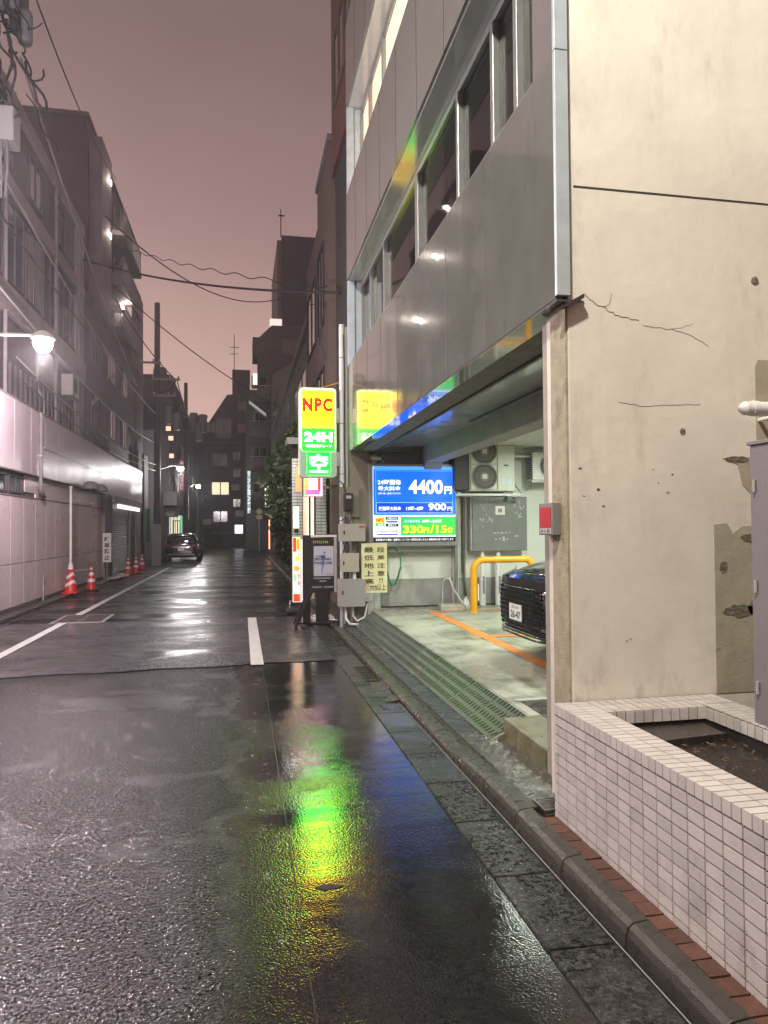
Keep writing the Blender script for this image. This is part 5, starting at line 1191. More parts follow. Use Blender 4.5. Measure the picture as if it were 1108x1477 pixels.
while yy < 25.5:
    ztop = 2.92
    zs = [(0.16, 1.02), (1.035, 2.42)] if yy < 17.0 else [(0.16, 1.02), (1.035, 2.55)]
    for a, b_ in zs:
        m = MB(); m.box(-4.62, -4.59, yy + 0.004, yy + 0.896, a, b_); build('wall_sheet', m, LEFT_LOW, L0, bev=0.004)
    yy += 0.9
m = MB(); m.box(-4.62, -4.605, 16.8, 25.6, 2.555, 2.92); build('upper_strip', m, LEFT_LOW, L0)
m = MB(); m.box(-4.62, -4.58, 5.0, 25.6, 2.425, 2.455); build('sill_rail', m, LEFT_LIGHT, L0)
for k, y_ in enumerate((11.4, 12.5, 13.55, 14.6, 15.65)):
    win(L0, 'x', y_, y_ + 0.92, 2.48, 2.86, -4.615, random.choice([WIN_BLUE, WIN_PALE, GLASS_DK]), 1, 0.035, LEFT_DARK, 1)
m = MB(); m.box(-4.62, -4.56, 5.0, 25.6, 0.08, 0.155); build('plinth', m, LEFT_CONC, L0)
# piers, rolling shutter, gate
m = MB(); m.box(-4.75, -4.50, 25.6, 27.0, 0.0, 2.92); build('pier', m, LEFT_LIGHT, L0, bev=0.01)
m = MB(); m.box(-4.70, -4.40, 26.9, 33.2, 2.70, 2.95); build('shutter_housing', m, LEFT_LIGHT, L0, bev=0.015)
for k in range(38):
    m = MB(); z = 0.12 + k * 0.068; m.prism([(-4.60, z), (-4.575, z + 0.02), (-4.575, z + 0.045), (-4.60, z + 0.062)], 'y', 27.0, 31.2)
    build('shutter_slat', m, GREY_DK_MET, L0)
m = MB(); m.box(-4.66, -4.50, 31.2, 31.4, 0, 2.7); build('post', m, LEFT_LIGHT, L0)
for k in range(9):
    m = MB(); m.box(-4.60, -4.57, 31.45 + k * 0.17, 31.56 + k * 0.17, 0.1, 2.6); build('gate_board', m, LEFT_DARK, L0)
m = MB(); m.box(-4.75, -4.48, 33.0, 34.2, 0.0, 2.92); build('pier', m, LEFT_LIGHT, L0, bev=0.01)
m = MB(); m.box(-4.55, -4.47, 26.0, 26.08, 1.50, 1.70); kb = build('key_box', m, BLACK_MET, L0)
m = MB(); m.box(-4.468, -4.464, 26.02, 26.06, 1.55, 1.58); build('green_light', m, emit('green_dot', (0.1, 1.0, 0.2), 3), kb)
m = MB(); m.box(-4.44, -4.36, 27.6, 33.0, 2.52, 2.66); build('light_box', m, emit('gate_glow', (1.0, 0.98, 0.95), 1.6), L0)

# left kerb
kr = thing('left_kerb', None, None, (-4.4, 10, 0)); kr['kind'] = 'structure'
yy = 5.0
while yy < 34:
    m = MB(); m.prism([(-4.62, -0.02), (-4.28, -0.02), (-4.30, 0.075), (-4.33, 0.085), (-4.62, 0.09)], 'y', yy + 0.004, yy + 0.996); build('kerb_stone', m, KERB, kr, bev=0.003); yy += 1.0
paint('gutter_mark', None, -4.22, -4.17, 10.0, 17.5, 0.016, A_PATCH)
# down pipe over the band and the white pole at the cone
t = thing('rain_pipe', 'pale rain pipe running down the projecting band and bending in under it', 'pipe', (-4.44, 17.5, 2.9))
m = MB(); m.tube([(-4.48, 17.6, 4.40), (-4.48, 17.6, 2.80), (-4.48, 17.58, 2.65), (-4.5, 17.9, 2.52), (-4.55, 18.2, 2.50)], 0.042, 10); build('pipe', m, LEFT_LIGHT, t)
m = MB(); m.box(-4.53, -4.43, 17.54, 17.66, 3.4, 3.43); build('clamp', m, GREY_MET, t)
t = thing('cone_pole', 'tall thin white pole standing in the chevron marked cone', 'pole', (-4.33, 20.0, 0))
m = MB(); m.cyl((-4.36, 20.0, 0.5), (-4.36, 20.0, 2.82), 0.032, n=10); build('shaft', m, WHITE_PL, t)
m = MB(); m.lathe([(0.0, 0.06), (0.04, 0.045), (0.05, 0.0)], (-4.36, 20.0, 2.82), 12); build('cap', m, WHITE_PL, t)
t = thing('stub_post', 'short rusty post stub against the metal wall before the chevron cone', 'post', (-4.5, 18.2, 0.1))
m = MB(); m.tube([(-4.52, 18.0, 0.09), (-4.52, 18.0, 0.62), (-4.56, 18.3, 0.66)], 0.025, 8); build('post', m, GREY_DK_MET, t)
t = thing('dome_lamp', 'grey dome shaped wall fitting under the projecting band', 'lamp', (-4.4, 22.5, 3.0))
for y_ in (22.2, 23.6):
    m = MB(); m.lathe([(0.0, 0.22), (0.10, 0.21), (0.19, 0.15), (0.24, 0.05), (0.25, 0.0), (0.0, -0.02)], (-4.30, y_, 2.92), 16); build('dome', m, GREY_DK_MET, t)
m = MB(); m.box(-4.46, -4.30, 22.1, 23.7, 3.0, 3.05); build('arm', m, GREY_DK_MET, t)

# cones
def cone_proto(kind):
    nm = 'traffic_cone'
    t = thing(nm, '', 'traffic cone', (0, 0, 0))
    m = MB(); m.prism(rrect(-0.19, 0.19, -0.19, 0.19, 0.04, 4), 'z', 0.0, 0.035); build('base', m, CONE_RED if kind else RUBBER, t, bev=0.005)
    if kind == 0:
        prof = [(0.0, 0.145), (0.035, 0.145)]
        zz = [(0.035, 0.24, CONE_RED), (0.24, 0.33, CONE_WHITE), (0.33, 0.42, CONE_RED), (0.42, 0.51, CONE_WHITE), (0.51, 0.585, CONE_RED), (0.585, 0.64, CONE_WHITE), (0.64, 0.70, CONE_RED)]
        for a, b_, mt in zz:
            r = lambda z: 0.145 - (z - 0.035) / 0.665 * 0.118
            m = MB(); m.lathe([(r(a), a), (r(b_), b_)] + ([(0.0, b_)] if b_ > 0.69 else []), n=20); build('white_band' if mt is CONE_WHITE else 'body', m, mt, t)
    else:
        r = lambda z: 0.165 - (z - 0.035) / 0.72 * 0.115
        m = MB(); m.lathe([(r(0.035), 0.035), (r(0.755), 0.755), (0.0, 0.775)], n=20); build('cover', m, CONE_RED, t)
        m = MB(); m.lathe([(r(0.62) + 0.003, 0.62), (r(0.755) + 0.003, 0.755), (0.0, 0.78)], n=20); build('white_top', m, CONE_WHITE, t)
        for zc in (0.16, 0.36):
            m = MB(); n = 20
            for h_ in range(4):     # chevrons wrapped round the cover, two V per turn
                for i in range(5):
                    t0, t1 = (h_ * 5 + i) / n, (h_ * 5 + i + 1) / n
                    def zof(q):
                        ph = (q * 4) % 1.0; seg = int(q * 4 + 1e-9) % 2
                        return zc + 0.11 * (ph if seg else 1 - ph)
                    tm = (t0 + t1) / 2; za = zof(t0 + 1e-6); zb_ = zof(t1 - 1e-6); w = 0.085
                    P_ = lambda q, z: ((r(z) + 0.003) * math.cos(2 * math.pi * q - math.pi / 4), (r(z) + 0.003) * math.sin(2 * math.pi * q - math.pi / 4), z)
                    m.add([P_(t0, za), P_(t1, zb_), P_(t1, zb_ + w), P_(t0, za + w)], [(0, 1, 2, 3)], True)
            build('chevron', m, CONE_WHITE, t, recalc=False)
    return t
G = 'traffic cones along the left kerb'
cA = cone_proto(1); cA['label'] = 'red and white chevron covered cone holding the thin white pole'; cA['group'] = G; cA.location = (-4.36, 20.0, 0.09 - 0.006)
c0 = cone_proto(0); c0['label'] = 'banded red and white cone next to the chevron cone, joined to it by a bar'; c0['group'] = G; c0.location = (-4.18, 21.7, 0.016)
for (x, y_, lb) in ((-4.20, 28.6, 'banded cone nearest of the three in front of the shutter'), (-4.05, 29.6, 'banded cone in the middle of the three in front of the shutter'), (-4.16, 32.2, 'banded cone farthest of the three, next to the gate pier')):
    copy_tree(c0, None, (x, y_, 0.016), lb)
bar = MB(); bar.tube([(-4.36, 20.0, 0.66), (-4.18, 21.7, 0.60)], 0.014, 6); o = build('cone_bar', bar, CONE_WHITE, None); setp(o, 'white and red striped bar linking the chevron cone to its neighbour', 'bar')
t = thing('rubble_pile', 'small pile of grey sandbags on the kerb before the three cones', 'sandbags', (-4.2, 26.6, 0))
random.seed(4)
for k in range(4):
    m = MB(); m.lathe([(0.0, 0.0), (0.22, 0.02), (0.26, 0.07), (0.18, 0.12), (0.0, 0.13)], (-4.28 + 0.12 * (k % 2), 25.9 + 0.42 * k, 0.02 + 0.03 * (k % 3)), 10); build('sandbag', m, GREY_MET, t, sub=1)
t = thing('notice_plate', 'small white vertical notice plate on a thin stake against the pier', 'sign', (-4.36, 25.0, 0))
m = MB(); m.box(-4.47, -4.20, 25.0, 25.02, 0.66, 1.62); build('plate', m, CONE_WHITE, t, bev=0.01)
for k, c in enumerate('駐車禁止'): text('character', c, t, (-4.42, -4.25, 1.34 - k * 0.20, 1.50 - k * 0.20), 24.995, INK if k else SGK, 0.03)
m = MB(); m.cyl((-4.335, 25.03, 0.08), (-4.335, 25.03, 0.7), 0.012, n=6); build('stake', m, GREY_MET, t)

# green sheet and bushes by the gate
t = thing('green_sheet', 'hanging dark green net sheet on the wall beyond the gate', 'sheet', (-4.6, 35.5, 1))
m = MB(); n = 24; vv = []
for i in range(n + 1):
    for z in (1.15, 2.75): vv.append((-4.42 + 0.03 * math.sin(i * 1.7), 34.6 + 2.2 * i / n, z + (0.06 * math.sin(i * 2.3) if z < 2 else 0)))
m.add(vv, [(2 * i, 2 * i + 2, 2 * i + 3, 2 * i + 1) for i in range(n)], True); build('sheet', m, mat('green_net', (0.02, 0.16, 0.07), 0.6), t)

L2 = thing('dark_workshop', 'long low dark building with metal cladding between the pale wall and the utility pole', 'building', (-6, 30, 0))
m = MB(); m.box(-12, -4.95, 24.1, 37.5, 0.0, 9.2); build('wall', m, LEFT_DARK, L2)
m = MB(); m.box(-12, -4.62, 34.5, 38.0, 0.0, 5.4); build('end_wall', m, LEFT_CONC, L2)
m = MB(); m.box(-12, -4.88, 24.1, 37.6, 9.2, 9.45); build('parapet', m, LEFT_CONC, L2, bev=0.02)
for y_ in (25.5, 28.5, 31.5, 34.5):
    win(L2, 'x', y_, y_ + 1.8, 5.2, 6.4, -4.95, GLASS_DK, 1, 0.06, LEFT_CONC, 2); win(L2, 'x', y_, y_ + 1.8, 7.4, 8.6, -4.95, GLASS_DK, 1, 0.06, LEFT_CONC, 2)
for k in range(10):
    m = MB(); m.box(-4.93, -4.85, 24.6 + k * 0.42, 24.72 + k * 0.42, 4.45, 5.1); build('fin', m, LEFT_CONC, L2)

# tall tower with the outside stair
T3 = thing('brown_tower', 'tall dark brown tower with lit outside stair landings rising above the left buildings', 'building', (-8, 33, 0))
m = MB(); m.box(-16, -5.95, 30.0, 42.0, 0.0, 18.1); build('wall', m, BROWN_T, T3)
m = MB(); m.box(-5.95, -5.45, 30.2, 32.4, 0.0, 17.5); build('side_strip', m, TOWER_SIDE, T3)
m = MB(); m.box(-16, -5.9, 29.9, 42.1, 18.1, 18.3); build('parapet', m, BROWN_T, T3)
for x in (-12.6, -9.6, -8.9): 
    m = MB(); m.cyl((x, 31, 18.3), (x, 31, 19.4), 0.03, n=6); build('roof_rod', m, CABLE, T3)
m = MB(); m.box(-5.95, -5.05, 35.4, 39.4, 0.0, 13.6); build('stair_wall', m, TOWER_SIDE, T3)
lv = [14.9, 12.7, 10.7, 8.7, 6.6]
for k, z in enumerate(lv):
    m = MB(); m.box(-5.95, -4.95, 32.4, 38.0, z - 0.45, z - 0.25); sl = build('landing', m, TOWER_SIDE, T3)
    r_ = MB()
    for i in range(19): r_.box(-4.99, -4.965, 32.45 + i * 0.30, 32.48 + i * 0.30, z - 0.25, z + 0.75)
    for i in range(4): r_.box(-5.9 + i * 0.27, -5.875 + i * 0.27, 32.44, 32.465, z - 0.25, z + 0.75)
    r_.box(-5.0, -4.955, 32.42, 38.0, z + 0.75, z + 0.80); build('railing', r_, GREY_DK_MET, sl)
    if k < 4:
        m = MB(); m.prism([(33.4, z + 0.0), (33.9, z + 0.0), (36.5, z + (lv[k - 1] - z if k else 2.3) - 0.4), (36.0, z + (lv[k - 1] - z if k else 2.3) - 0.4)], 'x', -5.8, -5.4); build('stair_flight', m, GREY_DK_MET, T3)
LW = emit('stair_lamp', (1.0, 0.88, 0.78), 28)
for (x, y_, z) in ((-5.50, 32.2, 16.55), (-5.50, 32.2, 14.25), (-5.40, 35.2, 12.15), (-5.40, 36.9, 10.65)):
    t = thing('stair_lamp', {16.55: 'small bright stair lamp highest up on the brown tower', 14.25: 'small bright stair lamp second from the top on the brown tower', 12.15: 'small bright stair lamp third from the top on the brown tower', 10.65: 'small bright stair lamp lowest on the brown tower'}[z], 'lamp', (x, y_, z), 'stair lamps of the brown tower')
    m = MB(); m.box(x - 0.06, x + 0.06, y_ - 0.17, y_ - 0.02, z - 0.10, z + 0.10); build('lens', m, LW, t)
    m = MB(); m.box(x - 0.09, x + 0.09, y_ - 0.02, y_ + 0.03, z - 0.14, z + 0.14); build('back_plate', m, GREY_MET, t)
    point('stair_light', (x + 0.25, y_ - 0.35, z), 26, (1.0, 0.84, 0.72), 0.08)

# utility poles ----------------------------------------------------------
def upole(label, x, y_, h_, r=0.17, arms=()):
    t = thing('utility_pole', label, 'utility pole', (x, y_, 0), 'utility poles along the left side')
    m = MB(); m.cyl((x, y_, 0), (x, y_, h_), r, r * 0.72, n=16); build('shaft', m, mat('pole_concrete', (0.075, 0.070, 0.072), 0.7, n_scale=3, n_amt=0.2), t)
    for (z, a, b_, d) in arms:
        m = MB(); m.box(x + a, x + b_, y_ - d - 0.04, y_ - d + 0.04, z - 0.045, z + 0.045); am = build('cross_arm', m, GREY_DK_MET, t)
        for q in (a + 0.08, (a + b_) / 2 + 0.2, b_ - 0.08):
            m = MB(); m.lathe([(0.03, 0), (0.06, 0.03), (0.035, 0.06), (0.06, 0.09), (0.03, 0.12), (0, 0.13)], (x + q, y_ - d, z + 0.045), 10); build('insulator', m, GREY_MET, am)
    return t
u1 = upole('tall dark concrete utility pole rising past the roofs behind the row of cones', -4.05, 36.8, 12.9, 0.18, ((9.1, -0.25, 1.1, 0.2), (9.9, -0.9, 0.2, 0.2), (8.3, -0.2, 0.9, 0.2)))
m = MB(); m.box(-4.26, -3.84, 36.5, 36.62, 0.0, 2.0); build('base_guard', m, GREY_DK_MET, u1)
for k, (dx, z) in enumerate(((0.55, 7.5), (0.95, 7.2))):
    m = MB(); m.lathe([(0, 0.9), (0.16, 0.85), (0.19, 0.75), (0.19, 0.1), (0.16, 0.0), (0, 0)], (-4.05 + dx, 36.6, z - 0.6), 14); build('transformer', m, GREY_DK_MET, u1)
m = MB(); m.tube([(-4.0, 36.7, 9.2), (-3.6, 36.6, 9.35), (-3.15, 36.6, 9.0), (-3.35, 36.6, 8.7), (-3.6, 36.6, 8.3), (-3.1, 36.6, 8.0), (-2.85, 36.6, 7.4), (-2.75, 36.6, 6.6)], 0.035, 6); build('jumper_cable', m, CABLE, u1)
m = MB(); m.tube([(-4.0, 36.7, 8.4), (-3.5, 36.6, 8.6), (-3.2, 36.6, 8.2), (-3.1, 36.6, 7.4)], 0.04, 6); build('jumper_cable', m, CABLE, u1)
u2 = upole('second utility pole farther down the left side, with transformers at its top', -3.8, 52.0, 12.0, 0.17, ((9.6, -0.3, 1.5, 0.2),))
for k, (dx, z) in enumerate(((0.55, 8.6), (1.15, 8.5), (0.85, 7.9))):
    m = MB(); m.lathe([(0, 1.3), (0.25, 1.25), (0.30, 1.1), (0.30, 0.1), (0.25, 0.0), (0, 0)], (-3.8 + dx, 51.7, z), 14); build('transformer', m, GREY_DK_MET, u2)
u3 = upole('thin far utility pole near the end of the left side', -3.6, 62.0, 7.5, 0.13)
u0 = upole('near utility pole at the left edge with transformers and a pale cabinet', -4.15, 12.7, 13.0, 0.19, ((11.2, -0.6, 1.0, 0.2), (12.2, -0.6, 1.1, 0.2), (10.6, -0.2, 0.8, 0.2)))
for (dx, dy, z, h_, r_) in ((0.42, -0.1, 10.25, 0.75, 0.16), (0.42, 0.45, 10.25, 0.75, 0.16), (0.62, 0.1, 9.85, 0.55, 0.12)):
    m = MB(); m.lathe([(0, h_), (r_ * 0.85, h_ * 0.97), (r_, h_ * 0.85), (r_, h_ * 0.1), (r_ * 0.85, 0), (0, 0)], (-4.15 + dx, 12.7 + dy, z), 14); build('transformer', m, mat('transformer_grey', (0.15, 0.15, 0.17), 0.45), u0)
m = MB(); m.box(-4.08, -3.62, 12.5, 12.9, 8.05, 8.62); build('switch_cabinet', m, mat('pale_cabinet', (0.36, 0.36, 0.36), 0.5), u0, bev=0.02)
m = MB()
for k in range(4): m.tube([(-3.98 + 0.09 * k, 12.5, 8.05), (-3.98 + 0.09 * k, 12.5, 7.6), (-3.90 + 0.05 * k, 12.52, 7.1)], 0.018, 6)
build('cable_tails', m, CABLE_GR, u0)
random.seed(17); m = MB()
for k in range(34):
    x0, z0 = -4.2 + random.uniform(0, 0.75), random.uniform(8.7, 12.3); p0 = Vector((x0, 12.6 + random.uniform(-.5, .5), z0))
    p1 = p0 + Vector((random.uniform(-0.35, 0.6), random.uniform(-.4, .4), random.uniform(-1.3, -0.2))); sg = random.uniform(0.05, 0.35)
    m.tube([p0.lerp(p1, i / 9) + Vector((0.05 * math.sin(i * 1.1 + k), 0, -sg * 4 * (i / 9) * (1 - i / 9))) for i in range(10)], random.uniform(0.012, 0.024), 5)
build('cable_tangle', m, CABLE, u0)

# overhead cables
def cable(label, a, b_, sag, r=0.018, mt=CABLE, wav=0, g='overhead cables'):
    a, b_ = Vector(a), Vector(b_); pts = []
    n = 24 if not wav else 60
    for i in range(n + 1):
        t = i / n; p = a.lerp(b_, t); p.z -= sag * 4 * t * (1 - t) + wav * math.sin(t * 60)
        pts.append(p)
    m = MB(); m.tube(pts, r, 5); o = build('overhead_cable', m, mt, None); return setp(o, label, 'cable', g)
cable('thick dark cable crossing the sky level from the tower to the right hand buildings', (-5.0, 24.0, 10.3), (1.95, 14.3, 6.45), 0.25, 0.028)
cable('wavy thin cable crossing the sky just above the thick one', (-5.0, 30.5, 13.3), (1.9, 16.2, 7.2), 0.2, 0.014, CABLE, 0.05)
cable('cable sloping down across the sky from the tower towards the dark navy tower', (-5.2, 29.5, 14.0), (3.1, 47, 17.0), 1.6, 0.03)
cable('cable from beside the tower sloping down past the tall pole to the far grey building', (-4.9, 29.0, 11.2), (1.8, 34, 7.4), 0.35, 0.022)
cable('cable running down from the tower base to the top of the tall utility pole', (-4.9, 30, 10.9), (-3.2, 36.6, 9.15), 0.25, 0.025)
cable('cable from the tall utility pole to the second utility pole', (-3.1, 36.6, 9.1), (-3.0, 51.8, 9.6), 0.9, 0.025)
cable('pale cable falling steeply from the near utility pole to the tower base', (-3.6, 12.8, 9.6), (-4.6, 34.0, 8.2), 0.3, 0.020, CABLE_GR)
cable('pale upper cable running along the left facades', (-4.3, 6.0, 9.3), (-4.1, 36.7, 7.4), 0.8, 0.022, CABLE_GR)
cable('pale lower cable running along the left facades', (-4.4, 6.0, 7.0), (-4.2, 36.7, 6.0), 0.7, 0.022, CABLE_GR)
cable('dark cable along the left facades at window height', (-4.5, 6.0, 8.4), (-4.2, 36.7, 8.3), 0.9, 0.020)
cable('low cable along the pale metal wall towards the pole', (-4.55, 16, 4.9), (-4.1, 36.7, 4.6), 0.3, 0.018)
cable('low second cable along the pale metal wall towards the pole', (-4.55, 16, 5.3), (-4.1, 36.7, 4.9), 0.35, 0.016, CABLE_GR)
cable('thick dark cable from the left frame edge to the factory wall', (-5.0, 8.0, 7.2), (-4.9, 20.0, 9.2), 0.3, 0.026)
cable('dark cable fanning from the near pole to the sky top left', (-3.8, 12.7, 11.9), (-4.8, 29.5, 15.5), 0.5, 0.018)

# ------------------------------------------------------------------ street lamps
def slamp(label, x, y_, z, wall_x, power, r=0.10, col=(1.0, 0.93, 0.86), lampm=None, mt_r=0.16):
    t = thing('street_lamp', label, 'street lamp', (x, y_, z), 'lit street lamps')
    m = MB(); m.tube([(wall_x, y_, z - 0.05), (wall_x + (x - wall_x) * 0.5, y_, z + 0.12), (x - 0.12 * (1 if x > wall_x else -1), y_, z + 0.13)], 0.028, 8); build('arm', m, GREY_MET, t)
    m = MB(); m.lathe([(0.0, 0.22), (0.06, 0.21), (0.16, 0.14), (0.19, 0.07)], (x, y_, z), 16); build('shade', m, GREY_MET, t)
    m = MB(); m.lathe([(0.0, -mt_r), (mt_r * 0.5, -mt_r * 0.86), (mt_r * 0.86, -mt_r * 0.5), (mt_r, 0.0), (mt_r * 0.8, 0.06)], (x, y_, z), 16); build('globe', m, lampm or LAMP_W, t)
    point('street_light', (x, y_, z - mt_r - r - 0.02), power, col, r)
    return t
slamp('bright street lamp on the grey factory wall above the pale metal front', -3.31, 13.1, 4.90, -4.95, 1150, 0.10, (1.0, 0.80, 0.86))
slamp('bright street lamp beyond the tall utility pole, above the parked car', -3.05, 38.0, 4.85, -4.0, 320, 0.10, (1.0, 0.96, 0.95))
slamp('farther smaller street lamp down the street', -3.15, 55.0, 4.95, -3.75, 420, 0.10, (1.0, 0.96, 0.95))
# the lamp standing behind the photographer, which lights the cream wall and the tiles
t = thing('street_lamp', 'tall street lamp behind the viewpoint lighting the cream wall', 'street lamp', (-1.2, -0.9, 0))
m = MB(); m.cyl((-4.3, -1.2, 0), (-4.3, -1.2, 8.4), 0.10, 0.06, n=12); build('shaft', m, GALV, t)
m = MB(); m.tube([(-4.3, -1.2, 8.35), (-3.2, -1.0, 8.72), (-1.3, 0.2, 8.75)], 0.035, 8); build('arm', m, GALV, t)
m = MB(); m.box(-1.45, -0.75, 0.18, 0.46, 8.66, 8.80); build('head', m, GREY_MET, t, bev=0.03)
m = MB(); m.box(-1.38, -0.82, 0.22, 0.42, 8.645, 8.659); build('lens', m, LAMP_WARM, t)
wl = area('wall_light', (-1.1, 0.32, 8.60), 0.5, 0.2, WALL_P, (1.0, 0.92, 0.80))
wl.rotation_euler = (Vector((2.4, 3.8, 4.6)) - wl.location).to_track_quat('-Z', 'Y').to_euler()
slamp('street lamp on the near utility pole, just past the left edge of the view', -2.75, 7.6, 5.75, -4.9, 950, 0.16, (1.0, 0.86, 0.92))

# ================================================================== RIGHT SIDE BEYOND
B1 = thing('red_tile_building', 'tall narrow dark building with dark red tiles high up, just beyond the grey office', 'building', (2.5, 14, 0))
m = MB(); m.box(2.02, 9, 12.6, 15.4, 0.0, 9.4); build('wall', m, BLACKISH, B1)
m = MB(); m.box(1.96, 9, 12.6, 15.55, 9.4, 24); build('upper_wall', m, RED_TILE, B1)
for z in (10.6, 13.6, 16.6):
    win(B1, 'x', 13.4, 15.0, z, z + 1.5, 1.955, GLASS_DK, -1, 0.08, BROWN_B, 1)
m = MB(); m.box(1.94, 2.0, 12.45, 12.62, 3.0, 12.0); build('corner_strip', m, OLIVE_B, B1)
B2 = thing('brown_plaster_building', 'brown plaster building with stepped roof and tall dark windows beyond the tiled building', 'building', (3, 18, 0))
m = MB(); m.box(1.95, 9, 15.9, 18.5, 0.0, 10.4); build('wall', m, BROWN_B, B2)
m = MB(); m.box(1.95, 9, 18.5, 21.6, 0.0, 9.5); build('wall', m, BROWN_B, B2)
m = MB(); m.box(1.90, 9, 15.85, 18.52, 10.4, 10.55); build('coping', m, GREY_B, B2)
for (a, b_, z0, z1) in ((17.0, 18.3, 6.6, 8.6), (18.9, 21.2, 6.6, 8.4), (17.0, 18.6, 4.2, 5.6), (19.0, 21.2, 4.2, 5.6)):
    win(B2, 'x', a, b_, z0, z1, 1.95, GLASS_DK, -1, 0.07, BLACKISH, 1)
for (y_, z) in ((21.2, 4.9),):
    m = MB(); m.lathe([(0.03, 0), (0.06, 0.03), (0.035, 0.06), (0.06, 0.09), (0.03, 0.12), (0, 0.13)], (1.90, y_, z), 10); build('insulator', m, WHITE_PL, B2)
m = MB(); m.tube([(1.9, 16.4, 6.9), (1.75, 16.4, 6.0), (1.9, 16.4, 5.6)], 0.02, 6); build('hanging_wire', m, CABLE, B2)
m = MB(); m.box(1.9, 3.2, 16.5, 16.56, 0, 3.6); build('side_door_wall', m, BROWN_B, B2)

B3 = thing('olive_building', 'dark olive plaster building with a sloping top and wide windows behind the tree', 'building', (4, 38, 0))
m = MB(); m.prism([(23, 0), (56, 0), (56, 12.8), (52, 12.8), (33, 9.3), (23, 9.3)], 'x', 2.25, 9); build('wall', m, OLIVE_B, B3)
for (a, b_, z0, z1) in ((34, 43, 6.4, 8.0), (34, 43, 3.4, 5.2), (46, 54, 9.0, 10.6), (46, 54, 6.0, 7.4), (25, 31, 6.0, 7.6)):
    win(B3, 'x', a, b_, z0, z1, 2.25, WIN_BLUE, -1, 0.15, GREY_B, 2)
for z in (5.7, 8.5):
    m = MB(); m.box(2.12, 2.25, 23, 55.9, z, z + 0.18); build('ledge', m, GREY_B, B3)
m = MB(); m.cyl((2.15, 48, 0.2), (2.15, 48, 7), 0.08, n=8); build('drain_pipe', m, GREY_MET, B3)
m = MB(); m.box(2.1, 2.6, 57.2, 57.5, 0.2, 6.2); build('wing_wall', m, GREY_B, B3)
t = thing('yellow_post', 'slim yellow painted post by the kerb in front of the olive building', 'post', (1.75, 47, 0.1))
m = MB(); m.cyl((1.80, 47, 0.1), (1.80, 47, 2.9), 0.055, n=10); build('post', m, mat('dull_yellow_paint', (0.42, 0.34, 0.05), 0.5), t)
t = thing('small_lit_sign', 'small lit white sign on the far right wall above the yellow post', 'sign', (1.6, 50, 3.5))
m = MB(); m.box(1.55, 1.85, 50, 50.15, 3.2, 5.0); build('case', m, GREY_B, t)
m = MB(); m.box(1.58, 1.82, 49.98, 49.995, 4.0, 4.9); m.box(1.60, 1.86, 49.98, 49.995, 3.25, 3.85); build('face', m, emit('far_sign_white', (1.0, 0.98, 0.86), 2.0), t)
m = MB(); m.box(1.66, 1.75, 49.97, 49.979, 4.3, 4.7); build('print', m, BLK, t)
m = MB(); m.box(1.85, 2.25, 50.04, 50.1, 4.4, 4.5); build('bracket', m, GREY_B, t)
t = thing('glowing_door', 'orange glowing doorway low on the right wall whose light streaks along the wet lane', 'doorway', (2.0, 46, 0.1))
m = MB(); m.box(1.66, 1.70, 44.6, 45.4, 0.5, 2.3); build('lit_pane', m, emit('door_orange', (1.0, 0.42, 0.16), 3.0), t)
m = MB(); m.box(1.70, 1.78, 44.5, 45.5, 0.1, 2.45); build('frame', m, GREY_B, t)
# metal fence and hedge
t = thing('hedge_fence', 'low pale metal pipe fence in front of the hedge', 'fence', (1.9, 26, 0.1))
for k in range(5):
    m = MB(); m.cyl((1.82, 22.5 + k * 2.2, 0.1), (1.82, 22.5 + k * 2.2, 1.15), 0.03, n=8); build('post', m, GREY_MET, t)
m = MB(); m.tube([(1.82, 22.5, 1.1), (1.82, 31.3, 1.1)], 0.02, 6); m.tube([(1.82, 22.5, 0.6), (1.82, 31.3, 0.6)], 0.016, 6); build('rail', m, GREY_MET, t)

def tree(label, x, y_, h_, crowns, n, seed, name='tree', leaf=0.085, trunk=0.09, cat='tree'):
    t = thing(name, label, cat, (x, y_, 0.1)); random.seed(seed)
    m = MB(); m.cyl((x, y_, 0.1), (x + 0.08, y_, h_ * 0.55), trunk, trunk * 0.6, n=9)
    for cx, cy, cz, rx, rz in crowns:
        m.tube([(x + 0.05, y_, h_ * 0.35), ((x + cx) / 2, (y_ + cy) / 2, (h_ * 0.4 + cz) / 2), (cx, cy, cz)], trunk * 0.32, 5)
    build('trunk', m, BARK, t)
    m = MB()
    tot = sum(c[3] ** 2 * c[4] for c in crowns)
    for cx, cy, cz, rx, rz in crowns:
        for k in range(int(n * rx * rx * rz / tot)):
            # leaves in little sprays, denser outwards
            u = random.uniform(-1, 1); a = random.uniform(0, 6.283); q = random.uniform(0.25, 1) ** 0.5 * random.choice((1, 1, 1.12))
            s_ = math.sqrt(1 - u * u); px, py, pz = cx + rx * q * s_ * math.cos(a), cy + rx * q * s_ * math.sin(a), cz + rz * q * u
            for r_ in range(5):
                l = leaf * random.uniform(0.6, 1.3); d = Vector((random.gauss(0, 1), random.gauss(0, 1), random.gauss(0, 0.6))).normalized(); e = d.cross(Vector((random.gauss(0, 1), random.gauss(0, 1), random.gauss(0, 1)))).normalized()
                c = Vector((px, py, pz)) + Vector((random.gauss(0, 0.05), random.gauss(0, 0.05), random.gauss(0, 0.05)))
                m.add([c - d * l, c + e * l * 0.38, c + d * l, c - e * l * 0.38], [(0, 1, 2, 3)])
    o = build('crown', m, LEAF, t, recalc=False); return t
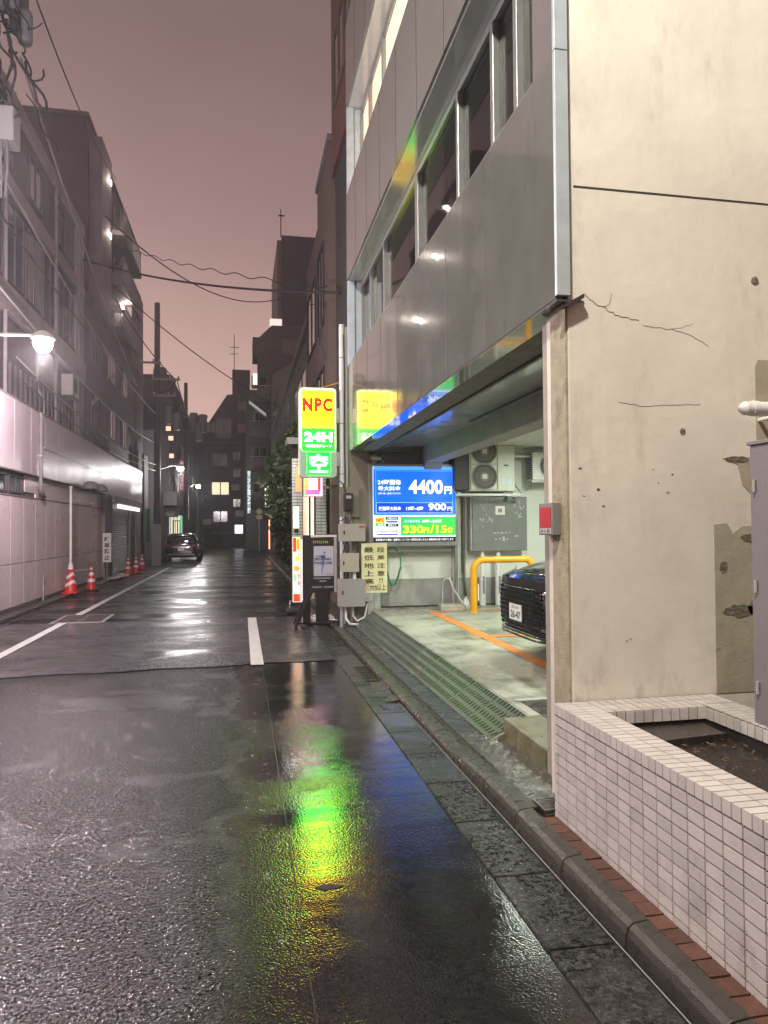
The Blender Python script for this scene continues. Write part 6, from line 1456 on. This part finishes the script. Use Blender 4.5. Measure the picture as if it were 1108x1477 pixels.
tree('dark leafy tree overhanging the right pavement behind the menu banner', 2.0, 20.6, 4.6, [(1.25, 19.9, 3.1, 0.65, 0.9), (1.0, 19.6, 2.4, 0.42, 0.35), (1.7, 20.5, 3.7, 0.75, 0.9), (1.35, 20.3, 2.9, 0.55, 0.5), (2.0, 21, 4.3, 0.7, 0.7), (1.9, 21.5, 2.6, 0.5, 0.8), (1.2, 20.8, 3.5, 0.4, 0.35)], 2600, 5)
tree('rounded dark hedge shrub below the leafy tree on the right pavement', 2.0, 24.0, 2.4, [(1.75, 24, 2.0, 0.75, 0.55), (1.9, 24.6, 1.3, 0.7, 0.9), (1.6, 26.5, 1.9, 0.6, 0.6), (1.9, 27.5, 1.1, 0.6, 0.8), (1.85, 22.4, 1.3, 0.5, 0.9)], 3200, 8, 'shrub', 0.07, 0.05, 'shrub')
tree('thin planting of leafy shoots close to the lit banner', 2.0, 17.6, 2.6, [(1.7, 17.8, 2.1, 0.34, 0.7), (1.75, 18.3, 1.3, 0.36, 0.7), (1.6, 18.6, 2.7, 0.30, 0.45)], 1300, 12, 'shrub', 0.06, 0.03, 'shrub')

# navy tower and the buildings that close the street
NT = thing('navy_tower', 'plain dark navy tower block with a glowing box sign on its left edge', 'building', (6, 62, 0))
m = MB(); m.box(3.35, 12, 60, 72, 0, 26.2); build('wall', m, NAVY, NT)
m = MB(); m.box(3.0, 3.35, 60.6, 72, 0, 26.0); build('side_strip', m, TOWER_SIDE, NT)
m = MB(); m.cyl((3.3, 60.5, 26.2), (3.3, 60.5, 28.6), 0.05, n=6); m.box(3.1, 3.6, 60.45, 60.55, 28.0, 28.1); build('antenna', m, CABLE, NT)
t = thing('glowing_box', 'pale pink glowing box beside the navy tower, high over the grey roofs', 'sign', (2.8, 60, 18.5))
m = MB(); m.box(2.35, 3.32, 59.8, 60.6, 18.0, 19.1); build('box', m, emit('pink_box', (1.0, 0.80, 0.72), 0.95), t)
m = MB(); m.box(2.3, 3.36, 59.78, 60.62, 17.9, 17.99); build('base', m, GREY_B, t)
E2 = thing('stepped_building', 'dark grey stepped building left of the navy tower with small balconies', 'building', (2, 59, 0))
m = MB(); m.prism([(0.35, 0), (6, 0), (6, 17.9), (2.4, 17.9), (1.4, 16.9), (0.9, 16.9), (0.9, 15.3), (1.3, 15.3), (1.3, 12.0), (0.35, 12.0)], 'y', 57.5, 60.0); build('wall', m, DARK_B, E2)
for z in (3.4, 6.2, 9.0, 11.8):
    m = MB(); m.box(0.6, 2.2, 56.9, 57.5, z, z + 0.8); bl = build('balcony', m, GREY_B, E2)
    win(E2, 'y', 0.8, 2.0, z + 1.0, z + 2.0, 57.5, GLASS_DK, 1, 0.08, GREY_B, 1)
m = MB(); m.prism([(0.6, 11.6), (1.9, 10.6), (1.9, 10.75), (0.6, 11.75)], 'y', 56.8, 57.4); build('lit_awning', m, emit('awning', (0.9, 0.95, 0.85), 0.25), E2)
m = MB(); m.box(0.9, 1.25, 57.38, 57.48, 13.1, 14.0); build('lit_window', m, emit('cool_window', (0.9, 0.95, 1.0), 1.0), E2)
E1 = thing('gabled_building', 'dark building with a slanting left roof and an antenna closing the street', 'building', (-1.5, 76, 0))
m = MB(); m.prism([(-4.2, 0), (0.9, 0), (0.9, 18.2), (-0.9, 18.2), (-0.9, 15.6), (-1.4, 15.6), (-4.2, 11.2)], 'y', 75.5, 82); build('wall', m, DARK_B, E1)
m = MB(); m.cyl((-0.7, 76, 18.2), (-0.7, 76, 22.0), 0.04, n=6); m.box(-1.2, -0.2, 75.98, 76.02, 20.6, 20.66); m.box(-1.1, -0.3, 75.98, 76.02, 19.9, 19.96); build('antenna', m, CABLE, E1)
win(E1, 'y', -2.6, -0.9, 11.0, 13.2, 75.5, WIN_BLUE, 1, 0.1, GREY_B, 1)
E3 = thing('corner_house', 'charcoal corner house at the end of the street with one lit window', 'building', (-2, 75, 0))
m = MB(); m.box(-4.6, 0.6, 73.2, 75.4, 0, 10.3); build('wall', m, DARK_B, E3)
win(E3, 'y', -2.95, -1.15, 5.1, 6.5, 73.2, WARM_WIN, 1, 0.10, GREY_B, 1)
win(E3, 'y', -2.9, -1.3, 8.0, 9.3, 73.2, WIN_BLUE, 1, 0.08, GREY_B, 1); win(E3, 'y', -2.8, -1.3, 2.4, 3.6, 73.2, WIN_BLUE, 1, 0.08, GREY_B, 1)
m = MB(); m.box(-2.9, -0.6, 73.0, 73.2, 1.3, 1.5); build('canopy', m, GREY_B, E3)
m = MB(); m.box(-3.6, -1.8, 73.1, 73.2, 0.0, 1.9); build('garage_door', m, BLACKISH, E3)
t = thing('lit_board', 'small bright white board standing low at the end of the street', 'sign', (-0.2, 70, 0))
m = MB(); m.box(-0.62, 0.12, 70.0, 70.12, 1.35, 2.15); build('face', m, emit('board_lamp', (0.95, 0.95, 1.0), 2.2), t)
m = MB(); m.box(-0.56, -0.50, 70.02, 70.08, 0, 1.35); m.box(0.0, 0.06, 70.02, 70.08, 0, 1.35); build('legs', m, GREY_B, t)
t = thing('vertical_sign', 'tall narrow lit white vertical sign on the grey building near the street end', 'sign', (0.5, 56.6, 5))
m = MB(); m.box(0.42, 0.72, 56.5, 56.85, 2.9, 6.3); build('case', m, GREY_B, t)
vf = emit('vertical_sign_face', (0.75, 0.90, 0.95), 1.1)
m = MB(); m.box(0.45, 0.69, 56.48, 56.495, 2.95, 6.25); build('face', m, mat('sign_back_grey', (0.2, 0.22, 0.24), 0.5, emis=(0.7, 0.85, 0.9), estr=0.35), t)
for k, c in enumerate('マンション管理'): text('character', c, t, (0.46, 0.68, 5.78 - k * 0.47, 6.18 - k * 0.47), 56.47, vf, 0.04)
t = thing('round_road_sign', 'road sign on a slim post at the far right corner', 'road sign', (1.3, 57, 0))
m = MB(); m.cyl((1.35, 56.6, 0), (1.35, 56.6, 3.3), 0.04, n=8); build('post', m, GREY_MET, t)
m = MB(); m.cyl((1.35, 56.52, 3.1), (1.35, 56.55, 3.1), 0.22, n=18); m.box(1.13, 1.57, 56.52, 56.55, 2.5, 2.8); build('plate', m, mat('sign_dull_yellow', (0.5, 0.48, 0.25), 0.5), t)

# left side beyond the pole: shops and houses
L4 = thing('small_shop', 'small white shop with a lit window and awning behind the parked car', 'shop', (-5, 44, 0))
m = MB(); m.box(-10, -4.35, 41.0, 46.0, 0.0, 7.2); build('wall', m, GREY_B, L4)
m = MB(); m.box(-4.35, -3.6, 42.5, 45.8, 3.1, 3.9); build('awning', m, LEFT_LIGHT, L4, bev=0.02)
m = MB(); m.box(-4.35, -3.8, 43.5, 46.0, 2.5, 3.05); build('lower_awning', m, LEFT_LIGHT, L4, bev=0.02)
win(L4, 'y', -4.9 + 0.75, -3.7, 1.0, 2.3, 46.0, WARM_WIN, 1, 0.05, GREY_B, 2)
m = MB(); m.box(-4.35, -3.75, 46.0, 46.3, 0.1, 2.6); build('shop_bay', m, mat('shop_glass', (0.5, 0.5, 0.42), 0.3, emis=(0.95, 1.0, 0.72), estr=0.8), L4)
for k in range(3):
    m = MB(); m.box(-4.3 + k * 0.2, -4.27 + k * 0.2, 45.96, 45.999, 0.1, 2.6); build('glazing_bar', m, GREY_B, L4)
m = MB(); m.box(-3.74, -3.60, 46.0, 46.3, 1.2, 2.6); build('green_banner', m, emit('shop_green', (0.1, 0.6, 0.35), 0.9), L4)
L5 = thing('small_block', 'plain dark block beyond the small white shop', 'building', (-6, 50, 0))
m = MB(); m.box(-12, -4.4, 46.5, 58, 0.0, 9.6); build('wall', m, DARK_B, L5)
m = MB(); m.box(-4.45, -3.9, 48.0, 48.4, 0.1, 3.2); build('beige_pier', m, mat('beige_pier', (0.22, 0.17, 0.14), 0.7), L5)
m = MB(); m.box(-4.1, -3.9, 47.6, 47.9, 0.9, 1.7); build('glow', m, emit('orange_glow', (1.0, 0.5, 0.25), 1.4), L5)
L6 = thing('terraced_block', 'darker stepped block before the end of the left side with lit windows', 'building', (-7, 66, 0))
m = MB(); m.box(-14, -4.5, 59, 73, 0.0, 11.5); build('wall', m, DARK_B, L6)
m = MB(); m.box(-14, -5.4, 59, 73, 11.5, 14.0); build('upper_wall', m, DARK_B, L6)
E4 = thing('far_left_house', 'low grey house at the far end with two narrow lit windows', 'building', (-6, 75, 0))
m = MB(); m.box(-10, -4.62, 73.6, 78, 0, 8.5); build('wall', m, GREY_B, E4)
# annex towards the street with lit windows
m = MB(); m.box(-7.0, -4.62, 73.0, 73.6, 0, 7.4); build('front', m, GREY_B, E4)
win(E4, 'y', -5.35, -4.75, 5.0, 6.5, 73.0, WARM_WIN, 1, 0.06, GREY_B, 0); win(E4, 'y', -6.2, -5.95, 5.0, 6.4, 73.0, WARM_WIN, 1, 0.04, GREY_B, 0)
t = thing('red_vertical_sign', 'faded red vertical shop sign hanging below the far street lamp', 'sign', (-3.6, 44.5, 4.4))
m = MB(); m.box(-3.62, -3.36, 44.4, 44.6, 4.0, 5.9); build('case', m, GREY_B, t)
m = MB(); m.box(-3.60, -3.38, 44.38, 44.395, 4.05, 5.85); build('face', m, mat('faded_red_face', (0.32, 0.10, 0.12), 0.5, emis=(0.8, 0.15, 0.2), estr=0.30), t)
for k, c in enumerate('中華料理'): text('character', c, t, (-3.58, -3.40, 5.42 - k * 0.44, 5.78 - k * 0.44), 44.37, mat('sign_pale_char', (0.6, 0.5, 0.5), 0.5, emis=(1, 0.8, 0.8), estr=0.35), 0.03)
m = MB(); m.box(-4.35, -3.62, 44.45, 44.55, 5.5, 5.6); build('bracket', m, GREY_B, t)
# a column of small warm balcony lamps on the far block
for k, (x, z, lb) in enumerate(((-4.40, 8.0, 'highest'), (-4.25, 7.4, 'middle'), (-4.22, 6.3, 'lowest'))):
    t = thing('balcony_lamp', f'{lb} of the three small warm lamps on the far left block', 'lamp', (x, 46.4, z), 'warm lamps on the far left block')
    m = MB(); m.box(x - 0.18, x + 0.10, 46.3, 46.42, z - 0.12, z + 0.14); build('lamp', m, emit('warm_far_lamp', (1.0, 0.62, 0.42), 1.3 ), t)
m = MB(); m.box(-3.75, -3.70, 60, 60.05, 0, 3.5); 

# more of what hangs on the distant walls
for x in (-3.6, -1.9, -0.4):
    for z in (3.9, 6.9, 8.6):
        if abs(x + 1.9) < 1.0: continue
        win(E3, 'y', x - 0.45, x + 0.35, z, z + 0.9, 73.2, random.choice([GLASS_DK, WIN_BLUE]), 1, 0.07, GREY_B, 1)
for x, z in ((-3.3, 2.2), (-0.2, 3.0), (-0.6, 5.6)):
    m = MB(); m.box(x - 0.4, x + 0.4, 72.8, 73.19, z, z + 0.6); build('outdoor_unit', m, GREY_MET, E3, bev=0.03)
m = MB(); m.cyl((0.3, 73.1, 0), (0.3, 73.1, 10.2), 0.06, n=8); m.cyl((-4.3, 73.1, 0), (-4.3, 73.1, 10.2), 0.06, n=8); build('rain_pipe', m, GREY_B, E3)
m = MB(); m.box(-4.7, 0.7, 73.0, 75.4, 10.3, 10.45); build('parapet', m, GREY_B, E3)
r_ = MB()
for k in range(18): r_.box(-4.6 + k * 0.3, -4.57 + k * 0.3, 73.05, 73.08, 10.45, 11.2)
r_.box(-4.6, 0.6, 73.05, 73.08, 11.2, 11.25); build('roof_railing', r_, CABLE, E3)
for x in (-3.4, -0.3):
    for z in (11.6, 13.9): 
        if x < -3 and z > 12: continue
        win(E1, 'y', x - 0.1, x + 0.8, z, z + 1.1, 75.5, GLASS_DK, 1, 0.08, GREY_B, 1)
for z in (13.0, 15.6):
    win(E2, 'y', 3.2, 4.4, z, z + 1.2, 57.5, GLASS_DK, 1, 0.08, GREY_B, 1)
r_ = MB()
for z in (3.4, 6.2, 9.0, 11.8):
    for k in range(9): r_.box(0.62 + k * 0.19, 0.65 + k * 0.19, 56.88, 56.9, z + 0.8, z + 1.15)
    r_.box(0.6, 2.2, 56.88, 56.9, z + 1.15, z + 1.19)
build('balcony_railing', r_, GREY_MET, E2)
m = MB(); m.lathe([(0, 1.2), (0.5, 1.15), (0.55, 0.9), (0.55, 0.1), (0.5, 0), (0, 0)], (-6.6, 62, 14.0), 14); build('water_tank', m, GREY_B, L6)
for y_ in (60, 63, 66, 69):
    for z in (2.6, 5.4, 8.2): win(L6, 'x', y_, y_ + 1.5, z, z + 1.3, -4.5, WARM_WIN2 if (y_, z) in ((63, 2.6), (69, 5.4)) else GLASS_DK, 1, 0.08, GREY_B, 1)
for y_ in (47.5, 50.5, 53.5, 56):
    for z in (3.6, 6.6): win(L5, 'x', y_, y_ + 1.5, z, z + 1.3, -4.4, GLASS_DK, 1, 0.08, GREY_B, 1)
for z in (3.4, 6.4):
    m = MB(); m.box(-4.4, -3.95, 50, 57, z - 0.2, z + 0.05); sl = build('balcony', m, GREY_B, L5)
    r_ = MB()
    for k in range(24): r_.box(-3.98, -3.96, 50 + k * 0.3, 50.03 + k * 0.3, z + 0.05, z + 0.95)
    r_.box(-3.99, -3.95, 50, 57, z + 0.95, z + 1.0); build('railing', r_, GREY_MET, sl)
for y_, z in ((21.4, 5.5),):
    m = MB(); m.box(-4.93, -4.62, y_, y_ + 0.8, z, z + 0.6); u_ = build('outdoor_unit', m, GREY_MET, L1, bev=0.02)
    m = MB(); m.cyl((-4.615, y_ + 0.3, z + 0.3), (-4.608, y_ + 0.3, z + 0.3), 0.22, n=18); build('fan', m, FAN_DK, u_)
for y_ in (10.9, 14.9, 18.9):
    m = MB(); m.tube([(-4.9, y_, 6.3), (-4.9, y_, 5.2), (-4.82, y_ + 0.3, 5.0), (-4.82, y_ + 0.3, 4.42)], 0.03, 6); build('rain_pipe', m, GREY_DK_MET, L1)
# satellite fittings on the brown tower and its windows
for x in (-7.2,):
    for z in (4.5, 7.5, 10.5, 13.5): win(T3, 'y', x - 0.5, x + 0.5, z, z + 1.3, 30.0, GLASS_DK, 1, 0.08, BROWN_T, 1)

# ================================================================== CARS
def make_car(label, L=4.6, W=1.82, Hh=1.62, hood=1.0, plate_txt=('品川 330', '･･26-47'), rear=False):
    """local frame: +x is the nose, z up, origin on the ground under the middle"""
    t = thing('parked_car', label, 'car', (0, 0, 0))
    hw = W / 2
    # lower body: stations x, half width, sill z, top z
    if not rear:
        S = [(-L / 2, 0.62, 0.42, 0.92), (-L / 2 + 0.10, 0.80, 0.30, 1.02), (-L / 2 + 0.45, 0.89, 0.24, 1.06), (-0.9, 0.91, 0.22, 1.05), (0.6, 0.91, 0.22, 1.04), (1.15, 0.91, 0.24, hood + 0.04), (L / 2 - 0.75, 0.90, 0.25, hood - 0.0), (L / 2 - 0.35, 0.86, 0.27, hood - 0.08), (L / 2 - 0.13, 0.76, 0.30, hood - 0.17), (L / 2 - 0.02, 0.60, 0.36, hood - 0.30), (L / 2, 0.40, 0.42, hood - 0.36)]
    else:
        S = [(-L / 2, 0.70, 0.40, 0.86), (-L / 2 + 0.06, 0.82, 0.32, 0.98), (-L / 2 + 0.30, 0.89, 0.24, 1.03), (-0.9, 0.91, 0.22, 1.02), (0.6, 0.91, 0.22, 0.99), (1.15, 0.91, 0.24, 0.97), (L / 2 - 0.7, 0.90, 0.25, 0.90), (L / 2 - 0.35, 0.84, 0.27, 0.82), (L / 2, 0.55, 0.36, 0.62)]
    m = MB(); vv = []; n = 14
    for x, w, s_, tp in S:
        h2 = tp - s_
        half = [(0.0, s_), (w * 0.80, s_), (w * 0.96, s_ + 0.06), (w * 1.0, s_ + h2 * 0.38), (w * 0.985, s_ + h2 * 0.72), (w * 0.93, s_ + h2 * 0.93), (w * 0.78, tp), (0.0, tp + 0.035)]
        ring = [(x, y_, z) for y_, z in half] + [(x, -y_, z) for y_, z in half[-2:0:-1]]
        vv += ring
    n = 14
    ff = [(k * n + i, k * n + (i + 1) % n, (k + 1) * n + (i + 1) % n, (k + 1) * n + i) for k in range(len(S) - 1) for i in range(n)]
    ff += [tuple(range(n - 1, -1, -1)), tuple(range((len(S) - 1) * n, len(S) * n))]
    m.add(vv, ff, True); build('body', m, CAR_PAINT, t, sub=2)
    # cabin glass
    C = [(-L / 2 + 0.12, 0.74, 0.66, 1.00, 1.12), (-L / 2 + 0.42, 0.80, 0.64, 1.02, Hh - 0.08), (-0.8, 0.83, 0.66, 1.02, Hh), (0.2, 0.83, 0.66, 1.02, Hh - 0.01), (0.55, 0.83, 0.64, 1.02, Hh - 0.10), (1.25, 0.80, 0.74, 1.00, 1.04)]
    m = MB(); vv = []
    for x, wb_, wt, z0, z1 in C: vv += [(x, wb_, z0), (x, (wb_ + wt) / 2 + 0.02, (z0 + z1) / 2), (x, wt, z1 - 0.02), (x, -wt, z1 - 0.02), (x, -(wb_ + wt) / 2 - 0.02, (z0 + z1) / 2), (x, -wb_, z0)]
    n = 6
    m.add(vv, [(k * n + i, k * n + i + 1, (k + 1) * n + i + 1, (k + 1) * n + i) for k in range(len(C) - 1) for i in range(n - 1)] + [tuple(range(5, -1, -1)), tuple(range(30, 36))]); build('windows', m, CAR_GLASS, t, bev=0.02)
    m = MB(); vv = []
    for x, w, z in ((-L / 2 + 0.30, 0.60, Hh - 0.10), (-L / 2 + 0.48, 0.66, Hh - 0.02), (-0.8, 0.68, Hh + 0.03), (0.2, 0.67, Hh + 0.015), (0.60, 0.62, Hh - 0.08)): vv += [(x, w, z - 0.05), (x, w * 0.8, z), (x, 0, z + 0.02), (x, -w * 0.8, z), (x, -w, z - 0.05)]
    m.add(vv, [(k * 5 + i, k * 5 + i + 1, (k + 1) * 5 + i + 1, (k + 1) * 5 + i) for k in range(4) for i in range(4)], True); o = build('roof', m, CAR_PAINT, t); sd = o.modifiers.new('t', 'SOLIDIFY'); sd.thickness = 0.04
    for s_ in (1, -1):
        for (xa, za, xb, zb) in ((1.22, 1.03, 0.55, Hh - 0.09), (-0.25, 1.02, -0.25, Hh - 0.02), (-L / 2 + 0.55, 1.02, -L / 2 + 0.60, Hh - 0.05)):
            m = MB(); m.tube([(xa, s_ * 0.825, za), ((xa + xb) / 2, s_ * 0.76, (za + zb) / 2), (xb, s_ * 0.665, zb)], 0.028, 6); build('pillar', m, CAR_PAINT, t)
        m = MB(); m.lathe([(0, 0.0), (0.06, 0.02), (0.09, 0.08), (0.07, 0.15), (0, 0.17)], (0.95, s_ * 1.0, 1.02), 10); build('mirror', m, CAR_PAINT, t, sub=1)
        for xw in (-1.35, 1.40):
            w_ = MB(); w_.lathe([(0.20, -0.10), (0.31, -0.105), (0.335, -0.07), (0.335, 0.07), (0.31, 0.105), (0.20, 0.10)], n=28)
            w_.v = [(xw + a, s_ * 0.82 + c, 0.335 + b_) for a, b_, c in w_.v]; wh = build('wheel', w_, RUBBER, t)
            r_ = MB(); r_.cyl((xw, s_ * 0.84, 0.335), (xw, s_ * 0.905, 0.335), 0.06, n=12)
            for q in range(5):
                a = q * 2 * math.pi / 5; r_.cyl((xw, s_ * 0.89, 0.335), (xw + 0.2 * math.cos(a), s_ * 0.905, 0.335 + 0.2 * math.sin(a)), 0.022, n=6)
            build('rim', r_, CHROME, wh)
            a_ = MB(); a_.cyl((xw, s_ * 0.75, 0.345), (xw, s_ * 0.918, 0.345), 0.385, n=28); build('wheel_arch', a_, BLACK_MET, t)
            wh.location = (0, s_ * 0.075, 0)
    return t

# car in the bay: nose towards the street
car = make_car('black car parked nose out in the parking bay, half hidden by the column', hood=1.08)
cx_, cy_ = 2.82 + 2.3, 7.08
fl = fz(7.1)
car.location = (0, 0, 0)
L_ = 4.6
# nose details in the local frame
def nose_x(y_):
    a = abs(y_)
    return 2.345 - (0.02 if a < 0.35 else 0.02 + (a - 0.35) ** 2 * 0.95)
GR = MB(); random.seed(2)
hx = 0.055
for j in range(9):
    for i in range(-11, 12):
        y_ = i * hx * 1.0 + (hx / 2 if j % 2 else 0); z = 0.40 + j * hx * 0.86
        wlim = 0.60 - 0.10 * abs(j - 4) / 4
        if abs(y_) > wlim: continue
        if abs(y_) < 0.19 and 0.42 < z < 0.62: continue
        x = nose_x(y_) + 0.004 - (0.03 * ((z - 0.60) / 0.3) ** 2)
        r_ = hx * 0.52
        ring = [(x, y_ + r_ * math.cos(math.pi / 6 + k * math.pi / 3), z + r_ * 0.8 * math.sin(math.pi / 6 + k * math.pi / 3)) for k in range(7)]
        GR.tube(ring, 0.0055, 4)
GRM = mat('grille_gloss_black', (0.03, 0.03, 0.033), 0.12, spec=0.9, metal=0.4)
build('grille_mesh', GR, GRM, car)
m = MB(); vv = []
for k in range(17):
    y_ = -0.64 + 0.08 * k
    for z in (0.34, 0.88): vv.append((nose_x(y_) - 0.012 - (0.03 * ((z - 0.60) / 0.3) ** 2), y_, z))
m.add(vv, [(2 * k, 2 * k + 1, 2 * k + 3, 2 * k + 2) for k in range(16)], True); build('grille_back', m, BLACK_MET, car)
m = MB(); m.box(2.338, 2.346, -0.165, 0.165, 0.455, 0.62); pl_ = build('number_plate', m, PLATE_W, car, bev=0.003)
text('plate_text', '品川 301', pl_, (-0.09, 0.09, 0.573, 0.607), 2.3475, PLATE_G, 0.01, face='+x'); text('plate_text', '26-47', pl_, (-0.12, 0.145, 0.475, 0.555), 2.3475, PLATE_G, 0.03, face='+x')
m = MB(); m.box(2.31, 2.337, -0.19, 0.19, 0.44, 0.635); build('plate_bracket', m, BLACK_MET, car)
for z in (0.335, 0.30):
    m = MB(); m.tube([(nose_x(y_ * 0.1) - 0.01, y_ * 0.1, z) for y_ in range(-6, 7)], 0.012, 5); build('lower_strip', m, GRM, car)
for s_ in (1, -1):
    m = MB(); m.add([(nose_x(0.60) - 0.02, s_ * 0.60, 0.80), (nose_x(0.60) - 0.05, s_ * 0.62, 0.88), (1.98, s_ * 0.86, 0.93), (1.90, s_ * 0.885, 0.86), (2.06, s_ * 0.83, 0.78)], [(0, 1, 2, 3, 4)]); o = build('headlight', m, HEADL, car); so = o.modifiers.new('t', 'SOLIDIFY'); so.thickness = 0.03; so.offset = 1
    m = MB(); m.tube([(nose_x(0.6) + 0.0, s_ * 0.60, 0.79), (2.09, s_ * 0.835, 0.765), (1.95, s_ * 0.89, 0.82)], 0.007, 5); build('light_strip', m, CHROME, car)
m = MB(); m.tube([(2.05, -0.70, 0.975), (2.17, -0.45, 0.94), (2.22, 0, 0.93), (2.17, 0.45, 0.94), (2.05, 0.70, 0.975)], 0.008, 5); build('hood_line', m, CHROME, car)
car.rotation_euler = (0, 0, math.pi); car.location = (cx_, cy_, fl)
# far parked car seen from behind
car2 = make_car('dark hatchback parked far down the left side, seen from behind', rear=True, Hh=1.50)
for s_ in (1, -1):
    m = MB(); m.box(-2.31, -2.18, s_ * 0.62 - 0.16, s_ * 0.62 + 0.16, 0.80, 0.95); build('tail_light', m, TAIL, car2, bev=0.02)
m = MB(); m.box(-2.315, -2.30, -0.165, 0.165, 0.60, 0.765); build('number_plate', m, PLATE_W, car2, bev=0.003)
m = MB(); m.box(-2.34, -2.24, -0.70, 0.70, 0.385, 0.42); build('bumper_strip', m, CHROME, car2, bev=0.008)
car2.rotation_euler = (0, 0, math.pi / 2 + R(1)); car2.location = (-3.18, 41.8, 0.0)

# ================================================================== HAZE: thin volume added for the glow round the lamps
hz = MB(); hz.box(-60, 60, -12, 95, -1.2, 40)
hm_ = bpy.data.materials.new('haze'); hm_.use_nodes = True; hn = hm_.node_tree; hn.nodes.clear()
ho = hn.nodes.new('ShaderNodeOutputMaterial'); hv = hn.nodes.new('ShaderNodeVolumePrincipled')
hv.inputs['Color'].default_value = (0.92, 0.90, 0.94, 1); hv.inputs['Density'].default_value = 0.0019; hv.inputs['Anisotropy'].default_value = 0.55
hn.links.new(hv.outputs[0], ho.inputs['Volume'])
o = build('haze', hz, hm_); setp(o, kind='stuff', label='thin haze filling the street, added for the lamp glow')
